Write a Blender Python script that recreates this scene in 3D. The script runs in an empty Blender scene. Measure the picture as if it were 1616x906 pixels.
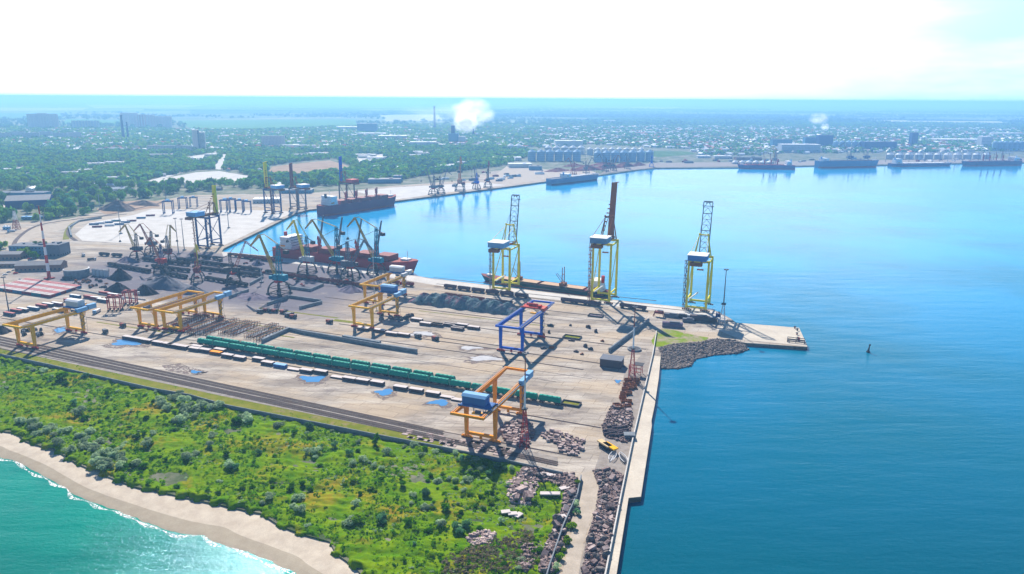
import bpy, math, random
import numpy as np
from mathutils import Vector, Matrix
R = math.radians
rnd = random.Random(7)
S = bpy.context.scene
C = S.collection
H, FPX, TH, ROLL = 175.0, 1173.0, R(14.2), math.atan(10/1616)
SUN_AZ, SUN_EL = R(-12.5), R(38)
# ------------------------------------------------------------------ camera
cd = bpy.data.cameras.new('camera'); cam = bpy.data.objects.new('camera', cd); C.objects.link(cam)
cd.sensor_width = 36; cd.lens = 36*FPX/1616; cd.clip_start = 1; cd.clip_end = 400000
fw = Vector((0, math.cos(TH), -math.sin(TH))); U0 = Vector((0, math.sin(TH), math.cos(TH))); X0 = Vector((1, 0, 0))
rt = X0*math.cos(ROLL) + U0*math.sin(ROLL); up = U0*math.cos(ROLL) - X0*math.sin(ROLL)
# the horizon drops to the right
rt = X0*math.cos(ROLL) + U0*math.sin(ROLL)
m = Matrix.Identity(4)
for i in range(3): m[i][0], m[i][1], m[i][2] = rt[i], up[i], -fw[i]
m[2][3] = H
cam.matrix_world = m
S.camera = cam
# ------------------------------------------------------------------ sky, sun, exposure
W = bpy.data.worlds.new('World'); S.world = W; W.use_nodes = True
wn, wl = W.node_tree.nodes, W.node_tree.links
bg = wn['Background']; sky = wn.new('ShaderNodeTexSky'); sky.sky_type = 'NISHITA'; sky.sun_disc = False
sky.sun_elevation = SUN_EL; sky.sun_rotation = SUN_AZ; sky.altitude = 100; sky.air_density = 1.0; sky.dust_density = .3; sky.ozone_density = 5
tcw = wn.new('ShaderNodeTexCoord'); mpw = wn.new('ShaderNodeMapping'); mpw.inputs['Scale'].default_value = (1.0, 1.0, 5.0)
nzw = wn.new('ShaderNodeTexNoise'); nzw.inputs['Scale'].default_value = 2.3; nzw.inputs['Detail'].default_value = 9; nzw.inputs['Roughness'].default_value = .55
crw = wn.new('ShaderNodeValToRGB'); crw.color_ramp.elements[0].position = .46; crw.color_ramp.elements[1].position = .68
mxw = wn.new('ShaderNodeMix'); mxw.data_type = 'RGBA'
wl.new(tcw.outputs['Generated'], mpw.inputs['Vector']); wl.new(mpw.outputs[0], nzw.inputs['Vector'])
wl.new(nzw.outputs['Fac'], crw.inputs['Fac'])
mulw = wn.new('ShaderNodeMath'); mulw.operation = 'MULTIPLY'; mulw.inputs[1].default_value = .8
clm = wn.new('ShaderNodeMath'); clm.operation = 'MULTIPLY'; wl.new(crw.outputs['Color'], mulw.inputs[0]); wl.new(mulw.outputs[0], clm.inputs[0]); wl.new(clm.outputs[0], mxw.inputs['Factor'])
mxw.inputs['B'].default_value = (16.5, 17.5, 18, 1)
# bright veil of thin cloud low in the sky, widest below the sun
nmw = wn.new('ShaderNodeVectorMath'); nmw.operation = 'DOT_PRODUCT'; wl.new(tcw.outputs['Generated'], nmw.inputs[0])
nmw.inputs[1].default_value = (math.sin(SUN_AZ)*math.cos(SUN_EL), math.cos(SUN_AZ)*math.cos(SUN_EL), math.sin(SUN_EL))
def mrw(src, a, b, c=0, d=1):
    r = wn.new('ShaderNodeMapRange'); r.interpolation_type = 'SMOOTHSTEP'
    for k, v in zip(('From Min', 'From Max', 'To Min', 'To Max'), (a, b, c, d)): r.inputs[k].default_value = v
    wl.new(src, r.inputs['Value']); return r.outputs[0]
sxw = wn.new('ShaderNodeSeparateXYZ'); wl.new(tcw.outputs['Generated'], sxw.inputs[0])
wl.new(mrw(sxw.outputs['Z'], .12, .3, 1, 0), clm.inputs[1])
vfw = wn.new('ShaderNodeMath'); vfw.operation = 'MULTIPLY'; wl.new(mrw(nmw.outputs['Value'], .6, .76, .0, 1), vfw.inputs[0]); wl.new(mrw(sxw.outputs['Z'], .18, .32, 1, 0), vfw.inputs[1])
mx2 = wn.new('ShaderNodeMix'); mx2.data_type = 'RGBA'; wl.new(vfw.outputs[0], mx2.inputs['Factor']); wl.new(mxw.outputs['Result'], mx2.inputs['A']); mx2.inputs['B'].default_value = (16, 17.6, 18.4, 1)
# the far sky stays pale and bluish right down to the horizon
mx3 = wn.new('ShaderNodeMix'); mx3.data_type = 'RGBA'; wl.new(mrw(sxw.outputs['Z'], .1, .3, .95, 0), mx3.inputs['Factor']); skt = wn.new('ShaderNodeMix'); skt.data_type = 'RGBA'; skt.blend_type = 'MULTIPLY'; skt.inputs['Factor'].default_value = 1
wl.new(sky.outputs['Color'], skt.inputs['A']); skt.inputs['B'].default_value = (.45, .9, 1.2, 1); wl.new(skt.outputs['Result'], mx3.inputs['A']); mx3.inputs['B'].default_value = (7.9, 12.6, 14.4, 1)
wl.new(mx3.outputs['Result'], mxw.inputs['A'])
wl.new(mx2.outputs['Result'], bg.inputs['Color']); bg.inputs['Strength'].default_value = .05
sl = bpy.data.lights.new('sun', 'SUN'); so = bpy.data.objects.new('sun', sl); C.objects.link(so)
sl.energy = 5; sl.angle = R(.53); sl.color = (1, .91, .8)
sd = Vector((math.sin(SUN_AZ)*math.cos(SUN_EL), math.cos(SUN_AZ)*math.cos(SUN_EL), math.sin(SUN_EL)))
so.rotation_euler = (-sd).to_track_quat('-Z', 'Y').to_euler(); so.location = (0, 0, 400)
S.view_settings.view_transform = 'Standard'; S.view_settings.look = 'None'; S.view_settings.exposure = .9; S.view_settings.gamma = 1
S.cycles.max_bounces = 6; S.cycles.volume_bounces = 3; S.cycles.transparent_max_bounces = 8

# ------------------------------------------------------------------ geometry helpers
def G(px, py, z=0.0):
    """a pixel of the 1616x906 photograph -> the point of the plane at height z it shows"""
    u, v = px-808, 453-py; c, s = math.cos(ROLL), math.sin(ROLL)
    a, b = u*c - v*s, u*s + v*c
    d = Vector((a, FPX*math.cos(TH)+b*math.sin(TH), -FPX*math.sin(TH)+b*math.cos(TH)))
    t = (z-H)/d.z
    return Vector((d.x*t, d.y*t, z))
def Pv(p):
    z = p[2]-H; yc = p[1]*math.cos(TH)-z*math.sin(TH); vc = p[1]*math.sin(TH)+z*math.cos(TH)
    a, b = FPX*p[0]/yc, FPX*vc/yc; c, s = math.cos(ROLL), math.sin(ROLL)
    return 808+a*c+b*s, 453-(-a*s+b*c)
def hgt(px, py, ty, z=0.0):
    b = G(px, py, z); lo, hi = 0, 400
    for _ in range(40):
        k = (lo+hi)/2
        if Pv((b.x, b.y, z+k))[1] > ty: lo = k
        else: hi = k
    return lo
def mpp(p): return math.hypot(p[1], H)/FPX          # metres per photo pixel
YA = R(-21.9); E1 = Vector((math.cos(YA), math.sin(YA), 0)); E2 = Vector((-math.sin(YA), math.cos(YA), 0))
def yard(a, b, z=0): return E1*a + E2*b + Vector((0, 0, z))
def toyard(p): return (p.x*E1.x+p.y*E1.y, p.x*E2.x+p.y*E2.y)
def inpoly(x, y, poly):
    n = len(poly); r = False; j = n-1
    for i in range(n):
        xi, yi = poly[i][0], poly[i][1]; xj, yj = poly[j][0], poly[j][1]
        if (yi > y) != (yj > y) and x < (xj-xi)*(y-yi)/(yj-yi)+xi: r = not r
        j = i
    return r
def inpoly_np(X, Y, poly):
    r = np.zeros(X.shape, bool); n = len(poly); j = n-1
    for i in range(n):
        xi, yi, xj, yj = poly[i][0], poly[i][1], poly[j][0], poly[j][1]
        if yi != yj: r ^= ((yi > Y) != (yj > Y)) & (X < (xj-xi)*(Y-yi)/(yj-yi)+xi)
        j = i
    return r
def wp(pts, z=0.0): return [G(x, y, z) for x, y in pts]
def crop(ox, oy, s): return lambda pts: [(ox+p[0]/s, oy+p[1]/s)+tuple(p[2:]) for p in pts]

# ------------------------------------------------------------------ materials
MATS = {}
def nt(name):
    mt = bpy.data.materials.new(name); mt.use_nodes = True; n, l = mt.node_tree.nodes, mt.node_tree.links
    return mt, n, l, n['Principled BSDF']
def mixc(n, l, fac, a, b, mode='MIX'):
    x = n.new('ShaderNodeMix'); x.data_type = 'RGBA'; x.blend_type = mode
    for k, v in (('Factor', fac), ('A', a), ('B', b)):
        if isinstance(v, (int, float)): x.inputs[k].default_value = v
        elif isinstance(v, (tuple, list)): x.inputs[k].default_value = tuple(v)[:3]+(1,)
        else: l.new(v, x.inputs[k])
    return x.outputs['Result']
def noise(n, l, vec, scale, detail=5, rough=.55, sc=(1, 1, 1), rot=0, loc=(0, 0, 0)):
    mp = n.new('ShaderNodeMapping'); mp.inputs['Scale'].default_value = sc; mp.inputs['Rotation'].default_value = (0, 0, rot); mp.inputs['Location'].default_value = loc
    l.new(vec, mp.inputs['Vector']); t = n.new('ShaderNodeTexNoise')
    t.inputs['Scale'].default_value = scale; t.inputs['Detail'].default_value = detail; t.inputs['Roughness'].default_value = rough
    l.new(mp.outputs[0], t.inputs['Vector']); return t.outputs['Fac']
def ramp(n, l, fac, a, b, ca=(0, 0, 0), cb=(1, 1, 1)):
    r = n.new('ShaderNodeValToRGB'); e = r.color_ramp.elements
    e[0].position = a; e[1].position = b; e[0].color = tuple(ca)+(1,); e[1].color = tuple(cb)+(1,)
    l.new(fac, r.inputs['Fac']); return r.outputs['Color']
def geo(n): return n.new('ShaderNodeNewGeometry').outputs['Position']
def paint(name, col, rough=.55, dirt=(.12, .08, .06), amt=.35, scale=.35, metal=0.0, obj=True):
    if name in MATS: return MATS[name]
    mt, n, l, b = nt(name)
    v = n.new('ShaderNodeTexCoord').outputs['Object'] if obj else geo(n)
    f = ramp(n, l, noise(n, l, v, scale, 7, .7), .45, .72)
    mu = n.new('ShaderNodeMath'); mu.operation = 'MULTIPLY'; mu.inputs[1].default_value = amt; l.new(f, mu.inputs[0])
    c1 = mixc(n, l, mu.outputs[0], col, dirt)
    f2 = noise(n, l, v, scale*9, 3)
    k = [min(1, c*1.25) for c in col]; 
    c2 = mixc(n, l, ramp(n, l, f2, .3, .75, (0, 0, 0), (.5, .5, .5)), c1, [c*.72 for c in col])
    l.new(c2, b.inputs['Base Color']); b.inputs['Roughness'].default_value = max(rough, .6) if rough > .2 else rough; b.inputs['IOR'].default_value = 1.12 if rough > .2 else 1.45; b.inputs['Metallic'].default_value = metal
    MATS[name] = mt; return mt
def leafmat(name, a, b_, trans=.4):
    mt, n, l, b = nt(name)
    oi = n.new('ShaderNodeObjectInfo').outputs['Random']; v = geo(n)
    f = noise(n, l, v, .35, 4); c = mixc(n, l, ramp(n, l, f, .3, .7), a, b_)
    hs = n.new('ShaderNodeHueSaturation'); l.new(c, hs.inputs['Color'])
    mr = n.new('ShaderNodeMapRange'); mr.inputs['To Min'].default_value = .65; mr.inputs['To Max'].default_value = 1.35; l.new(oi, mr.inputs['Value']); l.new(mr.outputs[0], hs.inputs['Value'])
    d = n.new('ShaderNodeBsdfDiffuse'); t = n.new('ShaderNodeBsdfTranslucent'); mx = n.new('ShaderNodeMixShader'); mx.inputs[0].default_value = trans
    l.new(hs.outputs[0], d.inputs['Color']); l.new(hs.outputs[0], t.inputs['Color']); l.new(d.outputs[0], mx.inputs[1]); l.new(t.outputs[0], mx.inputs[2])
    l.new(mx.outputs[0], n['Material Output'].inputs['Surface']); return mt

# ------------------------------------------------------------------ mesh builder
class MB:
    def __init__(s): s.v = []; s.f = []; s.m = []
    def add(s, vs, fs, mi=0):
        k = len(s.v); s.v += [tuple(p) for p in vs]; s.f += [tuple(i+k for i in f) for f in fs]; s.m += [mi]*len(fs); return s
    BF = [(0, 3, 2, 1), (4, 5, 6, 7), (0, 1, 5, 4), (1, 2, 6, 5), (2, 3, 7, 6), (3, 0, 4, 7)]
    def box(s, c, d, rz=0, mi=0, rx=0, ry=0, top=None):
        hx, hy, hz = d[0]/2, d[1]/2, d[2]/2; tx, ty = top or (1, 1)
        P = [(-hx, -hy, -hz), (hx, -hy, -hz), (hx, hy, -hz), (-hx, hy, -hz), (-hx*tx, -hy*ty, hz), (hx*tx, -hy*ty, hz), (hx*tx, hy*ty, hz), (-hx*tx, hy*ty, hz)]
        if rz or rx or ry:
            M = Matrix.Rotation(rz, 3, 'Z') @ Matrix.Rotation(ry, 3, 'Y') @ Matrix.Rotation(rx, 3, 'X'); P = [M @ Vector(p) for p in P]
        return s.add([(p[0]+c[0], p[1]+c[1], p[2]+c[2]) for p in P], s.BF, mi)
    def bar(s, p, q, w, h=None, mi=0, w2=None, h2=None):
        p, q = Vector(p), Vector(q); h = h or w; w2 = w2 or w; h2 = h2 or h; d = (q-p)
        if d.length < 1e-6: return s
        d.normalize(); r = Vector((0, 0, 1)) if abs(d.z) < .95 else Vector((0, 1, 0)); a = d.cross(r).normalized(); b = a.cross(d).normalized()
        P = [p-a*w/2-b*h/2, p+a*w/2-b*h/2, p+a*w/2+b*h/2, p-a*w/2+b*h/2, q-a*w2/2-b*h2/2, q+a*w2/2-b*h2/2, q+a*w2/2+b*h2/2, q-a*w2/2+b*h2/2]
        return s.add(P, s.BF, mi)
    def cyl(s, p, q, r, n=10, r2=None, mi=0):
        p, q = Vector(p), Vector(q); r2 = r if r2 is None else r2; d = (q-p).normalized()
        k = Vector((0, 0, 1)) if abs(d.z) < .95 else Vector((0, 1, 0)); a = d.cross(k).normalized(); b = d.cross(a).normalized()
        V = [p+(a*math.cos(t)+b*math.sin(t))*r for t in (2*math.pi*i/n for i in range(n))]+[q+(a*math.cos(t)+b*math.sin(t))*r2 for t in (2*math.pi*i/n for i in range(n))]
        return s.add(V, [(i, (i+1) % n, n+(i+1) % n, n+i) for i in range(n)]+[tuple(range(n-1, -1, -1)), tuple(range(n, 2*n))], mi)
    def prism(s, poly, z0, z1, mi=0, sc=1.0):
        n = len(poly); cx = sum(p[0] for p in poly)/n; cy = sum(p[1] for p in poly)/n
        V = [(p[0], p[1], z0) for p in poly]+[(cx+(p[0]-cx)*sc, cy+(p[1]-cy)*sc, z1) for p in poly]
        return s.add(V, [(i, (i+1) % n, n+(i+1) % n, n+i) for i in range(n)]+[tuple(range(n-1, -1, -1)), tuple(range(n, 2*n))], mi)
    def lattice(s, p, q, w, h, n, t=.5, w2=None, h2=None, mi=0):
        p, q = Vector(p), Vector(q); w2 = w if w2 is None else w2; h2 = h if h2 is None else h2
        d = (q-p).normalized(); k = Vector((1, 0, 0)) if abs(d.x) < .8 else Vector((0, 1, 0)); b = d.cross(k).normalized(); a = b.cross(d).normalized()
        cs = [(1, 1), (1, -1), (-1, -1), (-1, 1)]; pr = None
        def pts(f): return [p+(q-p)*f + a*cx*(w+(w2-w)*f)/2 + b*cy*(h+(h2-h)*f)/2 for cx, cy in cs]
        A, B = pts(0), pts(1)
        for i in range(4): s.bar(A[i], B[i], t, mi=mi)
        for i in range(n+1):
            c = pts(i/n)
            for j in range(4): s.bar(c[j], c[(j+1) % 4], t*.6, mi=mi)
            if pr:
                for j in range(4): s.bar(pr[j], c[(j+1) % 4] if i % 2 else c[j], t*.5, mi=mi) if i % 2 else s.bar(pr[(j+1) % 4], c[j], t*.5, mi=mi)
            pr = c
        return s
    def gable(s, L_, D, h, rh, mi=0, mr=1, ov=.4):
        s.box((0, 0, h/2), (L_, D, h), mi=mi)
        a, b = L_/2, D/2
        s.add([(-a, -b, h), (-a, b, h), (-a, 0, h+rh), (a, -b, h), (a, b, h), (a, 0, h+rh)], [(0, 2, 1), (3, 4, 5)], mi)
        a += ov; b2 = b+ov; t = .18; z = h-ov*rh/b+.05
        for sg in (-1, 1):
            P = [(-a, sg*b2, z), (a, sg*b2, z), (a, 0, h+rh+.05), (-a, 0, h+rh+.05)]
            s.add(P+[(x, y, zz+t) for x, y, zz in P], s.BF, mr)
        return s
    def build(s, name, mats, parent=None, loc=None, rz=0, smooth=False):
        me = bpy.data.meshes.new(name); me.from_pydata(s.v, [], s.f)
        mats = mats if isinstance(mats, (list, tuple)) else [mats]
        for x in mats: me.materials.append(x)
        if len(mats) > 1: me.polygons.foreach_set('material_index', s.m)
        if smooth: me.polygons.foreach_set('use_smooth', [True]*len(me.polygons))
        me.update(); o = bpy.data.objects.new(name, me); C.objects.link(o)
        if parent: o.parent = parent
        if loc is not None: o.location = loc
        if rz: o.rotation_euler.z = rz
        return o
def tag(o, label=None, cat=None, group=None, kind=None):
    if label: o['label'] = label
    if cat: o['category'] = cat
    if group: o['group'] = group
    if kind: o['kind'] = kind
    return o
def thing(name, label, cat, loc=(0, 0, 0), rz=0, group=None):
    o = bpy.data.objects.new(name, None); o.empty_display_size = 1; C.objects.link(o); o.location = loc; o.rotation_euler.z = rz
    return tag(o, label, cat, group)
KIDS = {}
def kids(o): return [c for c in KIDS[o.name]] if o.name in KIDS else []
def copy_tree(o, parent=None, tree=None):
    c = o.copy(); C.objects.link(c)
    if parent: c.parent = parent
    for ch in list(o.children): copy_tree(ch, c)
    return c
def dup(o, loc, rz, label, group=None, sc=None, cat=None):
    c = copy_tree(o); c.location = loc; c.rotation_euler = (0, 0, rz); c['label'] = label
    if group: c['group'] = group
    if cat: c['category'] = cat
    if sc is not None: c.scale = sc if isinstance(sc, (tuple, list)) else (sc, sc, sc)
    return c
ORD = 'first second third fourth fifth sixth seventh eighth ninth tenth eleventh twelfth thirteenth fourteenth fifteenth sixteenth seventeenth eighteenth nineteenth'.split()
for t_, u_ in (('twenty', 'twentieth'), ('thirty', 'thirtieth'), ('forty', 'fortieth'), ('fifty', 'fiftieth')): ORD += [u_]+[t_+'-'+q for q in ORD[:9]]
def sheet(name, poly, z, mat, kind='structure', skirt=None):
    """a flat sheet over a (possibly concave) outline, with a vertical skirt where it has an edge"""
    from mathutils.geometry import tessellate_polygon
    P = [Vector((p[0], p[1], 0)) for p in poly]; tri = tessellate_polygon([P])
    V = [(p.x, p.y, z) for p in P]; F = [tuple(t) for t in tri]
    # face up
    FF = []
    for a, b, c in F:
        cr = (P[b]-P[a]).cross(P[c]-P[a]).z
        FF.append((a, b, c) if cr > 0 else (a, c, b))
    n = len(P)
    if skirt is not None:
        V += [(p.x, p.y, skirt) for p in P]; area = sum(P[i].x*P[(i+1) % n].y-P[(i+1) % n].x*P[i].y for i in range(n))
        for i in range(n):
            j = (i+1) % n; FF.append((i, n+i, n+j, j) if area > 0 else (i, j, n+j, n+i))
    mb = MB(); mb.v = V; mb.f = FF; mb.m = [0]*len(FF)
    return tag(mb.build(name, mat), kind=kind)
def strip(name, line, w, z, mat, h=0.0, kind='structure'):
    """a ribbon of width w along a polyline"""
    mb = MB(); n = len(line); L1, L2 = [], []
    for i, p in enumerate(line):
        a = line[max(0, i-1)]; b = line[min(n-1, i+1)]; d = (Vector((b[0]-a[0], b[1]-a[1], 0))).normalized(); nn = Vector((-d.y, d.x, 0))
        ww = w[i] if isinstance(w, (list, tuple)) else w
        L1.append(Vector((p[0], p[1], z))+nn*ww/2); L2.append(Vector((p[0], p[1], z))-nn*ww/2)
    if h == 0: mb.add(L1+L2, [(i, n+i, n+i+1, i+1) for i in range(n-1)])
    else:
        up_ = Vector((0, 0, h)); mb.add(L1+L2+[p+up_ for p in L1]+[p+up_ for p in L2], [(2*n+i, 3*n+i, 3*n+i+1, 2*n+i+1) for i in range(n-1)]+[(i, 2*n+i, 2*n+i+1, i+1) for i in range(n-1)]+[(n+i, n+i+1, 3*n+i+1, 3*n+i) for i in range(n-1)]+[(0, n, 3*n, 2*n), (n-1, 3*n-1, 4*n-1, 2*n-1)])
    return tag(mb.build(name, mat), kind=kind)
def smooth_line(pts, k=6):
    out = []; n = len(pts)
    for i in range(n-1):
        p0, p1, p2, p3 = pts[max(0, i-1)], pts[i], pts[i+1], pts[min(n-1, i+2)]
        for j in range(k):
            t = j/k; out.append(Vector([.5*((2*p1[a])+(-p0[a]+p2[a])*t+(2*p0[a]-5*p1[a]+4*p2[a]-p3[a])*t*t+(-p0[a]+3*p1[a]-3*p2[a]+p3[a])*t**3) for a in range(3)]))
    out.append(Vector(pts[-1])); return out
# ------------------------------------------------------------------ ground materials
def mat_land():
    mt, n, l, b = nt('fields_and_soil'); v = geo(n)
    mp = n.new('ShaderNodeMapping'); mp.inputs['Rotation'].default_value = (0, 0, .22); l.new(v, mp.inputs['Vector'])
    br = n.new('ShaderNodeTexBrick'); br.inputs['Scale'].default_value = 1; br.inputs['Brick Width'].default_value = 1500; br.inputs['Row Height'].default_value = 620
    br.inputs['Mortar Size'].default_value = 14; br.inputs['Bias'].default_value = 0; br.inputs['Color1'].default_value = (.055, .14, .04, 1); br.inputs['Color2'].default_value = (.26, .27, .13, 1); br.inputs['Mortar'].default_value = (.02, .05, .025, 1)
    l.new(mp.outputs[0], br.inputs['Vector'])
    big = ramp(n, l, noise(n, l, v, .0009, 4, .6), .42, .6)
    c = mixc(n, l, big, br.outputs['Color'], (.045, .11, .035))
    town = ramp(n, l, noise(n, l, v, .03, 6, .7), .4, .62, (.05, .08, .03), (.21, .2, .15))
    sx = n.new('ShaderNodeSeparateXYZ'); l.new(v, sx.inputs[0])
    mr = n.new('ShaderNodeMapRange'); mr.inputs['From Min'].default_value = 4200; mr.inputs['From Max'].default_value = 5600; l.new(sx.outputs['Y'], mr.inputs['Value'])
    l.new(mixc(n, l, mr.outputs[0], town, c), b.inputs['Base Color']); b.inputs['Roughness'].default_value = .95; b.inputs['Specular IOR Level'].default_value = .1
    return mt
def mat_yard():
    mt, n, l, b = nt('worn_concrete'); v = geo(n)
    big = noise(n, l, v, .018, 6, .6, (1, 3.2, 1), -YA)
    c = mixc(n, l, ramp(n, l, big, .38, .64), (.34, .295, .24), (.6, .55, .475))
    st = noise(n, l, v, .05, 6, .7, (.35, 5, 1), -YA); c = mixc(n, l, ramp(n, l, st, .47, .68, (0, 0, 0), (.8, .8, .8)), c, (.19, .155, .135))
    sp = noise(n, l, v, .045, 8, .75, (1, 1.6, 1), -YA, (40, 9, 0)); c = mixc(n, l, ramp(n, l, sp, .52, .66, (0, 0, 0), (.75, .75, .75)), c, (.17, .145, .14))
    wh = noise(n, l, v, .03, 6, .7, (.6, 2.5, 1), -YA, (-70, 33, 0)); c = mixc(n, l, ramp(n, l, wh, .6, .74, (0, 0, 0), (.7, .7, .7)), c, (.6, .57, .52))
    tn = noise(n, l, v, .013, 5, .6, (.8, 2.4, 1), -YA, (11, -60, 0)); c = mixc(n, l, ramp(n, l, tn, .47, .6, (0, 0, 0), (.75, .75, .75)), c, (.5, .4, .28))
    fi = noise(n, l, v, .8, 4, .7); c = mixc(n, l, ramp(n, l, fi, .3, .75, (0, 0, 0), (.4, .4, .4)), c, (.16, .14, .13))
    mp = n.new('ShaderNodeMapping'); mp.inputs['Rotation'].default_value = (0, 0, -YA); l.new(v, mp.inputs['Vector'])
    br = n.new('ShaderNodeTexBrick'); br.inputs['Scale'].default_value = 1; br.inputs['Brick Width'].default_value = 18; br.inputs['Row Height'].default_value = 7
    br.inputs['Mortar Size'].default_value = .22; br.inputs['Mortar Smooth'].default_value = .4; br.inputs['Color1'].default_value = (1, 1, 1, 1); br.inputs['Color2'].default_value = (.86, .86, .88, 1); br.inputs['Mortar'].default_value = (.62, .6, .6, 1)
    l.new(mp.outputs[0], br.inputs['Vector']); c = mixc(n, l, 1.0, c, br.outputs['Color'], 'MULTIPLY')
    # coal and ore dust over the bulk terminal
    sx = n.new('ShaderNodeSeparateXYZ'); l.new(mp.outputs[0], sx.inputs[0])
    def band(o, a, b_, c_, d):
        r1 = n.new('ShaderNodeMapRange'); r1.inputs['From Min'].default_value = a; r1.inputs['From Max'].default_value = b_; l.new(sx.outputs[o], r1.inputs['Value'])
        r2 = n.new('ShaderNodeMapRange'); r2.inputs['From Min'].default_value = c_; r2.inputs['From Max'].default_value = d; r2.inputs['To Min'].default_value = 1; r2.inputs['To Max'].default_value = 0; l.new(sx.outputs[o], r2.inputs['Value'])
        k = n.new('ShaderNodeMath'); k.operation = 'MULTIPLY'; l.new(r1.outputs[0], k.inputs[0]); l.new(r2.outputs[0], k.inputs[1]); return k.outputs[0]
    a, d = band('X', -760, -680, -400, -330), band('Y', 465, 495, 640, 662)
    k = n.new('ShaderNodeMath'); k.operation = 'MULTIPLY'; l.new(a, k.inputs[0]); l.new(d, k.inputs[1])
    k2 = n.new('ShaderNodeMath'); k2.operation = 'MULTIPLY'; l.new(k.outputs[0], k2.inputs[0]); l.new(ramp(n, l, noise(n, l, v, .03, 6, .7), .2, .46), k2.inputs[1])
    c = mixc(n, l, k2.outputs[0], c, (.15, .14, .165))
    l.new(c, b.inputs['Base Color']); b.inputs['Roughness'].default_value = .9; b.inputs['IOR'].default_value = 1.08; return mt
def ground(name, a, b_, scale=.1, rough=.95, c3=None, th=(.56, .68)):
    mt, n, l, b = nt(name); v = geo(n)
    c = mixc(n, l, ramp(n, l, noise(n, l, v, scale, 7, .65), .35, .65), a, b_)
    c = mixc(n, l, ramp(n, l, noise(n, l, v, scale*11, 4, .7), .3, .8, (0, 0, 0), (.45, .45, .45)), c, [x*.5 for x in a])
    if c3: c = mixc(n, l, ramp(n, l, noise(n, l, v, scale*.35, 6, .7, loc=(31, 7, 0)), *th), c, c3)
    l.new(c, b.inputs['Base Color']); b.inputs['Roughness'].default_value = rough; b.inputs['IOR'].default_value = 1.06; return mt
def mat_sea():
    mt, n, l, b = nt('sea_water'); v = geo(n)
    sx = n.new('ShaderNodeSeparateXYZ'); l.new(v, sx.inputs[0])
    # sandy shallows off the beach: signed distance from the beach line
    A, B = G(0, 722), G(467, 906); d = (B-A).normalized(); nn = Vector((-d.y, d.x, 0)) if Vector((-d.y, d.x, 0)).dot(Vector((0, -1, 0))) > 0 else Vector((d.y, -d.x, 0))
    dt = n.new('ShaderNodeVectorMath'); dt.operation = 'DOT_PRODUCT'; l.new(v, dt.inputs[0]); dt.inputs[1].default_value = nn
    mr = n.new('ShaderNodeMapRange'); mr.inputs['From Min'].default_value = nn.dot(A)-6; mr.inputs['From Max'].default_value = nn.dot(A)+75; l.new(dt.outputs['Value'], mr.inputs['Value'])
    sh = mixc(n, l, ramp(n, l, mr.outputs[0], .0, 1.0), (.0, .23, .16), (.0, .115, .088))
    patch = noise(n, l, v, .02, 5, .6); sh = mixc(n, l, ramp(n, l, patch, .45, .7, (0, 0, 0), (.5, .5, .5)), sh, (.0, .08, .075))
    # open harbour: greener towards the quay, bluer out in the bay
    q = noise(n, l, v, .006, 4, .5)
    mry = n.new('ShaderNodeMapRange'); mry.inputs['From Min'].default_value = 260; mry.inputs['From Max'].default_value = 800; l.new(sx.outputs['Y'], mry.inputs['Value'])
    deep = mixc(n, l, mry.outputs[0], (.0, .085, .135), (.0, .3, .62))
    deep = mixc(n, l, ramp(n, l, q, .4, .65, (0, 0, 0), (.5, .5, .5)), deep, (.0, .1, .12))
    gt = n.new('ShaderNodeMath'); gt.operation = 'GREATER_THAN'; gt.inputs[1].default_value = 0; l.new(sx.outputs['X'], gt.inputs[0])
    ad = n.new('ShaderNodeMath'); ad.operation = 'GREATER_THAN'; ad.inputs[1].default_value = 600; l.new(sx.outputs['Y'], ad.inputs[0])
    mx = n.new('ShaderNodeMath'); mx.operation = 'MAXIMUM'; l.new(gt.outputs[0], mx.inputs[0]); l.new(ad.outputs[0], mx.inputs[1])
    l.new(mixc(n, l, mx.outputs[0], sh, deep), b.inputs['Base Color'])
    rg = n.new('ShaderNodeMapRange'); rg.inputs['To Min'].default_value = .1; rg.inputs['To Max'].default_value = .09; l.new(mx.outputs[0], rg.inputs['Value']); l.new(rg.outputs[0], b.inputs['Roughness']); b.inputs['IOR'].default_value = 1.3; b.inputs['Specular Tint'].default_value = (.0, .5, 1, 1)
    w1 = noise(n, l, v, .55, 7, .72, (.55, 1, 1), .18); w1b = noise(n, l, v, .55, 3, .75, (.7, 1, 1), .3); w2 = noise(n, l, v, .06, 4, .55, (.35, 1.5, 1), -.1)
    ad2 = n.new('ShaderNodeMath'); ad2.operation = 'MULTIPLY_ADD'; l.new(w2, ad2.inputs[0]); ad2.inputs[1].default_value = 3.2; a3 = n.new('ShaderNodeMath'); a3.operation = 'MULTIPLY_ADD'; l.new(w1b, a3.inputs[0]); sx3 = n.new('ShaderNodeMapRange'); sx3.inputs['From Min'].default_value = -40; sx3.inputs['From Max'].default_value = 0; sx3.inputs['To Min'].default_value = .6; sx3.inputs['To Max'].default_value = .25; l.new(sx.outputs['X'], sx3.inputs['Value']); l.new(sx3.outputs[0], a3.inputs[1]); l.new(w1, a3.inputs[2]); l.new(a3.outputs[0], ad2.inputs[2])
    bp = n.new('ShaderNodeBump'); bp.inputs['Distance'].default_value = .6; l.new(ad2.outputs[0], bp.inputs['Height'])
    # ripples die down far away and in the sheltered basin
    fr = n.new('ShaderNodeMapRange'); fr.inputs['From Min'].default_value = 300; fr.inputs['From Max'].default_value = 1300; fr.inputs['To Min'].default_value = .27; fr.inputs['To Max'].default_value = .07; l.new(sx.outputs['Y'], fr.inputs['Value'])
    fs_ = n.new('ShaderNodeMath'); fs_.operation = 'MULTIPLY_ADD'; l.new(mx.outputs[0], fs_.inputs[0]); fs_.inputs[1].default_value = -.36; fs_.inputs[2].default_value = .36
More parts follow.
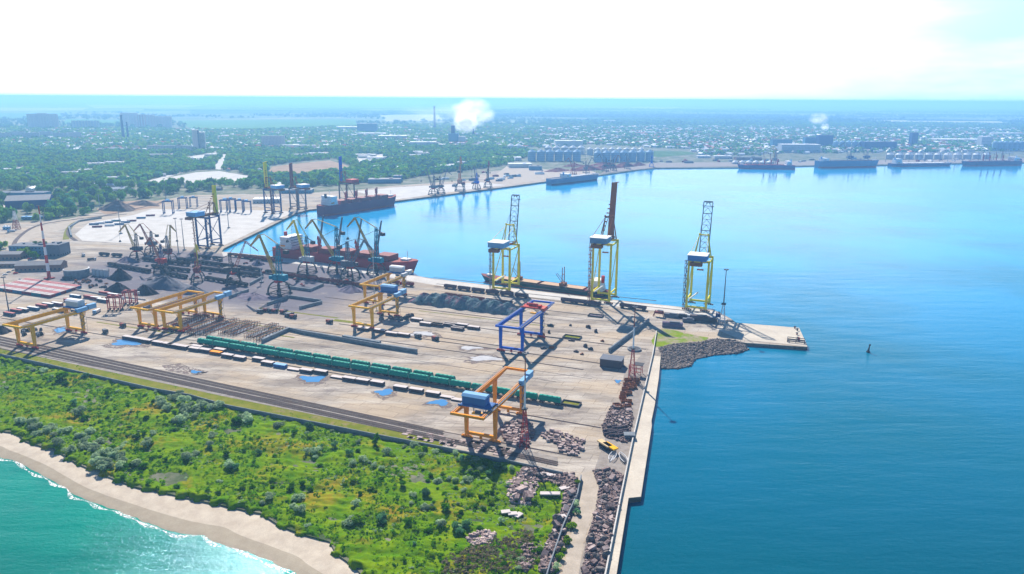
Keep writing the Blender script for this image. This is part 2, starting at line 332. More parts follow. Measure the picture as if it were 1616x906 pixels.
    fm = n.new('ShaderNodeMath'); fm.operation = 'MAXIMUM'; l.new(fs_.outputs[0], fm.inputs[0]); l.new(fr.outputs[0], fm.inputs[1]); l.new(fm.outputs[0], bp.inputs['Strength']); l.new(bp.outputs[0], b.inputs['Normal']); return mt
M_LAND, M_YARD, M_SEA = mat_land(), mat_yard(), mat_sea()
M_GRASS = ground('meadow', (.065, .18, .0), (.18, .27, .0), .09, c3=(.26, .2, .015), th=(.52, .64))
M_VERGE = ground('dry_verge', (.13, .17, .01), (.24, .22, .04), .15, c3=(.25, .19, .11))
M_PATCH = ground('patchy_grass', (.13, .24, .0), (.22, .28, .01), .12, c3=(.3, .25, .18), th=(.45, .56))
M_SAND = ground('beach_sand', (.48, .41, .33), (.6, .53, .43), .2)
M_WET = ground('wet_sand', (.34, .29, .22), (.4, .35, .27), .2, .4)
M_DIRT = ground('packed_dirt', (.38, .33, .27), (.5, .44, .37), .12)
M_GRAVEL = ground('grey_gravel', (.24, .21, .19), (.36, .33, .3), .25)
M_BALLAST = ground('track_ballast', (.11, .09, .09), (.19, .16, .15), .3)
M_QUAY = ground('quay_concrete', (.5, .45, .38), (.62, .57, .48), .08, .8)
M_PALE = ground('pale_concrete', (.5, .48, .45), (.62, .6, .57), .05, .85)
M_ASPH = ground('dark_asphalt', (.11, .11, .12), (.2, .19, .2), .08, .85)
M_BROWN = ground('brown_earth', (.3, .2, .13), (.42, .31, .22), .03)
M_WALLC = ground('weathered_concrete', (.16, .19, .22), (.28, .31, .34), .3)
M_ROCK = ground('armour_rock', (.09, .08, .08), (.27, .24, .23), .7)

# ------------------------------------------------------------------ the setting
FARX = 150000
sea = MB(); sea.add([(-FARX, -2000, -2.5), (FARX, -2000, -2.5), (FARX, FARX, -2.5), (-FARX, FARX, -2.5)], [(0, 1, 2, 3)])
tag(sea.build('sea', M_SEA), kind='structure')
far_shore = [(469, 335.5), (489, 330.6), (560, 324), (617, 318), (700, 307.5), (800, 294.7), (864, 286), (948, 276), (1010, 267.5), (1037, 265), (1120, 264.5), (1200, 264), (1290, 261), (1385, 260.5), (1500, 258), (1616, 256.5)]
near_quay = [(1274, 547.5), (1272, 541), (1261, 517.5), (1162, 509.5), (1152, 502), (1127, 489.5), (1000, 476.8), (840, 458), (680, 439), (560, 419), (450, 406), (350, 397), (353, 392), (420, 360)]
pier_in = [(1031, 561), (998, 698)]
coast = [(967, 940), (973, 906), (992, 786), (1011.5, 784), (1028.6, 672), (1028, 664), (1033.5, 638), (1039.6, 596.5), (1042.7, 563)]
bight = [(1044, 551), (1060, 550), (1082, 546), (1105, 541), (1125, 538), (1160, 538), (1177, 541)]
W_ = lambda L: [tuple(G(x, y)[:2]) for x, y in L]
bluff = [(0, 679), (24, 681), (40, 695), (93, 712), (121, 730), (178, 754), (210, 766), (267, 778), (323, 790), (370, 800), (413, 809), (441, 828), (476, 841), (520, 853), (530, 872), (560, 893), (571, 906), (590, 940)]
bluff_w = [(-700, 640), (-420, 470)]+W_(bluff)
land_poly = W_(coast+bight+near_quay+far_shore)+[(2400, 2250), (4200, 2700), (9000, 3100), (FARX*.98, 3500), (FARX*.98, FARX*.98), (-FARX*.98, FARX*.98), (-FARX*.98, 900), (-3000, 1400)]+bluff_w+[(-30, 150), (25, 150)]
sheet('land', land_poly, -.4, M_LAND, skirt=-6)
wall_line = [(x, y+4) for x, y in [(-120, 533), (0, 559), (79, 576), (146, 592), (243, 614), (300, 624), (356, 640), (508, 670), (587, 686), (697, 707), (799, 728), (887, 748)]]
yard_px = [(885, 752), (916, 757), (905, 800), (878, 906), (870, 940)]+coast+bight+near_quay+far_shore[:8]
yard_back = [(930, 268), (800, 268), (765, 272), (740, 284), (690, 288), (620, 293), (560, 300), (480, 305), (400, 306), (300, 308), (240, 318), (170, 330), (110, 345), (0, 353)]
yard_w = W_(yard_px+yard_back)+[(-1400, 1150), (-900, 560)]+W_([(-120, 525)]+[(x, y-6) for x, y in wall_line[1:]])
sheet('port_yard', yard_w, 0, M_YARD, skirt=-6)

# green headland: an uneven height field cut to its outline, with an eroded bluff over the beach
green_w = bluff_w[1:]+W_([(870, 940), (885, 880), (905, 800), (914, 757), (885, 752)])+W_([(x, y-2) for x, y in wall_line[::-1]])
gx = np.arange(-460, 40, .9); gy = np.arange(215, 540, .9); GX, GY = np.meshgrid(gx, gy)
hn = np.zeros(GX.shape)
rs = np.random.RandomState(3)
for sc_, am in ((60, .5), (24, .45), (11, .35), (5, .3), (2.3, .22)):
    for _ in range(7):
        t = rs.rand()*6.283; ph = rs.rand()*6.283; hn += am/3*np.sin((GX*math.cos(t)+GY*math.sin(t))*6.283/(sc_*(.7+.6*rs.rand()))+ph)
jx, jy = GX+1.2*np.sin(GY*.9)+rs.randn(*GX.shape)*.25, GY+1.2*np.sin(GX*.7)+rs.randn(*GX.shape)*.25
inside = inpoly_np(jx, jy, green_w)
i2 = np.zeros_like(inside); i2[1:-1, 1:-1] = inside[1:-1, 1:-1] & inside[:-2, 1:-1] & inside[2:, 1:-1] & inside[1:-1, :-2] & inside[1:-1, 2:]
GZ = np.where(inside, .55+hn, -1.9); GZ = np.where(inside & ~i2, np.minimum(GZ, .0), GZ)
ny, nx = GX.shape; idx = np.arange(nx*ny).reshape(ny, nx)
ok = inside[:-1, :-1] | inside[1:, :-1] | inside[:-1, 1:] | inside[1:, 1:]
Q = np.stack([idx[:-1, :-1][ok], idx[:-1, 1:][ok], idx[1:, 1:][ok], idx[1:, :-1][ok]], 1)
used = np.unique(Q); rem = -np.ones(nx*ny, int); rem[used] = np.arange(len(used)); Q = rem[Q]
def np_mesh(name, V, F, mats, kind=None, mi=None, smooth=False):
    me = bpy.data.meshes.new(name); k = F.shape[1]
    me.vertices.add(len(V)); me.vertices.foreach_set('co', np.asarray(V, np.float32).ravel())
    me.loops.add(F.size); me.loops.foreach_set('vertex_index', F.ravel().astype(np.int32))
    me.polygons.add(len(F)); me.polygons.foreach_set('loop_start', np.arange(0, F.size, k, dtype=np.int32))
    for x in (mats if isinstance(mats, (list, tuple)) else [mats]): me.materials.append(x)
    if mi is not None: me.polygons.foreach_set('material_index', np.asarray(mi, np.int32))
    if smooth: me.polygons.foreach_set('use_smooth', np.ones(len(F), bool))
    me.update(calc_edges=True); o = bpy.data.objects.new(name, me); C.objects.link(o)
    if kind: o['kind'] = kind
    return o
np_mesh('grassland', np.stack([GX.ravel()[used], GY.ravel()[used], GZ.ravel()[used]], 1), Q, M_GRASS, 'structure', smooth=True)
def gz(x, y):
    i = int((x+460)/.9); j = int((y-215)/.9)
    return float(GZ[j, i]) if 0 <= j < ny and 0 <= i < nx and inside[j, i] else 0.0
# beach: from the bluff foot down under the water
shore = [(-260, 622), (-120, 676), (-50, 704), (0, 722), (24, 728), (52, 742), (93, 764), (121, 782), (182, 805), (226, 823), (275, 839), (323, 847), (347, 859), (391, 871), (432, 889), (467, 906), (520, 935), (600, 990)]
bl = smooth_line([G(x, y, -1) for x, y in [(-260, 590), (-120, 640), (-50, 664)]+bluff+[(640, 990)]], 5)
shl = smooth_line([G(x, y, -2.5) for x, y in shore], 8)
def resample(L, n):
    d = [0]
    for i in range(1, len(L)): d.append(d[-1]+(L[i]-L[i-1]).length)
    out = []; j = 0
    for i in range(n):
        t = d[-1]*i/(n-1)
        while j < len(d)-2 and d[j+1] < t: j += 1
        f = (t-d[j])/max(1e-9, d[j+1]-d[j]); out.append(L[j].lerp(L[j+1], f))
    return out
N_ = 220; A_, B_ = resample(bl, N_), resample(shl, N_); V, F = [], []
K_ = 12
for i in range(N_):
    a, b_ = A_[i].copy(), B_[i]; dr = Vector((b_.x-a.x, b_.y-a.y, 0)); wid = dr.length; dr.normalize()
    for k in range(K_+1):
        t = k/K_*1.35-.25; p = Vector((a.x, a.y, 0))+dr*wid*t
        z = -1.05-1.42*max(0, min(t, 1.0))**1.4 - (max(0, t-1)*4) + .09*math.sin(p.x*.5+p.y*.31)*math.sin(p.y*.43)+rnd.uniform(-.05, .05)
        V.append((p.x, p.y, z))
for i in range(N_-1):
    for k in range(K_): q = i*(K_+1)+k; F.append((q, q+1, q+K_+2, q+K_+1))
bm_ = MB(); bm_.v = V; bm_.f = F; bm_.m = [1 if (j % K_) >= 8 else 0 for j in range(len(F))]
tag(bm_.build('beach', [M_SAND, M_WET], smooth=True), kind='structure')
# wash along the waterline: a broken band of foam
mt, n, l, b = nt('sea_foam'); v = geo(n); b.inputs['Base Color'].default_value = (.85, .88, .88, 1); b.inputs['Roughness'].default_value = .9
l.new(ramp(n, l, noise(n, l, v, .9, 6, .8), .47, .56), b.inputs['Alpha'])
V = []; F = []; fl = resample(shl, 420)
for i, p in enumerate(fl):
    q = fl[min(419, i+1)]; o_ = fl[max(0, i-1)]; d = (q-o_).normalized(); nn = Vector((-d.y, d.x, 0))
    if nn.y > 0: nn = -nn
    w1 = .6+1.1*math.sin(i*.21)*math.sin(i*.083+1); w2 = w1+1.3+.9*math.sin(i*.37)
    V += [tuple(p+nn*w1+Vector((0, 0, .05))), tuple(p+nn*w2+Vector((0, 0, .05)))]
F = [(2*i, 2*i+2, 2*i+3, 2*i+1) for i in range(419)]
bm_ = MB(); bm_.v = V; bm_.f = F; bm_.m = [0]*len(F); tag(bm_.build('surf_foam', mt), kind='stuff')

# verge between tracks and wall, tracks, paths, inland pavements
def band(name, top, bot, z, mat): return sheet(name, W_(top+bot[::-1]), z, mat)
band('verge', [(-120, 515), (0, 545), (60, 560), (300, 614), (350, 625), (700, 696)], [(x, y+3) for x, y in [(-120, 532), (0, 558), (79, 575), (243, 613), (356, 639), (697, 706)]], .05, M_VERGE)
tr_t = [(-140, 500), (60, 546), (300, 597), (419, 620), (700, 680), (880, 722)]; tr_b = [(-140, 516), (60, 563), (300, 614), (350, 625), (700, 696), (880, 736)]
band('track_bed', tr_t, tr_b, .1, M_GRAVEL)
M_RAIL = paint('rail_steel', (.17, .14, .13), .45, (.3, .12, .06), .5)
M_SLEEP = ground('sleeper_concrete', (.25, .23, .21), (.34, .31, .28), .4)
M_SLEEPD = ground('old_sleeper', (.12, .1, .09), (.2, .17, .15), .4)
def track(p, q, name='railway_track', gauge=1.52, sleepers=.9, z=.1, bend=None):
    L = smooth_line([Vector((x, y, z)) for x, y in W_(bend)], 8) if bend else [G(*p), G(*q)]
    if not bend: L = resample([Vector((a.x, a.y, z)) for a in L], 12)
    r = thing(name, None, None, (L[0].x, L[0].y, 0)); r['kind'] = 'structure'; o = Vector((L[0].x, L[0].y, 0))
    L = [a-o for a in L]; n_ = len(L)
    def off(i, k): a, b_ = L[max(0, i-1)], L[min(n_-1, i+1)]; d = (b_-a); d.z = 0; d.normalize(); return L[i]+Vector((-d.y, d.x, 0))*k
    for sg in (-1, 1):
        mb = MB()
        for i in range(n_-1): mb.bar(off(i, sg*gauge/2)+Vector((0, 0, .2)), off(i+1, sg*gauge/2)+Vector((0, 0, .2)), .16, .18)
        mb.build('rail', M_RAIL, r)
    if sleepers:
        mb = MB(); RS = resample(L, int(sum((L[i+1]-L[i]).length for i in range(n_-1))/sleepers))
        for i in range(len(RS)-1):
            d = (RS[i+1]-RS[i]).normalized(); nn = Vector((-d.y, d.x, 0)); c_ = RS[i]+Vector((0, 0, .04)); mb.bar(c_-nn*1.3, c_+nn*1.3, .3, .1)
        mb.build('sleepers', M_SLEEPD, r)
    return r
for k in range(4):
    f = (k+.5)/4; ip = lambda i: (tr_t[i][0]*(1-f)+tr_b[i][0]*f, tr_t[i][1]*(1-f)+tr_b[i][1]*f)
    a = (-140, 500+16*f); b_ = (880, 722+14*f) if k > 1 else (700, 680+16*f)
    strip('sleeper_bed', [G(*a), G(*b_)], 1.9, .14, M_BALLAST); track(a, b_, sleepers=1.6, z=.16)
tr_ = lambda z, pts, w, m, nm: strip(nm, smooth_line([G(x, y) for x, y in pts], 6), w, z, m)
# dirt road and pier strips at the right
sheet('dirt_road', W_([(905, 750), (925, 745), (948, 752), (940, 800), (922, 850), (908, 940), (880, 940), (893, 880), (912, 800), (918, 765)]), .06, M_DIRT)
sheet('rough_gravel', W_([(1012, 560), (1028, 562), (998, 698), (985, 765), (956, 906), (950, 940), (905, 940), (925, 850), (948, 780), (938, 742), (952, 700), (975, 640), (985, 590)]), .04, M_GRAVEL)
pier = sheet('pier_apron', W_([(957, 906), (948, 940), (967, 940), (973, 906), (992, 786), (1011.5, 784), (1028.6, 672), (1028, 664), (1033.5, 638), (1039.6, 596.5), (1042.7, 563), (1031, 561), (998, 698), (980, 784)]), .08, M_QUAY)
sheet('jetty_deck', W_([(1169, 536), (1245, 543.5), (1274, 547.5), (1272, 541), (1261, 517.5), (1162, 509.5), (1150, 508), (1130, 520)]), .1, M_QUAY, skirt=-6)
band('quay_strip', [(350, 398), (450, 407), (560, 420), (680, 440), (840, 459), (1000, 478), (1127, 491), (1150, 503)], [(352, 404), (450, 414), (560, 429), (680, 449), (840, 469), (1000, 487), (1120, 500), (1140, 508)], .05, M_PALE)
sheet('grass_patch', W_([(1036, 524), (1044, 519), (1060, 520), (1090, 528), (1118, 533), (1112, 540), (1075, 541), (1050, 549), (1032, 547), (1028, 538)]), .12, M_PATCH)
sheet('white_storage_yard', W_([(215, 289), (250, 283), (310, 272), (345, 270), (395, 278), (392, 285), (310, 288), (222, 294)]), .1, M_PALE)
sheet('container_field', W_([(140, 352), (230, 330), (420, 332), (465, 334), (352, 388), (300, 390), (130, 380), (118, 370)]), .06, M_PALE)
sheet('brown_clearing', W_([(420, 276), (430, 263), (480, 257), (520, 253), (550, 262), (540, 270), (470, 277)]), .1, M_BROWN)
sheet('stockyard_clearing', W_([(152, 330), (175, 320), (220, 316), (258, 318), (250, 327), (190, 336), (165, 338)]), .1, M_BROWN)
sheet('stockyard_apron', W_([(560, 302), (620, 296), (690, 292), (760, 288), (800, 292), (700, 304.5), (617, 316)]), .06, M_PALE)
sheet('cargo_apron', W_([(800, 262), (870, 268), (930, 270), (945, 274), (864, 283), (800, 292), (770, 285)]), .05, M_DIRT)
sheet('far_apron', W_([(948, 275), (1010, 267), (1037, 264.6), (1290, 260.8), (1616, 256), (1616, 250), (1290, 254), (1150, 256), (1030, 257), (960, 264)]), .05, M_GRAVEL)
sheet('asphalt_road', [(p.x, p.y) for p in []] or W_([(-100, 380), (20, 376), (60, 358), (130, 346), (210, 335), (260, 320), (262, 323), (212, 339), (140, 352), (75, 368), (35, 385), (-100, 395)]), .08, M_DIRT)
for bend in ([(20, 395), (28, 376), (60, 356), (120, 346), (200, 338)], [(120, 380), (108, 370), (112, 357), (130, 348), (200, 333), (262, 318)]):
    tr_(.11, bend, 5, M_BALLAST, 'curved_track_bed'); track(None, None, bend=bend, z=.12, sleepers=0)
tr_(.1, [(104, 378), (108, 362), (122, 350), (160, 342)], 7, M_VERGE, 'verge_strip')
strip('inland_road', [G(x, y) for x, y in [(240, 285), (300, 268), (340, 262), (345, 250), (332, 240), (352, 238)]], 14, -.2, M_PALE)
strip('inland_road', [G(x, y) for x, y in [(925, 235), (960, 237), (975, 243), (1035, 248)]], 14, -.2, M_PALE)
strip('inland_road', [G(x, y) for x, y in [(0, 327), (40, 320), (60, 311)]], 34, -.1, M_PALE)
# inlet and ponds inland at the right
for q in ([(1385, 214), (1450, 213), (1520, 216), (1560, 220), (1480, 219), (1400, 217)], [(1440, 203), (1560, 205), (1560, 207), (1450, 206)], [(1560, 216), (1616, 215), (1616, 221), (1575, 219)], [(1240, 197), (1400, 196), (1400, 198), (1240, 199)]):
    sheet('pond', W_(q), -.2, M_SEA)
M_LANDG = ground('rough_green', (.06, .13, .05), (.11, .19, .07), .02); FP = ground('field_pale', (.42, .42, .28), (.5, .5, .34), .004); FD = ground('field_dark', (.04, .1, .05), (.07, .15, .07), .004)
FIELDS = [([(-60, 178), (95, 178), (100, 186), (-60, 188)], 0), ([(105, 188), (190, 190), (186, 197), (96, 196)], 0), ([(280, 190), (560, 188), (566, 203), (400, 206), (300, 203)], 0), ([(-60, 170), (140, 170), (130, 174), (-60, 175)], 1), ([(130, 164), (350, 163), (290, 170), (150, 171)], 1), ([(300, 172), (560, 172), (620, 178), (300, 180)], 2), ([(1380, 190), (1560, 189), (1600, 196), (1440, 199)], 1), ([(420, 166), (700, 165), (690, 169), (440, 170)], 0), ([(860, 167), (1080, 168), (1060, 172), (880, 171)], 1), ([(1200, 170), (1560, 172), (1520, 176), (1220, 175)], 0), ([(600, 182), (690, 180), (700, 190), (610, 192)], 1)]
for q, k in FIELDS: sheet('far_field', W_(q), .3, [ground('field_bright', (.08, .22, .07), (.13, .28, .1), .004) if 'field_bright' not in bpy.data.materials else bpy.data.materials['field_bright'], FP, FD][k])
sheet('far_field', W_([(990, 180), (820, 176), (860, 183), (960, 190), (1030, 188)]), -.1, ground('field_green', (.08, .18, .05), (.14, .24, .07), .01))
sheet('far_field', W_([(945, 237), (1085, 239), (1100, 243), (1040, 248), (960, 244)]), -.1, M_LANDG)
# puddles on the yard
M_STAIN = ground('damp_concrete', (.17, .135, .13), (.26, .21, .2), .3)
n_s, l_s = M_STAIN.node_tree.nodes, M_STAIN.node_tree.links; l_s.new(ramp(n_s, l_s, noise(n_s, l_s, geo(n_s), .35, 6, .75), .44, .56), n_s['Principled BSDF'].inputs['Alpha'])
M_PALEP = ground('pale_puddle', (.42, .43, .46), (.56, .56, .57), .2)  # paler grey for some of the puddles
mt, n, l, b = nt('rain_puddle'); b.inputs['Base Color'].default_value = (.07, .22, .45, 1); b.inputs['Roughness'].default_value = .06; b.inputs['IOR'].default_value = 1.33  # the blue of the reflected sky is put into the base colour
def puddle(px, py, w, h, seed):
    r_ = random.Random(seed); L = []
    for i in range(22):
        t = i/22*6.283; k = .72+.5*r_.random()*abs(math.sin(t*2+seed))+.2*math.sin(3*t+seed); L.append((px+w/2*k*math.cos(t), py+h/2*k*math.sin(t)))
    sheet('puddle', W_(L), .09, mt if seed not in (6, 7, 8) else M_PALEP); r_2 = random.Random(seed+50); sheet('damp_stain', W_([(px+(a-px)*(1.25+.5*r_2.random())+1.5, py+(b_-py)*(1.3+.7*r_2.random())+1.2) for a, b_ in L]), .05, M_STAIN)
for i, a in enumerate([(200, 540.5, 46, 12), (97, 521, 28, 8), (308, 587, 18, 4.5), (493, 598, 42, 11), (607, 619, 34, 10), (693, 635, 34, 10), (665, 527, 44, 8), (765, 566, 58, 9), (742, 549, 38, 6), (975, 602, 10, 6), (60, 527, 16, 5)]): puddle(*a, i)
sheet('oil_stain', W_([(255, 577), (285, 573), (300, 580), (330, 586), (318, 592), (290, 590), (262, 584)]), .05, M_STAIN)
# ------------------------------------------------------------------ paints
YEL = paint('crane_yellow', (.85, .44, .0), .5, amt=.25); ORG = paint('crane_orange', (.85, .3, .0), .5, amt=.25); BLU = paint('crane_blue', (.005, .1, .55), .45, amt=.2)
RED = paint('signal_red', (.5, .04, .03), .5); WHT = paint('white_paint', (.75, .76, .78), .5, amt=.25); SKY = paint('light_blue_paint', (.2, .42, .68), .45, amt=.2); HBL = paint('house_blue', (.05, .16, .42), .5, amt=.2)
LYL = paint('lemon_yellow', (.8, .68, .03), .5, amt=.25); RUST = paint('rusty_steel', (.28, .11, .05), .7, (.1, .05, .03), .5); DRED = paint('dark_red_steel', (.22, .04, .045), .6); GRY = paint('grey_steel', (.14, .16, .2), .5)
DRK = paint('dark_steel', (.06, .065, .08), .6); TEAL = paint('teal_paint', (.0, .22, .34), .5); NAVY = paint('navy_paint', (.02, .06, .2), .5); GLS = paint('dark_glass', (.03, .05, .08), .12, amt=0); GRN = paint('hopper_green', (.0, .27, .2), .45, (.1, .12, .08), .3)
DGRN = paint('hopper_roof_green', (.01, .36, .27), .45, (.1, .1, .06), .3)
LGRY = paint('pale_grey_metal', (.5, .53, .56), .45, amt=.25); BRK = paint('old_brick', (.25, .15, .12), .85); ROOF = paint('slate_roof', (.3, .3, .31), .8, amt=.4); WIRE = paint('black_rubber', (.03, .03, .03), .8)
RROOF = paint('red_tile_roof', (.38, .1, .06), .85); WROOF = paint('white_sheet_roof', (.78, .8, .82), .5, amt=.15); PWALL = paint('pale_wall', (.6, .57, .52), .85, amt=.2); PBLOCK = paint('panel_block_wall', (.68, .58, .56), .85, amt=.2); BGRN = paint('blue_sheet_metal', (.07, .22, .36), .5, amt=.15)
COAL = ground('coal', (.035, .035, .045), (.07, .07, .085), .3); ORE = ground('grey_ore', (.13, .14, .17), (.2, .2, .23), .25); DUST = ground('violet_grey_ore', (.17, .15, .2), (.25, .22, .27), .25); CBLK = ground('concrete_blocks', (.3, .22, .21), (.55, .47, .45), .6); CBLD = ground('mossy_concrete_blocks', (.09, .065, .07), (.38, .3, .29), .8)
TARP = ground('green_scrap', (.07, .15, .17), (.2, .24, .27), .22, c3=(.22, .12, .16), th=(.52, .62))

# ------------------------------------------------------------------ rail mounted gantry cranes
def bogies(mb, x, y, n_=4, mi=0):
    for k in range(n_):
        xx = x+(k-(n_-1)/2)*1.7; mb.box((xx, y, .75), (1.3, .8, .7), mi=mi); mb.cyl((xx-.35, y-.35, .42), (xx-.35, y+.35, .42), .4, 10, mi=1); mb.cyl((xx+.35, y-.35, .42), (xx+.35, y+.35, .42), .4, 10, mi=1)
    mb.bar((x-2.6, y, 1.35), (x+2.6, y, 1.35), .6, .45, mi=mi); mb.bar((x-1.3, y, 1.5), (x, y, 2.3), .4, mi=mi); mb.bar((x+1.3, y, 1.5), (x, y, 2.3), .4, mi=mi)
def gantry(label, px, py, W=16.6, span=38, z=18.6, near=16.5, far=17, col=YEL, house=None, trolley=None, ecol=SKY, edge=True, leg=1.75, bog=RED, ty=.15, group='rail gantry cranes in the port yard', rz=YA, gh=2.5):
    """px,py: the ground under the near left leg. x runs along the rails, y along the girders"""
    t = thing('gantry_crane', label, 'gantry crane', G(px, py), rz, group)
    zt = z+gh
    for x in (0, W):
        g = MB(); g.box((x, span/2, z+gh/2), (1.5, span+2, gh))
        for s_, y0, y1 in ((-1, 0, -near), (1, span, span+far)): g.bar((x, y0-s_*.0+s_*1, z+gh/2), (x, y1, z+gh*.72), 1.5, gh, w2=1.5, h2=gh*.55)
        go = g.build('girder', col, t)
        r = MB(); r.bar((x, -near+.5, zt+.1), (x, span+far-.5, zt+.1), .35, .2); sg = 1 if x else -1
        r.bar((x+sg*1.15, -near+1, zt-.3), (x+sg*1.15, span+far-1, zt-.3), 1.0, .1); r.bar((x+sg*1.65, -near+1, zt+.75), (x+sg*1.65, span+far-1, zt+.75), .08)
        for k in range(int((span+near+far-2)/3)+1): r.bar((x+sg*1.65, -near+1+k*3, zt-.3), (x+sg*1.65, -near+1+k*3, zt+.75), .07)
        r.build('walkway', GRY, go)
    for y in (-near, span+far): MB().bar((-1, y, z+gh*.72), (W+1, y, z+gh*.72), 1.2, 1.3).build('end_tie', col, t)
    for y in (0, span):
        for x, sx in ((0, 1), (W, -1)):
            lg = MB(); lg.bar((x, y, 2.2), (x, y, z), leg*.85, leg*.95, w2=leg*1.15, h2=leg*1.35)
            lg.bar((x, y+(-1 if y == 0 else 1)*3.4, z), (x, y, z-6.5), .35); lg.build('leg', col, t)
        MB().bar((-.3, y, 3.0), (W+.3, y, 3.0), 1.3, 1.5).build('sill_beam', col, t)
        for bx in (.2, W-.2): b = MB(); bogies(b, bx, y); b.build('bogie', [bog, DRK], t)
        MB().box((W/2, y, 1.6), (1.2, 1, 2.2)).build('rail_clamp', bog, t)
    st = MB(); 
    for k in range(6): st.bar((W+1.1, span-2.2 if k % 2 else span+1.6, 3+k*2.6), (W+1.1, span+1.6 if k % 2 else span-2.2, 3+(k+1)*2.6), .7, .15); st.box((W+1.1, span+(1.9 if k % 2 == 0 else -2.5), 3+(k+1)*2.6), (.9, 1.0, .12))
    for yy in (-2.7, 2.1): st.bar((W+1.5, span+yy, 1), (W+1.5, span+yy, zt), .14)
    st.build('access_stairs', GRY, t)
    if trolley is not None:
        y = trolley; f = MB(); f.bar((-1.2, y-4, zt+.5), (W+1.2, y-4, zt+.5), .6, .7); f.bar((-1.2, y+4, zt+.5), (W+1.2, y+4, zt+.5), .6, .7)
        f.bar((.2, y-4, zt+.5), (.2, y+4, zt+.5), .6, .7); f.bar((W-.2, y-4, zt+.5), (W-.2, y+4, zt+.5), .6, .7); f.box((W/2, y, zt+.9), (W-.5, 7.6, .2))
        tr = f.build('trolley_frame', HBL if house else RED, t)
        if house:
            hs = MB(); hs.box((W*.42, y+.3, zt+3.1), (W*.78, 6.2, 4.0)); hs.build('machinery_house', HBL if house == 1 else LGRY, tr)
            rf = MB(); x0, x1 = W*.42-W*.41, W*.42+W*.41
            rf.add([(x0, y-3.2, zt+5.1), (x1, y-3.2, zt+5.1), (x1, y+3.8, zt+5.1), (x0, y+3.8, zt+5.1), (x0, y-1.5, zt+6.2), (x1, y-1.5, zt+6.2), (x1, y+2.1, zt+6.2), (x0, y+2.1, zt+6.2)], MB.BF); rf.build('house_roof', SKY if house == 1 else WROOF, tr)
            e = MB(); e.cyl((W*.55, y-5, zt-1.6), (W*.72, y-5, zt-1.6), 1.0, 12); e.cyl((W*.78, y-3.4, zt-2.2), (W*.9, y-3.4, zt-2.2), .8, 12); e.bar((W*.5, y-5, zt+.4), (W*.5, y-5, zt-2), .4); e.bar((W*.85, y-3, zt+.4), (W*.85, y-3, zt-2.6), .4); e.build('hoist_drums', GRY, tr)
        else:
            mb = MB(); mb.cyl((W*.25, y, zt+1.9), (W*.65, y, zt+1.9), 1.3, 14); mb.box((W*.8, y-1, zt+1.7), (2.2, 3.4, 1.8)); mb.box((W*.15, y+2.4, zt+1.5), (2, 2, 1.4)); mb.box((W*.5, y+3, zt+1.4), (4, 1.4, 1.3)); mb.build('hoist_winch', RED, tr)
            mb = MB(); mb.box((W+.6, y-2.5, zt+.4), (2.4, 8.0, 2.6)); mb.build('electrical_house', paint('salmon_red', (.6, .13, .09), .5), tr)
        cb = MB(); cb.box((W*.8, y-5.6, zt-3.4), (1.8, 2.2, 2.4), top=(1.15, 1.2)); cb.bar((W*.8, y-4.5, zt-2), (W*.8, y-4.2, zt+.5), .3); c0 = cb.build('operator_cab', LGRY, t); MB().box((W*.8, y-6.84, zt-3.2), (1.7, .1, 1.3)).build('cab_window', GLS, c0)
        sp = MB()
        for sx in (-.6, .6):
            for sy in (-.6, .6): sp.bar((W/2+sx*3, y+sy*2, zt+.5), (W/2+sx*3, y+sy*2, zt-4.4), .09)
        sp.box((W/2, y, zt-4.6), (6.2, 2.4, .7)); sp.build('spreader', YEL, t)
    if edge:
        e = MB(); L_ = 9; y0 = span-1.5
        e.box((W+1.2, y0+1, zt+.2), (2.6, L_, 2.9)); e.box((W+1.2, y0+9.5, zt+.6), (3.0, 6.5, 3.4)); ee = e.build('electrical_house', ecol, t)
        MB().box((W+1.2, y0+9.5, zt+2.4), (3.3, 6.9, .25)).build('house_roof', WROOF if ecol != SKY else SKY, ee)
    return t
gantry('orange gantry crane with a blue machinery house, in front of the green hopper wagons', 736.5, 690, trolley=-3.5, house=1, col=ORG, bog=ORG, gh=2.5)
gantry('blue gantry crane with a red trolley, standing alone on the open yard', 790, 554, col=BLU, bog=RED, z=19, span=40, near=7, far=26, trolley=46, edge=False, leg=1.8)
gantry('yellow gantry crane farthest left, with a grey house and light blue box', *(140/4.53, 440+480/4.53), z=16.5, span=39, near=8.5, far=12, trolley=42, house=2)
gantry('yellow gantry crane above the pipe racks, the left of two standing close together', 180+212/5.033, 430+432/5.033, z=15.5, span=41, near=6.5, far=9, edge=False)
gantry('yellow gantry crane above the pipe racks, the right of two, carrying a light blue box', 180+405/5.033, 430+455/5.033, z=15.5, span=42, near=6.5, far=12)
gantry('mid yard yellow gantry crane with blue house, in front of another yellow one', 440+515/4.313, 430+370/4.313, z=16.5, span=38, near=5, far=14, trolley=42, house=1)
gantry('yellow gantry crane with a pale grey machinery house, beside the bow of the red ship', 400+800/4.53, 330+672/4.53, z=16.5, span=39, near=6, far=16, trolley=44, house=2, ecol=LGRY)
# crane rails across the yard
def crane_rail(b_, a0, a1, dark=1.0):
    strip('crane_rail_bed', [yard(a0, b_), yard(a1, b_)], dark*1.5, .07, M_BALLAST)
    o = MB().bar(yard(a0, b_, .18), yard(a1, b_, .18), .25, .22).build('crane_rail', M_RAIL); o['kind'] = 'structure'
for b_, a0, a1 in ((330.5, -560, -95), (368.5, -150, -95), (343.5, -600, -495), (382, -600, -250), (410.7, -540, -380), (452, -560, -130), (468, -300, -105), (475.7, -340, -190), (509.5, -300, -100), (540, -400, -180), (578, -400, -160), (624, -330, -60), (646, -345, -120)): crane_rail(b_, a0, a1)

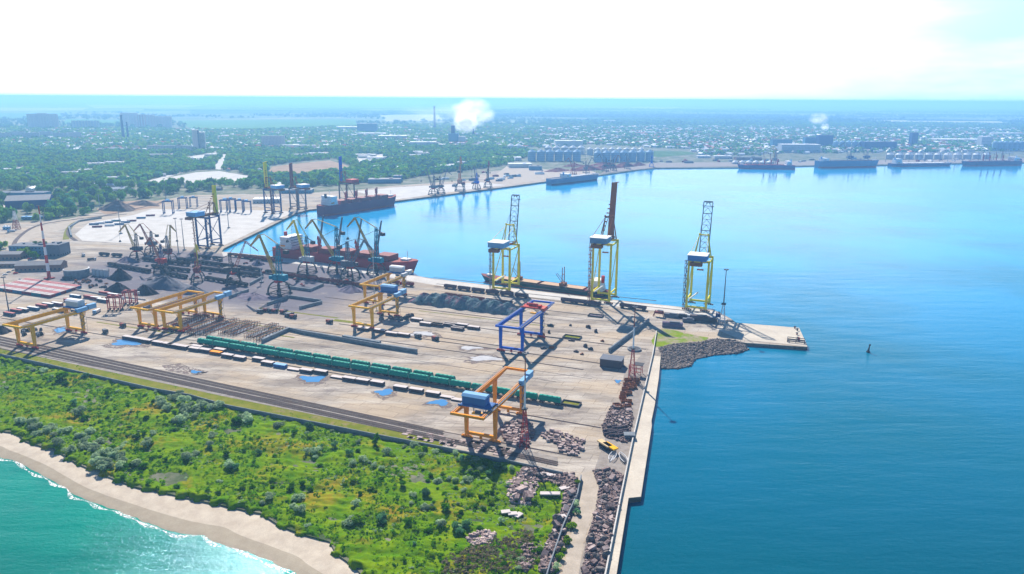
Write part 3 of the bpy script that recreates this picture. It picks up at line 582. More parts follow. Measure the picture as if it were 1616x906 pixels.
for b_, a0, a1 in ((398, -480, -170), (424, -380, -140), (438, -420, -120), (490, -330, -110), (500, -460, -350), (525, -450, -120), (556, -330, -120), (566, -360, -130), (600, -400, -150), (612, -330, -80)): strip('rail_groove', [yard(a0, b_), yard(a1, b_)], .55, .075, M_BALLAST)
for b_, a0, a1, w_ in ((432, -450, -350, 1.6), (447, -420, -330, 1.3), (488, -430, -350, 2.2), (483, -350, -325, 5), (333.5, -520, -430, 1.4), (404, -520, -440, 1.5), (534, -300, -180, 1.2), (396, -300, -160, .9)): strip('weed_strip', resample([yard(a0, b_), yard(a1, b_+.8)], 12), w_, .09, M_VERGE)
# ------------------------------------------------------------------ ship to shore cranes, boom raised
def sts(label, base, pz, tipz, W=16.5, gauge=23, col=LYL, boomcol=GRY, plated=False, house=SKY, roof=WROOF, back=16, rz=YA, lean=.17, rust=RUST, name='ship_to_shore_crane', braces=False, group='container cranes with raised booms', apex=True, stairs=True, sc=1.0):
    t = thing(name, label, 'harbour crane', base, rz, group)
    if sc != 1: t.scale = (sc, sc, sc)
    for y in (0, gauge):
        for x in (0, W):
            lg = MB(); lg.bar((x, y, 2), (x, y, pz), 1.9, 1.7, w2=1.6, h2=1.5); lg.build('leg', col, t)
        MB().bar((-.5, y, 3.0), (W+.5, y, 3.0), 1.1, 1.5).build('sill_beam', col, t)
        MB().bar((-.8, y, pz), (W+.8, y, pz), 1.2, 1.8).build('portal_beam', col, t)
        for bx in (.6, W-.6): b = MB(); bogies(b, bx, y, 5); b.build('bogie', [rust, DRK], t)
    br = MB()
    for x in (0, W):
        br.bar((x, 0, 9), (x, gauge, 9), .9, 1.1); br.bar((x, 0, pz-1), (x, gauge, pz-1), .9, 1.2)
        br.bar((x, 0, 9.5) if not braces else (x, gauge, 9.5), (x, gauge, pz-2) if not braces else (x, 0, pz-2), .55)
        if braces: br.bar((x, 0, 9.5), (x, gauge, pz-2), .5)
    br.build('side_bracing', col, t)
    g = MB(); xa, xb = W*.28, W*.72
    for x in (xa, xb): g.bar((x, -back, pz+1.9), (x, gauge+5, pz+1.9), .9, 1.7)
    for k in range(6): g.bar((xa, -back+k*(gauge+back+5)/5, pz+1.9), (xb, -back+k*(gauge+back+5)/5, pz+1.9), .5)
    g.build('main_girders', rust, t)
    tr = MB(); tr.box((W/2, -back-1.2, pz+1.2), (W*.62, 3.2, 2.4)); tr.bar((W*.2, -back-3, pz+.2), (W*.8, -back-3, pz+.2), .5, 1.2); tr.build('girder_end_frame', rust, t)
    h = MB(); h.box((W/2, -back*.42, pz+5.2), (W*.92, back*.95, 4.6)); ho = h.build('machinery_house', house, t)
    MB().box((W/2, -back*.42, pz+7.7), (W*.98, back*1.0, .4)).build('house_roof', roof, ho)
    # A frame over the waterside legs
    az = pz+min(22, (tipz-pz)*.42); a = MB()
    for x, xt in ((1.5, xa), (W-1.5, xb)):
        a.bar((x, gauge, pz+1), (xt, gauge-2, az), .9, .9, w2=.6, h2=.6); a.bar((x, gauge-8, pz+1), (xt, gauge-2, az), .6); a.bar((xt, gauge-2, az), (x, -back*.8, pz+7), .3)
    a.bar((xa-1, gauge-2, az), (xb+1, gauge-2, az), .9, 1.0); a.box((xa, gauge-3, az+.8), (1.4, 1.4, 1)); a.box((xb, gauge-3, az+.8), (1.4, 1.4, 1))
    if apex: a.build('apex_frame', col if not plated else rust, t)
    hz = pz+2; hy = gauge+4; ty_ = hy+math.sin(lean)*(tipz-hz); b = MB()
    if plated:
        b.bar((W/2, hy, hz), (W/2, ty_, tipz), W*.32, 2.6, w2=W*.3, h2=2.2); b.bar((W/2, ty_-.5, tipz), (W/2+4, ty_+.5, tipz+.5), 1.2, .6); b.build('raised_boom', boomcol, t)
        s2 = MB(); s2.bar((xa-.5, gauge-4, pz+8), (W/2-1, hy+3, pz+(tipz-pz)*.55), .35)
        for k in range(7): f = k/6; s2.box((xa-1+(W/2-xa)*f, gauge-4+6*f, pz+9+f*((tipz-pz)*.45)), (2.2, 1.2, .9))
        s2.build('boom_stairs', RUST, t)
    else:
        n_ = 9; xs = (xa-.2, xb+.2)
        for x in xs: b.bar((x, hy, hz), (x, ty_, tipz), .75, 1.25, w2=.6, h2=.9)
        P = lambda x, f: (x, hy+(ty_-hy)*f, hz+(tipz-hz)*f)
        for k in range(n_+1):
            f = k/n_; b.bar(P(xs[0], f), P(xs[1], f), .6 if k in (0, 4, 7, n_) else .32)
            if k < n_:
                m_ = P(W/2, (k+1)/n_); b.bar(P(xs[0], f), m_, .28); b.bar(P(xs[1], f), m_, .28)
        b.bar((xs[0]-1.2, ty_, tipz-3.5), (xs[1]+1.2, ty_, tipz-3.5), .5); b.bar((xs[0], ty_+.8, tipz+.6), (xs[1], ty_+.8, tipz+.6), .5)
        for x in (W*.42, W*.58): b.cyl((x-.3, ty_, tipz-.6), (x+.3, ty_, tipz-.6), .9, 10)
        b.build('raised_boom', boomcol, t)
        tb = MB()
        for x in xs: tb.bar(P(x, .62), (x, gauge-2, az), .26)
        tb.build('forestay', boomcol, t)
    hk = MB()
    for sx in (-1.4, 1.4): hk.bar((W/2+sx, gauge*.5, pz+1), (W/2+sx, gauge*.5, pz-9), .12)
    hk.box((W/2, gauge*.5, pz-9.5), (5.5, 2, .9)); hk.build('spreader', RUST, t)
    cb = MB(); cb.box((W*.7, gauge*.35, pz-1.5), (2.2, 2.6, 2.6)); cb.build('operator_cab', LGRY, t)
    if stairs:
        st = MB(); n_ = int(pz/3.2)
        for k in range(n_): st.bar((-2.2 if k % 2 else -1.0, -1.0 if k % 2 else -3.4, 2+k*3.2), (-1.0 if k % 2 else -2.2, -3.4 if k % 2 else -1.0, 2+(k+1)*3.2), .8, .35); st.box((-1.8, -3.7 if k % 2 == 0 else -.7, 2+(k+1)*3.2), (2.6, 1.4, .4))
        st.bar((-2.9, -2.2, 1), (-2.9, -2.2, 2+n_*3.2), .35); st.build('zigzag_stairs', GRY if not plated else RUST, t)
    w_ = MB(); w_.bar((W*.1, 2, 9), (W*.45, gauge*.55, 13), .8, 1.0); w_.build('cable_arm', WHT, t)
    return t
def boomtip(b, ty): return hgt(b[0], b[1], ty)
STS_B = [(778.5, 458.5), (933.5, 476.5), (1082.5, 488.5)]
pzs = []
sts('lemon yellow container crane with an open lattice boom, leftmost of the three on the quay', G(*STS_B[0]), 41, 86)
sts('container crane with a rusty solid plated boom raised, middle of three on the quay', G(*STS_B[1]), 53, 103, W=16, plated=True, boomcol=paint('rusty_boom', (.36, .13, .06), .7, (.2, .17, .18), .6), col=LYL, house=paint('steel_blue_panel', (.16, .3, .48), .5), lean=.16)
sts('lemon yellow container crane with a dark lattice boom, nearest the end of the quay', G(*STS_B[2]), 43, 89, house=paint('cobalt_panel', (.08, .25, .6), .45))
QF = R(73)
sts('blue container crane with a yellow and white boom, on the left quay corner', G(313, 391), 37, 72, W=15, gauge=22, col=NAVY, boomcol=LYL, plated=True, house=SKY, roof=SKY, rz=YA, lean=0, rust=RUST, braces=True, apex=True, group='container cranes on the far quay')
for lab, b_, pz_, tz_, c_, bc in (('dark blue container crane with a yellow raised boom, left end of the far quay', (430, 338), 37, 78, NAVY, LYL), ('grey container crane with a dark red raised boom, by the moored bulk ship stern', (470, 331), 33, 72, GRY, DRED), ('dark container crane with a blue raised boom and red house, behind the moored bulk ship', (548, 322), 34, 78, DRK, BLU)):
    sts(lab, G(*b_), pz_, tz_, W=16, gauge=20, col=c_, boomcol=bc, plated=True, house=RED if bc is BLU else SKY, roof=RED if bc is BLU else WROOF, rz=R(50), lean=0, rust=RUST, group='container cranes on the far quay')

# ------------------------------------------------------------------ portal slewing cranes
def slew(label, px, py, az, col=TEAL, boom=GRY, body=None, L_=27, luff=62, portal=DRK, s=1.0, beak=13, group='slewing portal cranes on the coal quay', base=None, tower=15, cw=True):
    t = thing('portal_crane', label, 'portal crane', base or G(px, py), az, group)
    if s != 1: t.scale = (s, s, s)
    p = MB()
    for sx in (-1, 1):
        for sy in (-1, 1):
            pr = Vector((sx*5.6, sy*5.2, .8))
            for k in range(1, 6):
                a = k/5*math.pi/2; q = Vector((sx*(1.6+4.0*math.cos(a)), sy*(1.6+3.6*math.cos(a)), .8+8.4*math.sin(a))); p.bar(pr, q, .9, .9); pr = q
            p.box((sx*5.6, sy*5.2, .6), (2.8, .9, 1.1))
        p.bar((sx*5.6, -5.2, 1.2), (sx*5.6, 5.2, 1.2), .6); p.bar((-5.6, sx*5.2, 1.4), (5.6, sx*5.2, 1.4), .6)
        p.bar((-4.8, sx*4.4, 5), (4.8, sx*4.4, 5), .4); p.bar((sx*4.8, -4.4, 5), (sx*4.8, 4.4, 5), .4)
    p.build('portal', portal, t)
    MB().cyl((0, 0, 8.6), (0, 0, 10.2), 3.0, 16).build('slew_ring', RED if portal is DRK else portal, t)
    c = MB(); c.box((1.5, 0, 12.2), (4.2, 4.6, 4)); c.box((5.0, 2.0, 12.0), (2.2, 1.8, 2.4)); c.box((-4.2, 0, 12.4), (5.6, 4.4, 4.2)); h = c.build('machinery_house', body or col, t)
    w = MB(); w.box((6.13, 2.0, 12.3), (.08, 1.6, 1.3)); w.build('cab_window', GLS, h)
    tz = 14+tower; tw = MB(); tw.lattice((-1, 0, 14), (-1.6, 0, tz), 3.0, 3.0, 5, .42, 1.4, 1.4); tw.build('tower', col, t)
    lf = R(luff); f = Vector((2.2, 0, 13.5)); hd = f+Vector((math.cos(lf)*L_, 0, math.sin(lf)*L_))
    b = MB(); b.lattice(f, hd, 2.6, 1.2, 8, .36, .7, .6); b.build('boom', boom, t)
    j = MB(); bk = hd+Vector((beak*.72, 0, -beak*.66)); back_ = hd+Vector((-4.2, 0, 1.2)); j.lattice(hd, bk, 1.4, 1.2, 4, .34, .5, .4); j.bar(hd, back_, .5); j.build('fly_jib', boom, t)
    ti = MB(); ti.bar(back_, (-1.6, .7, tz), .3); ti.bar(back_, (-1.6, -.7, tz), .3); ti.bar(hd-(hd-f)*.45, (-1.6, 0, tz-2), .28); ti.build('tie_rods', boom, t)
    if cw:
        k = MB(); k.bar((-1.6, 0, tz-1), (-8.5, 0, tz-4), .5, .5); k.box((-8.6, 0, tz-5), (3.2, 3, 2.6)); k.build('counterweight', DRK if portal is DRK else col, t)
    r = MB(); r.bar(bk, (bk.x, 0, max(4, bk.z-9)), .12); r.box((bk.x, 0, max(4, bk.z-9)-1.1), (2.0, 2.2, 2.0), top=(.4, .5)); r.build('grab', DRK, t)
    return t
LB = paint('pale_lattice', (.5, .34, .06), .6); RB = paint('faded_red_lattice', (.36, .1, .06), .6)
slew('dark slewing crane with a pale boom reaching left, on the black coal stockyard', 217, 409, R(165), DRK, LB, L_=26, luff=70)
slew('slewing crane with a red hut and drooping boom, standing by the long coal pile', 256, 429, R(150), NAVY, RB, body=RED, L_=24, luff=60)
slew('slewing crane with a red body and upright yellow lattice boom, left of the light poles', 268, 413, R(80), GRY, LB, body=DRED, L_=26, luff=79)
slew('slewing crane with yellow mast head and pale red tower, right of the coal pile', 313, 444, R(100), RB, LYL, body=DRED, L_=22, luff=80)
slew('slewing crane with dark base and thin red boom leaning right, beside the black wagons', 369, 448, R(20), DRK, RB, L_=24, luff=66, tower=12, s=1.15)
slew('tall teal slewing crane standing closest, before the L shaped dark wall', 441, 464, R(155), TEAL, LB, body=TEAL, L_=30, luff=66, tower=22, s=1.3)
slew('slewing crane with a bright yellow jib, at the stern of the red cargo ship', 485, 430, R(150), TEAL, LYL, body=LGRY, L_=32, luff=72, tower=18, s=1.2)
slew('left of two tall teal slewing cranes beside the red ship, boom reaching left', 532, 430, R(150), TEAL, LB, body=TEAL, L_=38, luff=52, tower=26, s=1.2)
slew('grey slewing crane with a boom reaching to the right, between the two teal cranes', 553, 440, R(-20), GRY, GRY, L_=22, luff=58, tower=16, s=1.25)
slew('right of two tall teal slewing cranes beside the red ship, boom reaching left', 594, 432, R(150), TEAL, LB, body=TEAL, L_=38, luff=60, tower=26, s=1.2)
slew('tall slewing crane with a boom reaching left, half hidden behind the coal yard cranes', 240, 400, R(170), GRY, RB, L_=22, luff=66, tower=12)
# far quay cranes
for i, (x, y, az, c_, b_, s_, lf, lab) in enumerate([(684, 307, 160, GRY, GRY, 1.2, 70, 'grey slewing crane on the far quay, leftmost of the group past the ship'), (696, 305, 20, DRK, GRY, 1.1, 72, 'dark slewing crane standing close beside the grey one on the far quay'), (726, 301, 85, paint('orange_lattice', (.6, .24, .1), .6), bpy.data.materials['orange_lattice'], 1.6, 80, 'tall orange lattice crane on the far quay'), (752, 298, 120, BLU, GRY, 1.1, 74, 'blue bodied slewing crane on the far quay'), (770, 296, 80, DRK, RB, 1.3, 80, 'dark slewing crane with upright red boom at the right end of the far quay group'),
        (905, 275, 150, RB, RB, 1.0, 65, 'red slewing crane over the scrap quay behind the blue ship'), (925, 273, 30, GRY, GRY, 1.0, 60, 'grey slewing crane over the scrap quay behind the blue ship'), (955, 270, 150, DRK, GRY, 1.1, 62, 'dark slewing crane over the scrap quay, right of the blue ship'), (968, 269, 30, DRK, RB, 1.0, 66, 'dark slewing crane with a rusty boom over the scrap quay'), (990, 266.5, 110, GRY, GRY, 1.0, 74, 'grey slewing crane near the right end of the scrap quay'), (1028, 263.5, 80, BLU, GRY, 1.1, 70, 'blue slewing crane standing alone right of the scrap quay'),
        (1222, 260, 100, GRY, LB, 1.3, 70, 'grey slewing crane behind the dark ship with white wheelhouse'), (1340, 258, 150, NAVY, GRY, 1.5, 64, 'blue slewing crane behind the pale blue bulk ship, left of two'), (1366, 257.5, 150, NAVY, GRY, 1.5, 66, 'blue slewing crane behind the pale blue bulk ship, right of two')]):
    slew(lab, x, y, R(az), c_, b_, s=s_, luff=lf, portal=c_ if i > 4 else DRK, group='slewing cranes along the far quays')
# blue yard gantries far left
for i, (x, y, s_) in enumerate([(258, 338, 1.0), (282, 330, .9), (300, 327, .8), (348, 336, 1.0), (358, 333, .95), (372, 334, .9), (383, 336, .9)]):
    gp = 'small blue yard gantries beyond the left quay'
    t = thing('yard_gantry', 'small blue four legged yard gantry, %s from the left of the row by the woods' % ORD[i], 'gantry crane', G(x, y), R(8), gp); t.scale = (s_*.85,)*3
    for xx in (0, 16):
        for yy in (0, 9): MB().bar((xx, yy, 0), (xx, yy, 22), 1.3).build('leg', NAVY, t)
        MB().bar((xx, -1, 2), (xx, 10, 2), 1.5).build('sill_beam', NAVY, t)
    for yy in (0, 9): MB().bar((-1, yy, 22.8), (17, yy, 22.8), 1.5, 1.8).build('girder', NAVY, t)
    MB().box((8, 4.5, 25), (5, 8, 3)).build('trolley', SKY, t)
# red straddle carriers
for i, (x, y) in enumerate([(171, 492), (196, 483)]):
    t = thing('straddle_carrier', ['red straddle carrier frame with many legs, the nearer of two by the dark containers', 'red straddle carrier frame, the farther of two by the dark containers'][i], 'straddle carrier', G(x, y), YA+.6, 'red straddle carriers')
    f = MB()
    for xx in (0, 4.8, 9.6): 
        for yy in (0, 5.2): f.bar((xx, yy, 1), (xx, yy, 12), .7)
    f.build('legs_frame', RED, t)
    b = MB(); b.box((4.8, 0, 12.2), (11.5, 1, 1.2)); b.box((4.8, 5.2, 12.2), (11.5, 1, 1.2)); b.box((2, 2.6, 12.6), (2.4, 5, 1.6)); b.box((7.6, 2.6, 12.4), (2.4, 5, 1.6)); b.bar((0, 0, 3), (9.6, 0, 3), .6); b.bar((0, 5.2, 3), (9.6, 5.2, 3), .6); b.build('top_frame', DRED, t)
    for yy in (0, 5.2):
        w = MB()
        for xx in (0, 3.2, 6.4, 9.6): w.cyl((xx, yy-.4, .8), (xx, yy+.4, .8), .8, 12)
        w.build('wheels', WIRE, t)
    MB().box((11.3, 4.4, 10), (1.8, 2, 2.2)).build('cab', LGRY, t)
# ------------------------------------------------------------------ ships (x runs from stern to bow, z=0 at the waterline)
def hull(Ln, B, D, sheer=2.5, mi_boot=True, fo=.16):
    mb = MB(); ns = 26; lv = [-.6, 0, .22, .7, 1.0]; rows = []
    for i in range(ns+1):
        u = i/ns; x = -Ln/2+Ln*u
        full = 1.0
        if u > .8: full = math.sqrt(max(0, 1-((u-.8)/.2)**2.0))
        if u < .1: full = .72+.28*math.sin(u/.1*math.pi/2)
        zd = D+sheer*max(0, (u-.82)/.18)**1.5+sheer*.3*max(0, (.14-u)/.14)
        row = []
        for k, h in enumerate(lv):
            fl = full if h > .9 else full*(.82+.18*max(0, h)) if u > .78 else full*(1 if h > 0 else .96)
            xx = x + (0 if h > .9 else -(1-max(0, h))*Ln*.035*max(0, (u-.85)/.15))
            row.append((xx, B/2*max(fl, .02), -1.0 if h < 0 else zd*h))
        rows.append(row)
    V = []; 
    for row in rows: V += [(x, y, z) for x, y, z in row]+[(x, -y, z) for x, y, z in row]
    n = len(lv)
    for i in range(ns):
        for s_ in (0, 1):
            for k in range(n-1):
                a = i*2*n+s_*n+k; b_ = a+2*n; q = (a, a+1, b_+1, b_) if s_ == 0 else (a, b_, b_+1, a+1)
                mb.f.append(q); mb.m.append(1 if k < 2 else 0)
        a = i*2*n+n-1; mb.f.append((a, a+n, a+3*n, a+2*n)); mb.m.append(2)
    mb.f.append(tuple(range(n-1, -1, -1))+tuple(range(n, 2*n))); mb.m.append(0); mb.v = V
    return mb
def ship(label, mid, rz, Ln, B, D, hc, boot, deck, hatches=5, hcol=RED, house=.11, tiers=4, hw=WHT, cranes=0, ccol=RED, funnel=RED, posts=0, group=None, name='cargo_ship', hh=1.6, jib=26, stack=1, cw_=.8, jibcol=None, flip=False, fore=True):
    t = thing(name, label, 'ship', (mid.x, mid.y, -2.5), rz, group)
    ho = hull(Ln, B, D).build('hull', [hc, boot, deck], t)
    bw = MB()
    for s_ in (-1, 1): bw.bar((-Ln*.48, s_*B*.47, D+.6), (Ln*.3, s_*B*.47, D+.6), .15, 1.0)
    bw.build('bulwark', hc, ho)
    xs = -Ln/2+Ln*house
    x0 = xs+Ln*.075; x1 = Ln*.36
    for i in range(hatches):
        c = x0+(x1-x0)*(i+.5)/hatches; w = (x1-x0)/hatches*(.72 if cranes else .86)
        h = MB(); h.box((c, 0, D+hh/2), (w, B*.66, hh)); q = h.build('hatch_coaming', deck if hcol is not deck else RUST, t)
        MB().box((c, 0, D+hh+.25), (w*.98, B*.68, .5)).build('hatch_cover', hcol, q)
    z = D
    for k in range(tiers):
        f = 1-.1*k; MB().box((xs-.0*k, 0, z+1.35), (Ln*.085*f+2, B*(.86 if k < tiers-1 else .98), 2.7)).build('superstructure_deck', hw, t)
        if k: MB().box((xs+(Ln*.085*f+2)/2+.04, 0, z+1.6), (.1, B*.7, .9)).build('window_band', GLS, t)
        z += 2.9
    MB().cyl((xs-Ln*.035-1, 0, z-3), (xs-Ln*.035-1.5, 0, z+3.6), 2.0*min(1, B/18), 12).build('funnel', funnel, t)
    m_ = MB(); m_.bar((xs+1, 0, z), (xs+1, 0, z+8), .4); m_.bar((xs+1, -2.4, z+5), (xs+1, 2.4, z+5), .25); m_.build('radar_mast', WHT, t)
    if fore:
        m_ = MB(); m_.bar((Ln*.43, 0, D+2), (Ln*.43, 0, D+11), .45); m_.box((Ln*.42, 0, D+2.2), (Ln*.05, B*.3, 1.6)); m_.build('foremast', hw, t)
    lb = MB(); lb.box((xs-3, B*.42, D+4.2), (6, 2, 1.6)); lb.box((xs-3, -B*.42, D+4.2), (6, 2, 1.6)); lb.build('lifeboat', ORG, t)
    for i in range(cranes):
        c = x0+(x1-x0)*(i+1)/hatches if cranes < hatches else x0+(x1-x0)*(i+.5)/cranes
        e = MB(); e.cyl((c, 0, D), (c, 0, D+9), 1.5, 12); e.box((c, 0, D+11), (3.2, 3.4, 4.6), top=(.7, .8)); e.box((c-1.5, 0, D+15), (2, 2.4, 4), top=(.5, .5)); cr = e.build('deck_crane', ccol, t)
        j = MB(); az = .25*(-1)**i; 
        for s_ in (-1, 1): j.bar((c+1, s_*1.3, D+11), (c+jib*.25, s_*.4, D+11+jib*.96), .8)
        for k in range(1, 6): j.bar((c+1+(jib*.25-1)*k/6, -1.3+.9*k/6, D+11+jib*.96*k/6), (c+1+(jib*.25-1)*k/6, 1.3-.9*k/6, D+11+jib*.96*k/6), .3)
        j.bar((c-1.6, 0, D+17), (c+jib*.25, 0, D+11+jib*.96), .16); j.build('crane_jib', jibcol or RB, cr)
    for i in range(posts):
        c = x0+(x1-x0)*(i+.5)/posts
        e = MB()
        for s_ in (-1, 1): e.cyl((c, s_*2.6, D), (c, s_*2.4, D+19), .55, 10, .35); e.bar((c, s_*2.4, D+4), (c+7, s_*1.4, D+12), .35)
        e.bar((c, -2.6, D+12), (c, 2.6, D+12), .5); e.box((c, 0, D+2), (5, B*.5, 4)); e.build('derrick_posts', RUST, t)
    return t
def mid_of(p, q, dz=-2.5): a, b_ = G(*p, dz), G(*q, dz); return (a+b_)/2, math.atan2(b_.y-a.y, b_.x-a.x), (b_-a).length
BOOT = paint('red_boot_topping', (.3, .04, .03), .6); DKRED = paint('red_deck', (.3, .06, .05), .7); TAND = paint('tan_hold', (.55, .38, .26), .8); DKGR = paint('dark_green_hull', (.02, .08, .07), .5); BLK = paint('black_hull', (.03, .035, .05), .5)
a = yard(-562, 677); b_ = yard(-372, 664)
ship('long red cargo ship with four red deck cranes and white wheelhouse, behind the slewing cranes', (a+b_)/2, math.atan2(b_.y-a.y, b_.x-a.x), (b_-a).length, 25, 12, paint('faded_red_hull', (.36, .03, .04), .55), BOOT, DKRED, hatches=5, hcol=DRED, cranes=4, tiers=5, jib=31, funnel=RED, jibcol=GRY, hh=5)
a = G(950, 469, -2.5)+E2*2; b_ = G(766, 444, -2.5)+E2*2
m0, L0 = (a+b_)/2, (b_-a).length
ship('low coaster with open tan holds and dark green bow, moored beside the container cranes', m0, math.atan2(b_.y-a.y, b_.x-a.x), L0+12, 15, 4.6, DKGR, BOOT, DRED, hatches=4, hcol=TAND, posts=2, tiers=4, funnel=RED, house=.09, hh=.9)
m1, r1, l1 = mid_of((500, 341), (619, 323)); m1 += Vector((6, 2, 0))
ship('dark red bulk ship with white superstructure at the left, moored at the far quay', m1, r1, l1, 26, 15, paint('maroon_hull', (.2, .025, .06), .55), BOOT, DKRED, hatches=5, hcol=DRED, cranes=4, tiers=5, funnel=DRK, jib=8, hh=5)
m1, r1, l1 = mid_of((866, 292), (944, 283))
ship('dark blue ship with white lettering stripe and big bow, moored by the scrap quay', m1, r1, l1, 22, 12, BGRN, BLK, GRY, hatches=4, hcol=LGRY, tiers=3, funnel=SKY, house=.32)
for lab, p, q, D_, hc, dk, hk, kw in (('dark cargo ship with a white wheelhouse at its right, moored across the bay', (1253, 267), (1163, 266), 10, NAVY, DKRED, DRED, dict(tiers=4, cranes=3, jib=20)),
        ('large pale blue bulk ship riding high, moored across the bay', (1288, 265), (1386, 263.5), 18, paint('sea_blue_hull', (.03, .2, .34), .5), GRY, GRY, dict(tiers=3)),
        ('low dark ship with long pale hatch covers, moored across the bay', (1404, 262.5), (1502, 261.5), 7, NAVY, GRY, WROOF, dict(tiers=5)),
        ('dark ship with deck cranes and a white wheelhouse at its right end, farthest right', (1608, 260.5), (1516, 262), 12, paint('slate_hull', (.04, .08, .16), .5), DKRED, GRY, dict(tiers=4, cranes=4, jib=16))):
    m1, r1, l1 = mid_of(p, q); ship(lab, m1, r1, l1, 26, D_, hc, BOOT, dk, hatches=6, hcol=hk, funnel=SKY, group='ships moored across the bay', **kw)

# ------------------------------------------------------------------ light masts and pylons
def mast(label, px, py, ty, style='thin', name='light_mast', group='tall light masts around the port'):
    p = G(px, py); h = hgt(px, py, ty); t = thing(name, label, 'light mast', p, YA, group)
    redm, whm = RED, WHT
    if style == 'redwhite':
        n_ = 9
        for k in range(n_):
            z0, z1 = h*k/n_, h*(k+1)/n_; w0, w1 = 2.6*(1-z0/h)+.9, 2.6*(1-z1/h)+.9
            MB().cyl((0, 0, z0), (0, 0, z1), w0/2, 10, w1/2).build('mast_section', redm if k % 2 == 0 else whm, t)
        MB().box((0, 0, .6), (7, 7, 1.2)).build('base_slab', paint('red_base', (.3, .06, .07), .8), t)
    elif style == 'lattice':
        k = .42; MB().lattice((0, 0, 0), (0, 0, h*k), 4.0, 4.0, 5, .3, 1.0, 1.0).build('lattice_foot', paint('mast_red', (.42, .05, .05), .6), t)
        MB().cyl((0, 0, h*k), (0, 0, h*.72), .6, 8, .42).build('mast_section', whm, t)
        MB().cyl((0, 0, h*.72), (0, 0, h), .36, 8, .2).build('mast_top', RB, t)
        MB().box((0, 0, h*k), (2.6, 2.6, .6)).build('platform', DRK, t)
    elif style == 'pier':
        k = .38; MB().lattice((0, 0, 0), (0, 0, h*k), 4.6, 4.6, 4, .35, 1.2, 1.2).build('lattice_foot', LGRY, t)
        MB().cyl((0, 0, h*k), (0, 0, h), .5, 8, .28).build('mast_section', GRY, t)
        MB().box((0, 0, h*k), (3.4, 3.4, .9)).build('platform', DRK, t)
    elif style == 'pylon':
        MB().lattice((0, 0, 0), (0, 0, h*.5), 7, 7, 4, .6, 4, 4).build('lower_lattice', RB, t); MB().lattice((0, 0, h*.5), (0, 0, h), 4, 4, 4, .5, 1.6, 1.6).build('upper_lattice', WHT, t)
    else:
        MB().cyl((0, 0, 0), (0, 0, h), .55, 8, .25).build('mast_section', GRY if style == 'thin' else LGRY, t); MB().box((0, 0, .6), (3, 3, 1.2)).build('base_slab', GRY, t)
    hd = MB(); hd.box((0, 0, h), (2.4, 2.4, .3))
    for k in range(6): a = k*math.pi/3; hd.box((1.5*math.cos(a), 1.5*math.sin(a), h+.3), (.8, .8, .6), rz=a)
    hd.build('floodlights', GRY, t); return t
mast('red and white banded mast beside the brick shed, tallest at the left', 78, 440, 325, 'redwhite')
mast('light mast with red lattice foot and white shaft, through the orange gantry crane', 827.5, 706, 558, 'lattice')
mast('light mast with red lattice foot, standing in the row of rusty bins by the pier', 997, 596, 485, 'lattice')
mast('grey light mast with white lattice foot and dark platform, at the start of the jetty', 1139.5, 512, 426, 'pier')
mast('red and white light mast between the two mid yard yellow gantry cranes', 591, 466, 396, 'plain')
mast('thin dark red mast at the far left edge beside the container block', 14, 492, 438, 'thin')
mast('thin light pole on the pale storage field, leftmost, behind the black stockyard', 191, 369, 325, 'thin')
mast('thin light pole, the left of two close together behind the upright lattice crane', 282, 401, 345, 'thin')
mast('thin light pole, the right of two close together behind the upright lattice crane', 291, 395, 346, 'thin')
mast('thin light pole right of the big blue container crane', 361, 360, 324, 'thin')
mast('lattice pylon with a pinkish foot beside the road at the far left', 26.5, 362, 333, 'pylon', 'lattice_pylon')
mast('short grey light mast at the edge of the wood, left of the brown stockyard', 158, 331, 308, 'plain')
mast('thin light mast rising behind the left blue yard gantries', 262, 314, 282, 'thin')
mast('short light pole on the quay beside the coal pile and teal crane', 413, 446, 424, 'plain')

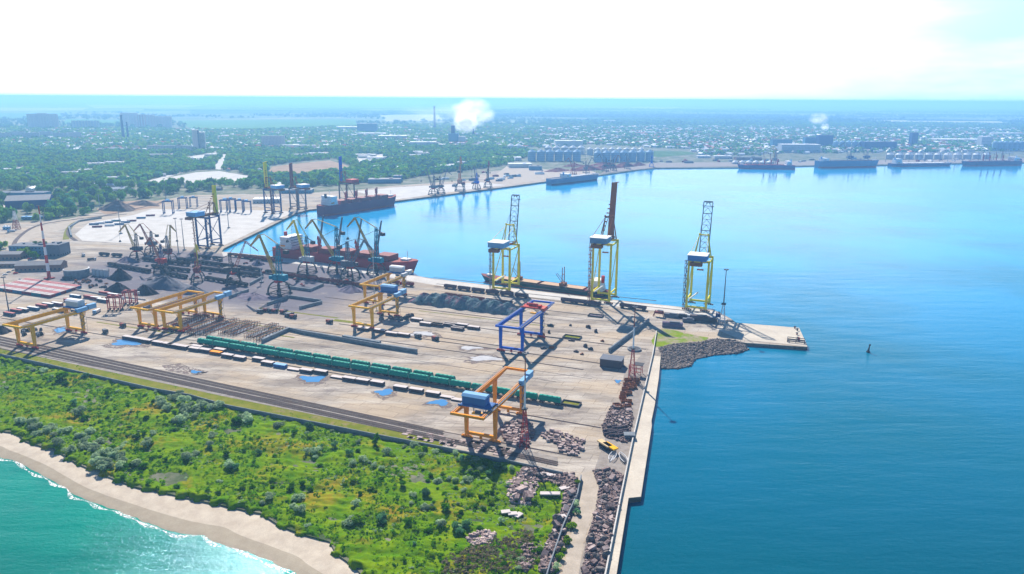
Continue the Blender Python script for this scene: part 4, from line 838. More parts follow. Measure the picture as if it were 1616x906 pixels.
# ------------------------------------------------------------------ trains
def hopper():
    t = thing('hopper_wagon', 'x', 'railway wagon', (0, 0, 0), 0, 'green hopper wagons on the yard siding')
    b = MB(); L_ = 14.0; 
    P = [(-L_/2, -1.5, 1.9), (L_/2, -1.5, 1.9), (L_/2, 1.5, 1.9), (-L_/2, 1.5, 1.9)]
    prof = [(-1.15, 1.5), (-1.58, 2.0), (-1.58, 3.9), (-1.0, 4.6), (1.0, 4.6), (1.58, 3.9), (1.58, 2.0), (1.15, 1.5)]
    V = [(-L_/2+(.6 if z > 3 else 0), y, z) for y, z in prof]+[(L_/2-(.6 if z > 3 else 0), y, z) for y, z in prof]; n_ = len(prof)
    b.add(V, [(i, n_+i, n_+(i+1) % n_, (i+1) % n_) for i in range(n_)]+[tuple(range(n_)), tuple(range(2*n_-1, n_-1, -1))])
    for k in range(9): x = -L_/2+.9+k*1.43; b.box((x, -1.62, 2.95), (.14, .1, 1.9)); b.box((x, 1.62, 2.95), (.14, .1, 1.9))
    b.build('body', GRN, t)
    r = MB(); r.box((0, 0, 4.68), (L_-1.6, 1.3, .12)); 
    for k in range(4): r.cyl((-4.5+k*3, 0, 4.7), (-4.5+k*3, 0, 4.95), .5, 10)
    r.build('roof_walk', DGRN, t)
    h = MB()
    for k in (-3.6, 0, 3.6): h.box((k, 0, 1.15), (1.4, 1.2, .9), top=(1.9, 1.9))
    h.bar((-L_/2-.6, 0, 1.15), (L_/2+.6, 0, 1.15), .35, .35); h.build('discharge_chute', DRK, t)
    for x in (-L_/2+2, L_/2-2):
        w = MB(); w.box((x, 0, .75), (2.6, 2.0, .45))
        for dx in (-.92, .92): w.cyl((x+dx, -.85, .48), (x+dx, -.72, .48), .48, 12); w.cyl((x+dx, .72, .48), (x+dx, .85, .48), .48, 12)
        w.build('bogie', DRK, t)
    e = MB()
    for s_ in (-1, 1):
        x = s_*(L_/2+.35)
        for yy in (-.9, .9): e.bar((x, yy, 1.3), (x-s_*.5, yy, 4.4), .1)
        e.bar((x, -.9, 2.6), (x, .9, 2.6), .08)
    e.build('end_ladder', LGRY, t); return t
def train(proto, p, q, n, labfmt, z=.25, flip=0):
    A, B_ = G(*p), G(*q); d = (B_-A); rz = math.atan2(d.y, d.x); out = []
    for i in range(n):
        loc = A+d*((i+.5)/n); loc.z = z; lab = labfmt % ORD[i]
        if proto.get('used'): o = dup(proto, loc, rz, lab)
        else: o = proto; o['used'] = 1; o.location = loc; o.rotation_euler.z = rz; o['label'] = lab
        out.append(o)
    return out
hp = hopper()
track((300, 541.5), (895, 641.5), sleepers=.9, z=.06); track((326, 539.9), (760, 612.4), sleepers=.9, z=.06)
front = train(hp, (313, 543.5), (886, 640), 19, '%s wagon from the left end of the front row of green hopper wagons')
back_ = train(hp, (326, 541.2-1.6), (720, 607.6-1.6), 13, '%s wagon from the left end of the rear row of green hopper wagons')
for o in front+back_:
    if 'used' in o: del o['used']
def gondola(mat_, fill, lab='x', grp='x', L_=12.5, h=2.3):
    t = thing('open_wagon', lab, 'railway wagon', (0, 0, 0), 0, grp)
    b = MB()
    for s_ in (-1, 1): b.box((0, s_*1.5, 1.3+h/2), (L_, .16, h)); b.box((s_*L_/2, 0, 1.3+h/2), (.16, 3.0, h))
    b.box((0, 0, 1.3), (L_, 3, .3))
    for k in range(7): b.box((-L_/2+.6+k*(L_-1.2)/6, -1.62, 1.3+h/2), (.16, .12, h)); b.box((-L_/2+.6+k*(L_-1.2)/6, 1.62, 1.3+h/2), (.16, .12, h))
    b.build('body', mat_, t); MB().box((0, 0, 1.2+h*.42), (L_-.3, 2.8, h*.7)).build('load', fill, t)
    for x in (-L_/2+2, L_/2-2): w = MB(); w.box((x, 0, .7), (2.8, 2.1, .9)); w.build('bogie', DRK, t)
    return t
G1 = gondola(DRK, COAL, grp='black coal wagons in the stockyard'); G2 = gondola(DRED, COAL, grp='dark red open wagons along the quay')
G3 = gondola(paint('plum_steel', (.1, .07, .1), .6), GRY, grp='low dark wagons on the quay siding')
used = {}
def rake(proto, p, q, labfmt, pitch=14.0):
    n_ = max(1, round((G(*q)-G(*p)).length/pitch)); o = train(proto, p, q, min(n_, 29), labfmt, z=.1); return o
allr = []
for pr, p, q, f in ((G1, (171, 419), (238, 431), '%s black coal wagon from the left in the row left of the long coal pile'), (G1, (254, 432), (296, 440), '%s black wagon from the left, short row right of the red hut crane'),
        (G1, (226, 411), (300, 420), '%s black wagon from the left in the farther stockyard row'), (G1, (305, 424), (415, 438), '%s black wagon from the left in the row between red tower crane and teal crane'), (G1, (281, 411), (413, 429), '%s black wagon from the left in the row nearest the water basin'), (G1, (325, 441), (392, 453), '%s black wagon from the left in the short row under the thin red boom crane'),
        (G1, (155, 403), (195, 406), '%s black wagon from the left beside the dark slewing crane'), (G1, (360, 404), (440, 412), '%s black wagon from the left in the row at the quay edge of the basin'),
        (G1, (300, 405.5), (352, 411), '%s black wagon from the left in the row at the foot of the light poles'), (G1, (420, 431), (500, 441), '%s black wagon from the left behind the closest teal crane'), (G1, (240, 422), (300, 430), '%s black wagon from the left in the row just before the light poles'), (G2, (610, 447), (655, 452.5), '%s red wagon from the left by the red ship bow'),
        (G2, (449, 436), (599, 457), '%s dark red open wagon from the left in front of the slewing cranes'), (G2, (376, 406), (445, 415), '%s dark red wagon from the left along the basin quay'),
        (G3, (700, 454), (835, 471.5), '%s low dark wagon from the left in the siding by the leftmost container crane'), (G3, (886, 476), (948, 484), '%s low dark wagon from the left in front of the rusty boom crane'),
        (G2, (701, 468), (765, 476.5), '%s red wagon from the left behind the long green heap'), (G3, (767, 477), (808, 482), '%s dark wagon from the left at the right end of the long green heap'),
        (G3, (980, 485), (1018, 490), '%s dark wagon from the left by the shed wall corner')): allr += rake(pr, p, q, f)
for o in allr:
    if 'used' in o: del o['used']
for p, q in (((165, 418), (300, 441)), ((222, 410), (420, 439)), ((275, 410), (450, 434)), ((440, 434.5), (640, 463)), ((685, 451.5), (960, 486)), ((690, 466), (830, 485))): track(p, q, sleepers=0, z=.05)

# ------------------------------------------------------------------ slab stacks, containers, crates
def crate_stack(name, label, cat, loc, rz, dims, mat_, top, group, layers=2):
    t = thing(name, label, cat, loc, rz, group); L_, D_, h = dims; b = MB(); lh = h/layers
    for k in range(layers): b.box((0, 0, .15+lh*(k+.5)), (L_-.12*(k % 2), D_-.1*(k % 2), lh*.86))
    for x in (-L_*.35, 0, L_*.35): b.box((x, 0, h/2), (.25, D_+.1, h))
    b.build('slabs', mat_, t); MB().box((0, 0, h+.2), (L_*.99, D_*.99, .14)).build('top_sheet', top, t); return t
c3 = crop(180, 430, 5.033); c4 = crop(440, 430, 4.313); c5 = crop(680, 440, 5.033)
row1 = [(p, 'd') for p in c3([(115, 528), (190, 540), (262, 553), (350, 570), (430, 583), (470, 590), (547, 603), (643, 620), (725, 630)])]+[(c3([(812, 648)])[0], 'o')]+[(p, 'd') for p in c3([(905, 672), (1000, 690), (1150, 700), (1222, 732)])]+[(c3([(1322, 752)])[0], 'b')]+[(p, 'f') for p in c3([(1430, 775)])]+[(p, 'd') for p in c4([(190, 680), (288, 687)])]+[(c4([(400, 717)])[0], 'f')]+[(p, 'd') for p in c4([(482, 735), (572, 748), (672, 762), (830, 795), (937, 812), (1050, 835)])]+[(p, 'f') for p in c4([(1145, 852), (1225, 872)])]
DSL = paint('dark_slab_steel', (.09, .075, .09), .7); PTOP = paint('pale_top_sheet', (.58, .53, .52), .7, amt=.3)
GS = 'low stacks laid in a line beside the puddles'
SM = {'d': (DSL, PTOP, 2.0, 'dark'), 'o': (RUST, ORG, 1.8, 'orange topped'), 'b': (HBL, SKY, 2.0, 'blue'), 'f': (DSL, PTOP, .7, 'very low flat')}
for i, (p, k) in enumerate(row1):
    m1, m2, h, w = SM[k]; crate_stack('slab_stack', '%s pale topped stack, %s from the left in the line by the puddles' % (w, ORD[i]) if k != 'o' else 'the only orange topped stack in the line beside the puddles', 'slab stack', G(*p), YA+.02, (9.2, 3.4, h), m1, m2, GS, 1 if k == 'f' else 2)
for i, p in enumerate(c3([(660, 603), (842, 628)])): crate_stack('slab_stack', 'dark stack set just behind the long line, the %s of two' % ['left', 'right'][i], 'slab stack', G(*p), YA, (9.2, 3.2, 2), DSL, PTOP, GS)
row2 = c4([(577, 392), (688, 405), (770, 425), (850, 433), (1000, 358), (1080, 365), (1168, 362), (940, 330), (1215, 390)])+c5([(50, 375), (150, 375), (250, 378), (215, 402), (340, 398)])
for i, p in enumerate(row2): crate_stack('slab_stack', 'dark brown stack with pale top under the mid yard cranes, %s of that group' % ORD[i], 'slab stack', G(*p), YA, (10, 3.4, 2.0), paint('brown_slab_steel', (.14, .09, .09), .7), PTOP, 'slab stacks in the middle of the yard')
# dark clutter inside the crane feet
CN = {'blue': paint('container_blue', (.06, .17, .32), .5), 'dark red': paint('container_red', (.28, .05, .07), .5), 'teal': paint('container_teal', (.04, .22, .26), .5), 'dark grey': paint('container_grey', (.09, .1, .14), .5), 'white': WHT}
PC = {}
def container(colname, top, L_=12.2):
    k = (colname, L_, top.name)
    if k in PC: return None, PC[k]
    t = thing('shipping_container', 'x', 'container'); b = MB(); b.box((0, 0, 1.4), (L_, 2.44, 2.5)); n_ = int(L_/.61)
    for i in range(n_): x = -L_/2+.3+i*(L_-.6)/(n_-1); b.box((x, -1.24, 1.4), (.22, .06, 2.3)); b.box((x, 1.24, 1.4), (.22, .06, 2.3))
    b.build('body', CN[colname], t); MB().box((0, 0, 2.7), (L_-.15, 2.36, .06)).build('roof', top, t)
    d = MB(); 
    for y in (-.6, .6): d.box((L_/2+.04, y, 1.4), (.06, 1.1, 2.3))
    for y in (-.9, -.3, .3, .9): d.bar((L_/2+.1, y, .3), (L_/2+.1, y, 2.5), .06)
    d.build('doors', CN[colname], t); PC[k] = t; t['fresh'] = 1; return None, t
def put_container(cn, top, loc, rz, label, group, L_=12.2, z=0):
    t = container(cn, top, L_)[1]; loc = Vector((loc.x, loc.y, z))
    if t.get('fresh'): del t['fresh']; t.location = loc; t.rotation_euler.z = rz; t['label'] = label; t['group'] = group; return t
    return dup(t, loc, rz, label, group)
RTOP = paint('faded_red_top', (.5, .2, .2), .7)
A0 = G(2, 455); cB, cE = G(83, 470), G(25, 450)
o0 = toyard(G(92*1.0-3, 469)); 
for r_ in range(12):
    for k in range(6):
        p = yard(o0[0]-8-k*12.5-.6*r_, o0[1]-3+r_*3.1); cn = ['blue', 'teal', 'dark red', 'blue', 'dark red', 'teal'][(r_//2+k) % 6 if k else (0 if r_//2 % 2 else 2)]
        put_container(cn, RTOP if r_//2 % 2 else PTOP, p, YA, '%s container %s from the right, %s row of the far left block' % (cn, ORD[k], ORD[r_]), 'containers in the tight block at the far left')
c2 = crop(0, 440, 4.53)
for i, (x, y, cn) in enumerate([(120, 240, 'dark grey'), (165, 232, 'dark grey'), (240, 222, 'blue'), (300, 205, 'dark red'), (345, 195, 'dark grey'), (410, 190, 'dark red'), (500, 165, 'dark red'), (540, 135, 'blue'), (575, 190, 'dark grey'), (640, 140, 'dark red'), (690, 150, 'dark red'), (735, 165, 'dark grey'), (750, 112, 'dark red'), (810, 125, 'dark red'), (420, 235, 'dark grey'), (70, 262, 'dark grey')]):
    put_container(cn, WROOF if i % 3 else RTOP, G(*c2([(x, y)])[0]), YA+(.0 if i % 2 else .03), '%s container lying loose behind the leftmost yellow gantry, %s from the left' % (cn, ORD[i]), 'loose containers behind the leftmost yellow gantry')
# pipe racks under and beside the two close yellow cranes
def rack(label, px, py, L_=36, n_=4, w=7):
    t = thing('pipe_rack', label, 'steel rack', G(px, py), YA, 'steel pipe racks')
    for i in range(n_):
        x = i*w/(n_-1); b = MB(); b.bar((x, 0, 3.2), (x, L_, 3.2), .35, .35); b.bar((x, 0, .6), (x, L_, .6), .3, .3)
        for k in range(9): b.bar((x, k*L_/8, 0), (x, k*L_/8, 3.4), .25)
        b.build('rack_frame', DRK if i % 2 else RUST, t)
    b = MB()
    for i in range(14): x = w*rnd.random(); y = rnd.uniform(1, L_*.5); b.cyl((x, y, .5+.4*rnd.random()), (x, y+rnd.uniform(6, L_*.45), .9), .22, 6)
    b.build('stored_pipes', LGRY, t)
for i, (x, y, L_) in enumerate(c3([(545, 478, 40), (600, 500, 34), (690, 490, 36), (830, 490, 30), (905, 500, 30), (1035, 520, 32), (1110, 545, 30), (420, 440, 38), (470, 452, 38)])): rack('dark steel pipe rack, %s from the left of those at the close yellow cranes' % ORD[sorted([545, 600, 690, 830, 905, 1035, 1110, 420, 470]).index([545, 600, 690, 830, 905, 1035, 1110, 420, 470][i])], x, y, L_, 4 if i % 2 else 3, 6 if i % 2 else 5)
# low retaining walls of the bulk bays
def lowwall(label, pts, h=2.6, w=1.4, mat_=M_WALLC, group='low concrete walls of the bulk bays', cat='wall', name='retaining_wall'):
    L = [G(x, y) for x, y in pts]; o = strip(name, L, w, 0, mat_, h=h); del o['kind']; return tag(o, label, cat, group)
lowwall('dark L shaped wall in front of the teal crane with red hut', [(422, 482), (457, 470), (506, 477)])
lowwall('short dark wall end right of the L shaped wall, before the yellow crane', [(473, 488), (508, 479)])
lowwall('dark wall bay around the grey dust patch behind the L shaped wall', [(455, 455), (490, 460), (510, 451)])
lowwall('long grey wall with a corner, behind the green hopper wagons', [(414, 541), (456, 522), (480, 527), (544, 538), (600, 548), (658, 557)], 2.8, 1.8)
lowwall('thick dark wall run under the mid yard yellow crane', [(542, 536), (600, 546)], 3.6, 3)
lowwall('short diagonal wall left of the teal crane, at the coal rows', [(395, 450), (415, 439)])
lowwall('diagonal dark wall beside the flat grey ore patch', [(362, 471), (392, 460)])
lowwall('small dark wall at the foot of the tall coal heap by the tanks', [(128, 437), (172, 428)])
lowwall('grey wall along the curve of the railway, on the outer quay road', [(160, 345), (125, 350), (109, 360), (113, 374)], 2.5, 2)
o = strip('perimeter_wall', [G(x, y) for x, y in wall_line], .5, -.3, M_WALLC, h=2.7); del o['kind']; tag(o, 'long blue grey concrete wall between the railway tracks and the green headland', 'wall')
o = strip('perimeter_wall', [G(x, y) for x, y in [(917, 756), (911, 785), (889, 834), (867, 899), (855, 940)]], .5, -.3, M_WALLC, h=2.6); del o['kind']; tag(o, 'shorter concrete wall running down to the bottom edge beside the dirt road', 'wall')
o = strip('parapet_wall', [G(x, y) for x, y in [(1036, 525), (1030, 561), (998, 698), (980, 784), (956, 906), (948, 940)]], .6, 0, M_PALE, h=1.7); del o['kind']; tag(o, 'pale low parapet wall along the landward side of the concrete pier', 'wall')
lowwall('pale low fence line behind the containers at the left', [(30, 441), (90, 452), (165, 466), (230, 474)], 1.2, .4, M_PALE, None, 'fence', 'concrete_fence')
lowwall('dark walled enclosure side running from the small shed to the corner by the mast', [(961, 556), (1024, 508)], 3.0, 1.0, M_WALLC, None)
# small pits and frames on the yard
for i, (x, y, w_, d_) in enumerate([(940, 499, 12, 6), (903, 533, 13, 7), (901, 638, 11, 6)]):
    t = thing('concrete_pit', 'low open concrete frame %s' % ['near the rusty boom crane, filled with rubble', 'right of the blue crane, filled with yellow grass', 'at the end of the green hopper wagons'][i], 'concrete frame', G(x, y), YA)
    b = MB(); 
    for s_ in (-1, 1): b.box((0, s_*d_/2, .6), (w_, .5, 1.2)); b.box((s_*w_/2, 0, .6), (.5, d_, 1.2))
    b.build('frame_walls', DRK, t); MB().box((0, 0, .2), (w_-.6, d_-.6, .4)).build('fill', [DUST, M_VERGE, M_VERGE][i], t)

# ------------------------------------------------------------------ bulk heaps
def heap(label, px, py, rx, ry, h, mat_, rz=YA, ridge=0.0, group='bulk heaps in the stockyard', seed=0):
    r_ = np.random.RandomState(seed+int(px)); n_ = 44; nr = 13; V = [(0, 0, h*.98)]; F = []
    ph = r_.rand(6)*6.28
    for j in range(1, nr+1):
        for i in range(n_):
            t = i/n_*6.283; f = j/nr; k = 1+.1*math.sin(3*t+ph[0])+.07*math.sin(5*t+ph[1])+.05*math.sin(9*t+ph[2])
            x, y = math.cos(t)*rx*k*f, math.sin(t)*ry*k*f
            if ridge: x += math.copysign(min(abs(math.cos(t)), 1)*ridge*f, math.cos(t))
            rr = f; z = h*(1-rr**1.15)*(1+.1*math.sin(7*t+ph[3]+j*.4))+(r_.randn()*.03*h if j < nr else 0)
            V.append((x, y, max(0, z) if j < nr else -.05))
    F = [(0, 1+i, 1+(i+1) % n_) for i in range(n_)]+[(1+(j-1)*n_+i, 1+j*n_+i, 1+j*n_+(i+1) % n_, 1+(j-1)*n_+(i+1) % n_) for j in range(1, nr) for i in range(n_)]
    mb = MB(); mb.v = V; mb.f = F; mb.m = [0]*len(F); p = G(px, py); o = mb.build('bulk_heap', mat_, None, (p.x, p.y, .02), rz, smooth=True); return tag(o, label, 'heap', group)
heap('black conical coal heap beside the small tanks', 191, 440, 13, 9, 10, COAL)
heap('black coal heap nearer than the conical one, left of the long grey heap', 187, 459, 13, 9, 8, COAL)
heap('black coal heap next to the red straddle carriers', 229, 463, 13, 8, 8, COAL)
heap('long grey ore heap, largest of the stockyard, behind the close yellow cranes', 262, 452, 19, 15, 10, ORE, ridge=10)
heap('grey ore heap tapering right of the longest heap, behind the yellow girder', 305, 462, 15, 9, 6, ORE, ridge=4)
heap('flat dark ore heap in the middle, left of the L shaped wall', 402, 469, 19, 10, 3.5, DUST, ridge=6)
heap('small black heap at the far left edge by the leftmost yellow gantry', 3, 524, 8, 6, 5, COAL)
heap('pale grey heap at the foot of the dark slewing crane', 200, 412, 12, 8, 5, DUST)
heap('small pale cone heap on the basin quay left of the teal crane', 407, 418, 7, 6, 6, DUST)
heap('violet grey cone heap behind the mid yard yellow crane', 553, 459, 14, 9, 5, DUST)
heap('low dark dust heap in the bay behind the L shaped wall', 483, 456, 12, 7, 2.2, ORE)
heap('dark brown heap on the stockyard clearing by the wood', 187, 331, 32, 20, 15, ground('brown_heap', (.13, .1, .09), (.2, .16, .14), .2))
heap('low reddish heap right of the dark heap on the stockyard clearing', 228, 323, 34, 14, 7, bpy.data.materials['brown_heap'])
for i, (x, y, s_) in enumerate([(455, 474, 1), (436, 500, .8), (447, 503, .6), (517, 505, .6), (330, 430, 1.0)]): pass
# the long heap of green grey scrap
A_, B_ = G(640, 478), G(815, 500); V = []; F = []; nL, nW = 120, 16; d = (B_-A_); Lh = d.length; d.normalize(); nn = Vector((-d.y, d.x, 0)); r_ = np.random.RandomState(5)
for i in range(nL+1):
    for k in range(nW+1):
        u = i/nL; v_ = k/nW; w = 22; h = 7.5*math.sin(math.pi*min(1, max(0, v_)))**.7*min(1, 8*u+.05, 8*(1-u)+.05)
        h *= 1+.16*math.sin(i*.55+1.4*math.sin(k*.3))+.1*math.sin(i*.23); p = A_+d*(u*Lh)+nn*(v_*w+1.2*math.sin(i*.31)); V.append((p.x, p.y, max(-.05, h+r_.randn()*.22 if 0 < k < nW else -.05)))
for i in range(nL):
    for k in range(nW): q = i*(nW+1)+k; F.append((q, q+nW+1, q+nW+2, q+1))
mb = MB(); mb.v = V; mb.f = F; mb.m = [0]*len(F); tag(mb.build('bulk_heap', TARP, smooth=False), 'long green and grey scrap heap behind the blue gantry crane', 'heap', None)
# ------------------------------------------------------------------ buildings
def windows(parent, L_, D_, h, storeys, step=4.0, faces='s', mat_=None, w=1.6, hh=1.5, z0=1.6):
    sh = h/storeys; n_ = max(2, int(L_/step))
    for f in faces:
        for k in range(storeys):
            mb = MB(); W_l = L_ if f in 'sn' else D_; n_ = max(1, int(W_l/step))
            for i in range(n_):
                u = -W_l/2+(i+.5)*W_l/n_
                c = {'s': (u, -D_/2-.04, 0), 'n': (u, D_/2+.04, 0), 'e': (L_/2+.04, u, 0), 'w': (-L_/2-.04, u, 0)}[f]
                mb.box((c[0], c[1], z0+sh*k), (w, .1, hh) if f in 'sn' else (.1, w, hh))
            mb.build('window_row', mat_ or GLS, parent)
def block(name, label, px, py, L_, D_, h, wall, roof, st=2, rz=0.0, cat='building', group=None, gable=0, step=4.0, bays=0, z=0, par=True, faces='se'):
    t = thing(name, label, cat, G(px, py, z), rz, group)
    b = MB()
    if gable: b.gable(L_, D_, h, gable, 0, 1); b.build('walls_and_roof', [wall, roof], t)
    else:
        b.box((0, 0, h/2), (L_, D_, h)); b.build('walls', wall, t); r = MB(); r.box((0, 0, h+.15), (L_+.6, D_+.6, .3)); 
        if par: r.box((L_*.2, 0, h+1.1), (L_*.12, D_*.3, 1.6)); r.box((-L_*.3, D_*.1, h+.9), (2, 2, 1.2))
        r.build('roof', roof, t)
    if bays:
        b = MB()
        for i in range(bays): b.box((-L_/2+(i+.5)*L_/bays, -D_/2-.5, h/2), (L_/bays*.35, 1.0, h-.4))
        b.build('balcony_bays', PWALL, t)
    if st: windows(t, L_, D_, h-(1 if gable else 0), st, step, faces)
    return t
block('depot_building', 'blue grey depot block with flat roof and roof trees, behind the brick shed', 57, 401, 46, 22, 11, BGRN, GRY, 3, YA+.35)
block('depot_building', 'grey windowless depot wing standing at the right of the roof trees block', 92, 402, 17, 20, 13, GRY, GRY, 1, YA+.35)
block('brick_shed', 'long brick shed with pale gable roof behind the red and white mast', 66, 425, 44, 16, 6, BRK, ROOF, 1, YA+.55, gable=3)
block('warehouse', 'dark warehouse with pale roof at the far left edge, the upper one', 8, 408, 40, 15, 6, BRK, ROOF, 1, YA+.5, gable=2)
block('warehouse', 'dark low warehouse with pale roof at the far left edge, the lower one', 12, 421, 46, 9, 4, BRK, ROOF, 1, YA+.5, gable=1.2)
block('hangar', 'big hangar with wide pale gable roof on the edge of the wood', 49, 325, 62, 46, 12, NAVY, ROOF, 0, R(22), gable=6)
block('long_shed', 'long blue grey shed behind the hangar at the far left', 30, 312, 100, 24, 10, BGRN, GRY, 1, R(4))
block('guard_hut', 'small blue hut beside the road at the far left', 11, 362, 8, 5, 4, SKY, WROOF, 1, 0.1)
block('equipment_shed', 'small dark flat roofed shed alone on the yard by the pier', 965.5, 577, 14.5, 10, 5.5, DSL, GRY, 0, YA+.05, par=False)
block('low_shed', 'blue low shed among the trees left of the curved railway', 51, 346, 26, 8, 4, BGRN, SKY, 1, .1)
for i, (x, y, r_) in enumerate([(122, 436, 11.5)]):
    t = thing('open_tank', 'wide round concrete tank with broken rim beside the small silos', 'tank', G(x, y), 0); MB().cyl((0, 0, 0), (0, 0, 8), r_, 26).build('tank_wall', M_WALLC, t); MB().cyl((0, 0, 8), (0, 0, 8.4), r_+.4, 26, r_-.6).build('tank_rim', LGRY, t); MB().cyl((0, 0, 8.4), (0, 0, 8.5), r_-.8, 26).build('tank_top', DIRTTOP if 'DIRTTOP' in globals() else M_GRAVEL, t)
for i in range(4):
    t = thing('small_silo', 'small grey round tank, %s from the left in the row beside the wide open tank' % ORD[i], 'tank', G(150+i*6.2, 434.5+i*.6), 0, 'small grey tanks'); MB().cyl((0, 0, 0), (0, 0, 6.5), 2.4, 14).build('shell', LGRY, t); MB().cyl((0, 0, 6.5), (0, 0, 7), 2.5, 14, 1.2).build('top', GRY, t)
# vehicles around the stockyard
def truck(label, loc, rz, cab, bed, L_=9, group='trucks and machines in the port'):
    t = thing('truck', label, 'truck', loc, rz, group)
    MB().box((L_/2-1, 0, 1.9), (2, 2.4, 2.4), top=(.85, .95)).build('cab', cab, t); b = MB(); b.box((-1, 0, 1.9), (L_-2.4, 2.4, 1.9)); b.build('bed', bed, t); MB().box((0, 0, .8), (L_, 2, .3)).build('chassis', DRK, t)
    w = MB()
    for x in (L_/2-1, -L_/2+1.2, -L_/2+2.6):
        for s_ in (-1, 1): w.cyl((x, s_*1.0, .5), (x, s_*1.3, .5), .5, 10)
    w.build('wheels', WIRE, t); MB().box((L_/2+.02, 0, 2.3), (.08, 2.0, .8)).build('windscreen', GLS, t); return t
for i, (x, y, c_, d_, lab) in enumerate([(132, 404, WHT, GRY, 'white cab truck on the pale ground above the wide tank'), (145, 411, LGRY, DRK, 'grey truck beside the white cab truck above the wide tank'), (107, 441, DRK, DRK, 'dark truck between the banded mast and the wide tank'), (233, 487, YEL, GRY, 'yellow machine behind the red straddle carriers'), (18, 366, SKY, WHT, 'light blue truck on the road below the lattice pylon'), (153, 494, SKY, WHT, 'blue and yellow machine left of the red straddle carriers')]): truck(lab, G(x, y), rnd.uniform(0, 6), c_, d_)
def car(label, loc, rz, col, group):
    t = thing('parked_car', label, 'car', loc, rz, group); b = MB(); b.box((0, 0, .65), (4.3, 1.75, .65), top=(.97, .93)); b.box((-.2, 0, 1.2), (2.4, 1.6, .55), top=(.7, .85)); b.build('body', col, t)
    w = MB()
    for x in (-1.35, 1.35):
        for s_ in (-1, 1): w.cyl((x, s_*.7, .33), (x, s_*.9, .33), .33, 10)
    w.build('wheels', WIRE, t); MB().box((-.2, 0, 1.17), (2.2, 1.64, .34), top=(.8, .95)).build('windows', GLS, t); return t
for i, (x, y) in enumerate([(47, 409), (52, 408), (57, 407), (62, 406), (30, 424), (22, 427), (35, 427), (14, 430), (25, 432), (8, 434), (39, 404), (67, 405)]): car('small %s car parked among the sheds, %s from the left' % (['red', 'white', 'dark', 'grey'][i % 4], ORD[sorted([47, 52, 57, 62, 30, 22, 35, 14, 25, 8, 39, 67]).index(x)]), G(x, y), YA+1.2+rnd.uniform(-.2, .2), [RED, WHT, DRK, LGRY][i % 4], 'cars parked between the sheds at the far left')
for i, (x, y) in enumerate(crop(150, 340, 4.53)([(1225, 688), (1250, 690), (1285, 693), (1180, 696), (1345, 700), (75, 840), (200, 797)])+crop(440, 430, 4.313)([(80, 295), (98, 310), (60, 300), (345, 345), (947, 444), (1065, 460)])): truck('small dark vehicle on the open yard, %s of those scattered between the crane rails' % ORD[i], G(x, y), YA+rnd.uniform(-.4, .4), DRK, GRY if i % 2 else DRED, 6, 'small vehicles scattered on the yard')
r_ = random.Random(77)
for wh, x0, x1, y0, y1, n_, cols in (('under the leftmost yellow gantry', 36, 66, 520, 531, 14, (DRK, GRY)), ('under the two close yellow gantries', 225, 300, 512, 524, 16, (RUST, RED, YEL, DRK)), ('under the mid yard yellow gantries', 600, 650, 494, 508, 16, (DRK, DSL, GRY)), ('in the strip behind the coal heaps', 115, 170, 441, 455, 26, (DRK, DSL, RUST)), ('between the coal wagon rows', 230, 430, 405, 445, 34, (DRK, GRY, DRED, DSL)), ('on the quay before the red ship', 440, 640, 432, 452, 30, (DRED, DRK, GRY, RED)), ('along the rails right of the blue gantry', 850, 960, 500, 560, 14, (DRK, DSL, RUST))):
    for i in range(n_):
        cm_ = cols[i % len(cols)]; L_ = r_.uniform(1.5, 5.5); p = G(r_.uniform(x0, x1), r_.uniform(y0, y1)); h = r_.uniform(.8, 2.2); o = MB().box((0, 0, h/2), (L_, r_.uniform(1.2, 2.4), h), top=(.85, .8)).box((L_*.1, 0, h+.25), (L_*.4, .9, .5)).build('scrap_crate', cm_, None, p, YA+r_.uniform(-.6, .6)); tag(o, 'small piece of cargo or scrap lying %s' % wh, 'scrap', 'small clutter %s' % wh)
# clutter round the third container crane
c1 = crop(980, 300, 3.019)
for i, (x, y, L_, h, m_, lab) in enumerate([(180, 602, 9, 5, DRED, 'dark red machine frame'), (240, 605, 12, 3, GRY, 'grey box'), (285, 608, 10, 3, DRK, 'dark box'), (245, 652, 16, 4, paint('violet_grey_steel', (.17, .13, .2), .6), 'violet barrel roofed shelter'), (375, 625, 16, 5, DSL, 'dark wide steel box'), (345, 612, 12, 3, LGRY, 'pale box'), (420, 630, 12, 4, DRK, 'dark box'), (320, 628, 9, 3, GRY, 'grey box'), (460, 628, 4, 8, NAVY, 'leaning dark ladder frame')]):
    t = thing('steel_crate', '%s at the foot of the rightmost container crane, %s from the left' % (lab, ORD[sorted([180, 240, 285, 245, 375, 345, 420, 320, 460]).index(x)]), 'equipment', G(*c1([(x, y)])[0]), YA+rnd.uniform(-.15, .15), 'equipment stored by the third container crane')
    b = MB()
    if i == 3: b.cyl((-8, 0, 1.2), (8, 0, 1.2), 3, 14)
    elif i in (0, 8):
        for sx in (-1, 1):
            for sy in (-1, 1): b.bar((sx*L_/2, sy*1.6, 0), (sx*L_/3, sy*1.2, h), .5)
        b.box((0, 0, h*.7), (L_*.8, 3, h*.35))
    else: b.box((0, 0, h/2), (L_, 3.4, h*.92)); b.box((0, 0, h*.5), (L_*.9, 3.8, h*.3))
    b.build('body', m_, t); MB().box((L_*.1, 0, h+.3), (L_*.5, 2.2, .5)).build('top_gear', GRY, t)
t = thing('mooring_frame', 'low black pipe frame on the far end of the jetty', 'frame', G(1256, 539.5), YA, None); b = MB()
for z in (.9, 2.2): b.bar((-6, -3, z), (6, -3, z), .4); b.bar((-6, 3, z), (6, 3, z), .4); b.bar((-6, -3, z), (-6, 3, z), .4); b.bar((6, -3, z), (6, 3, z), .4)
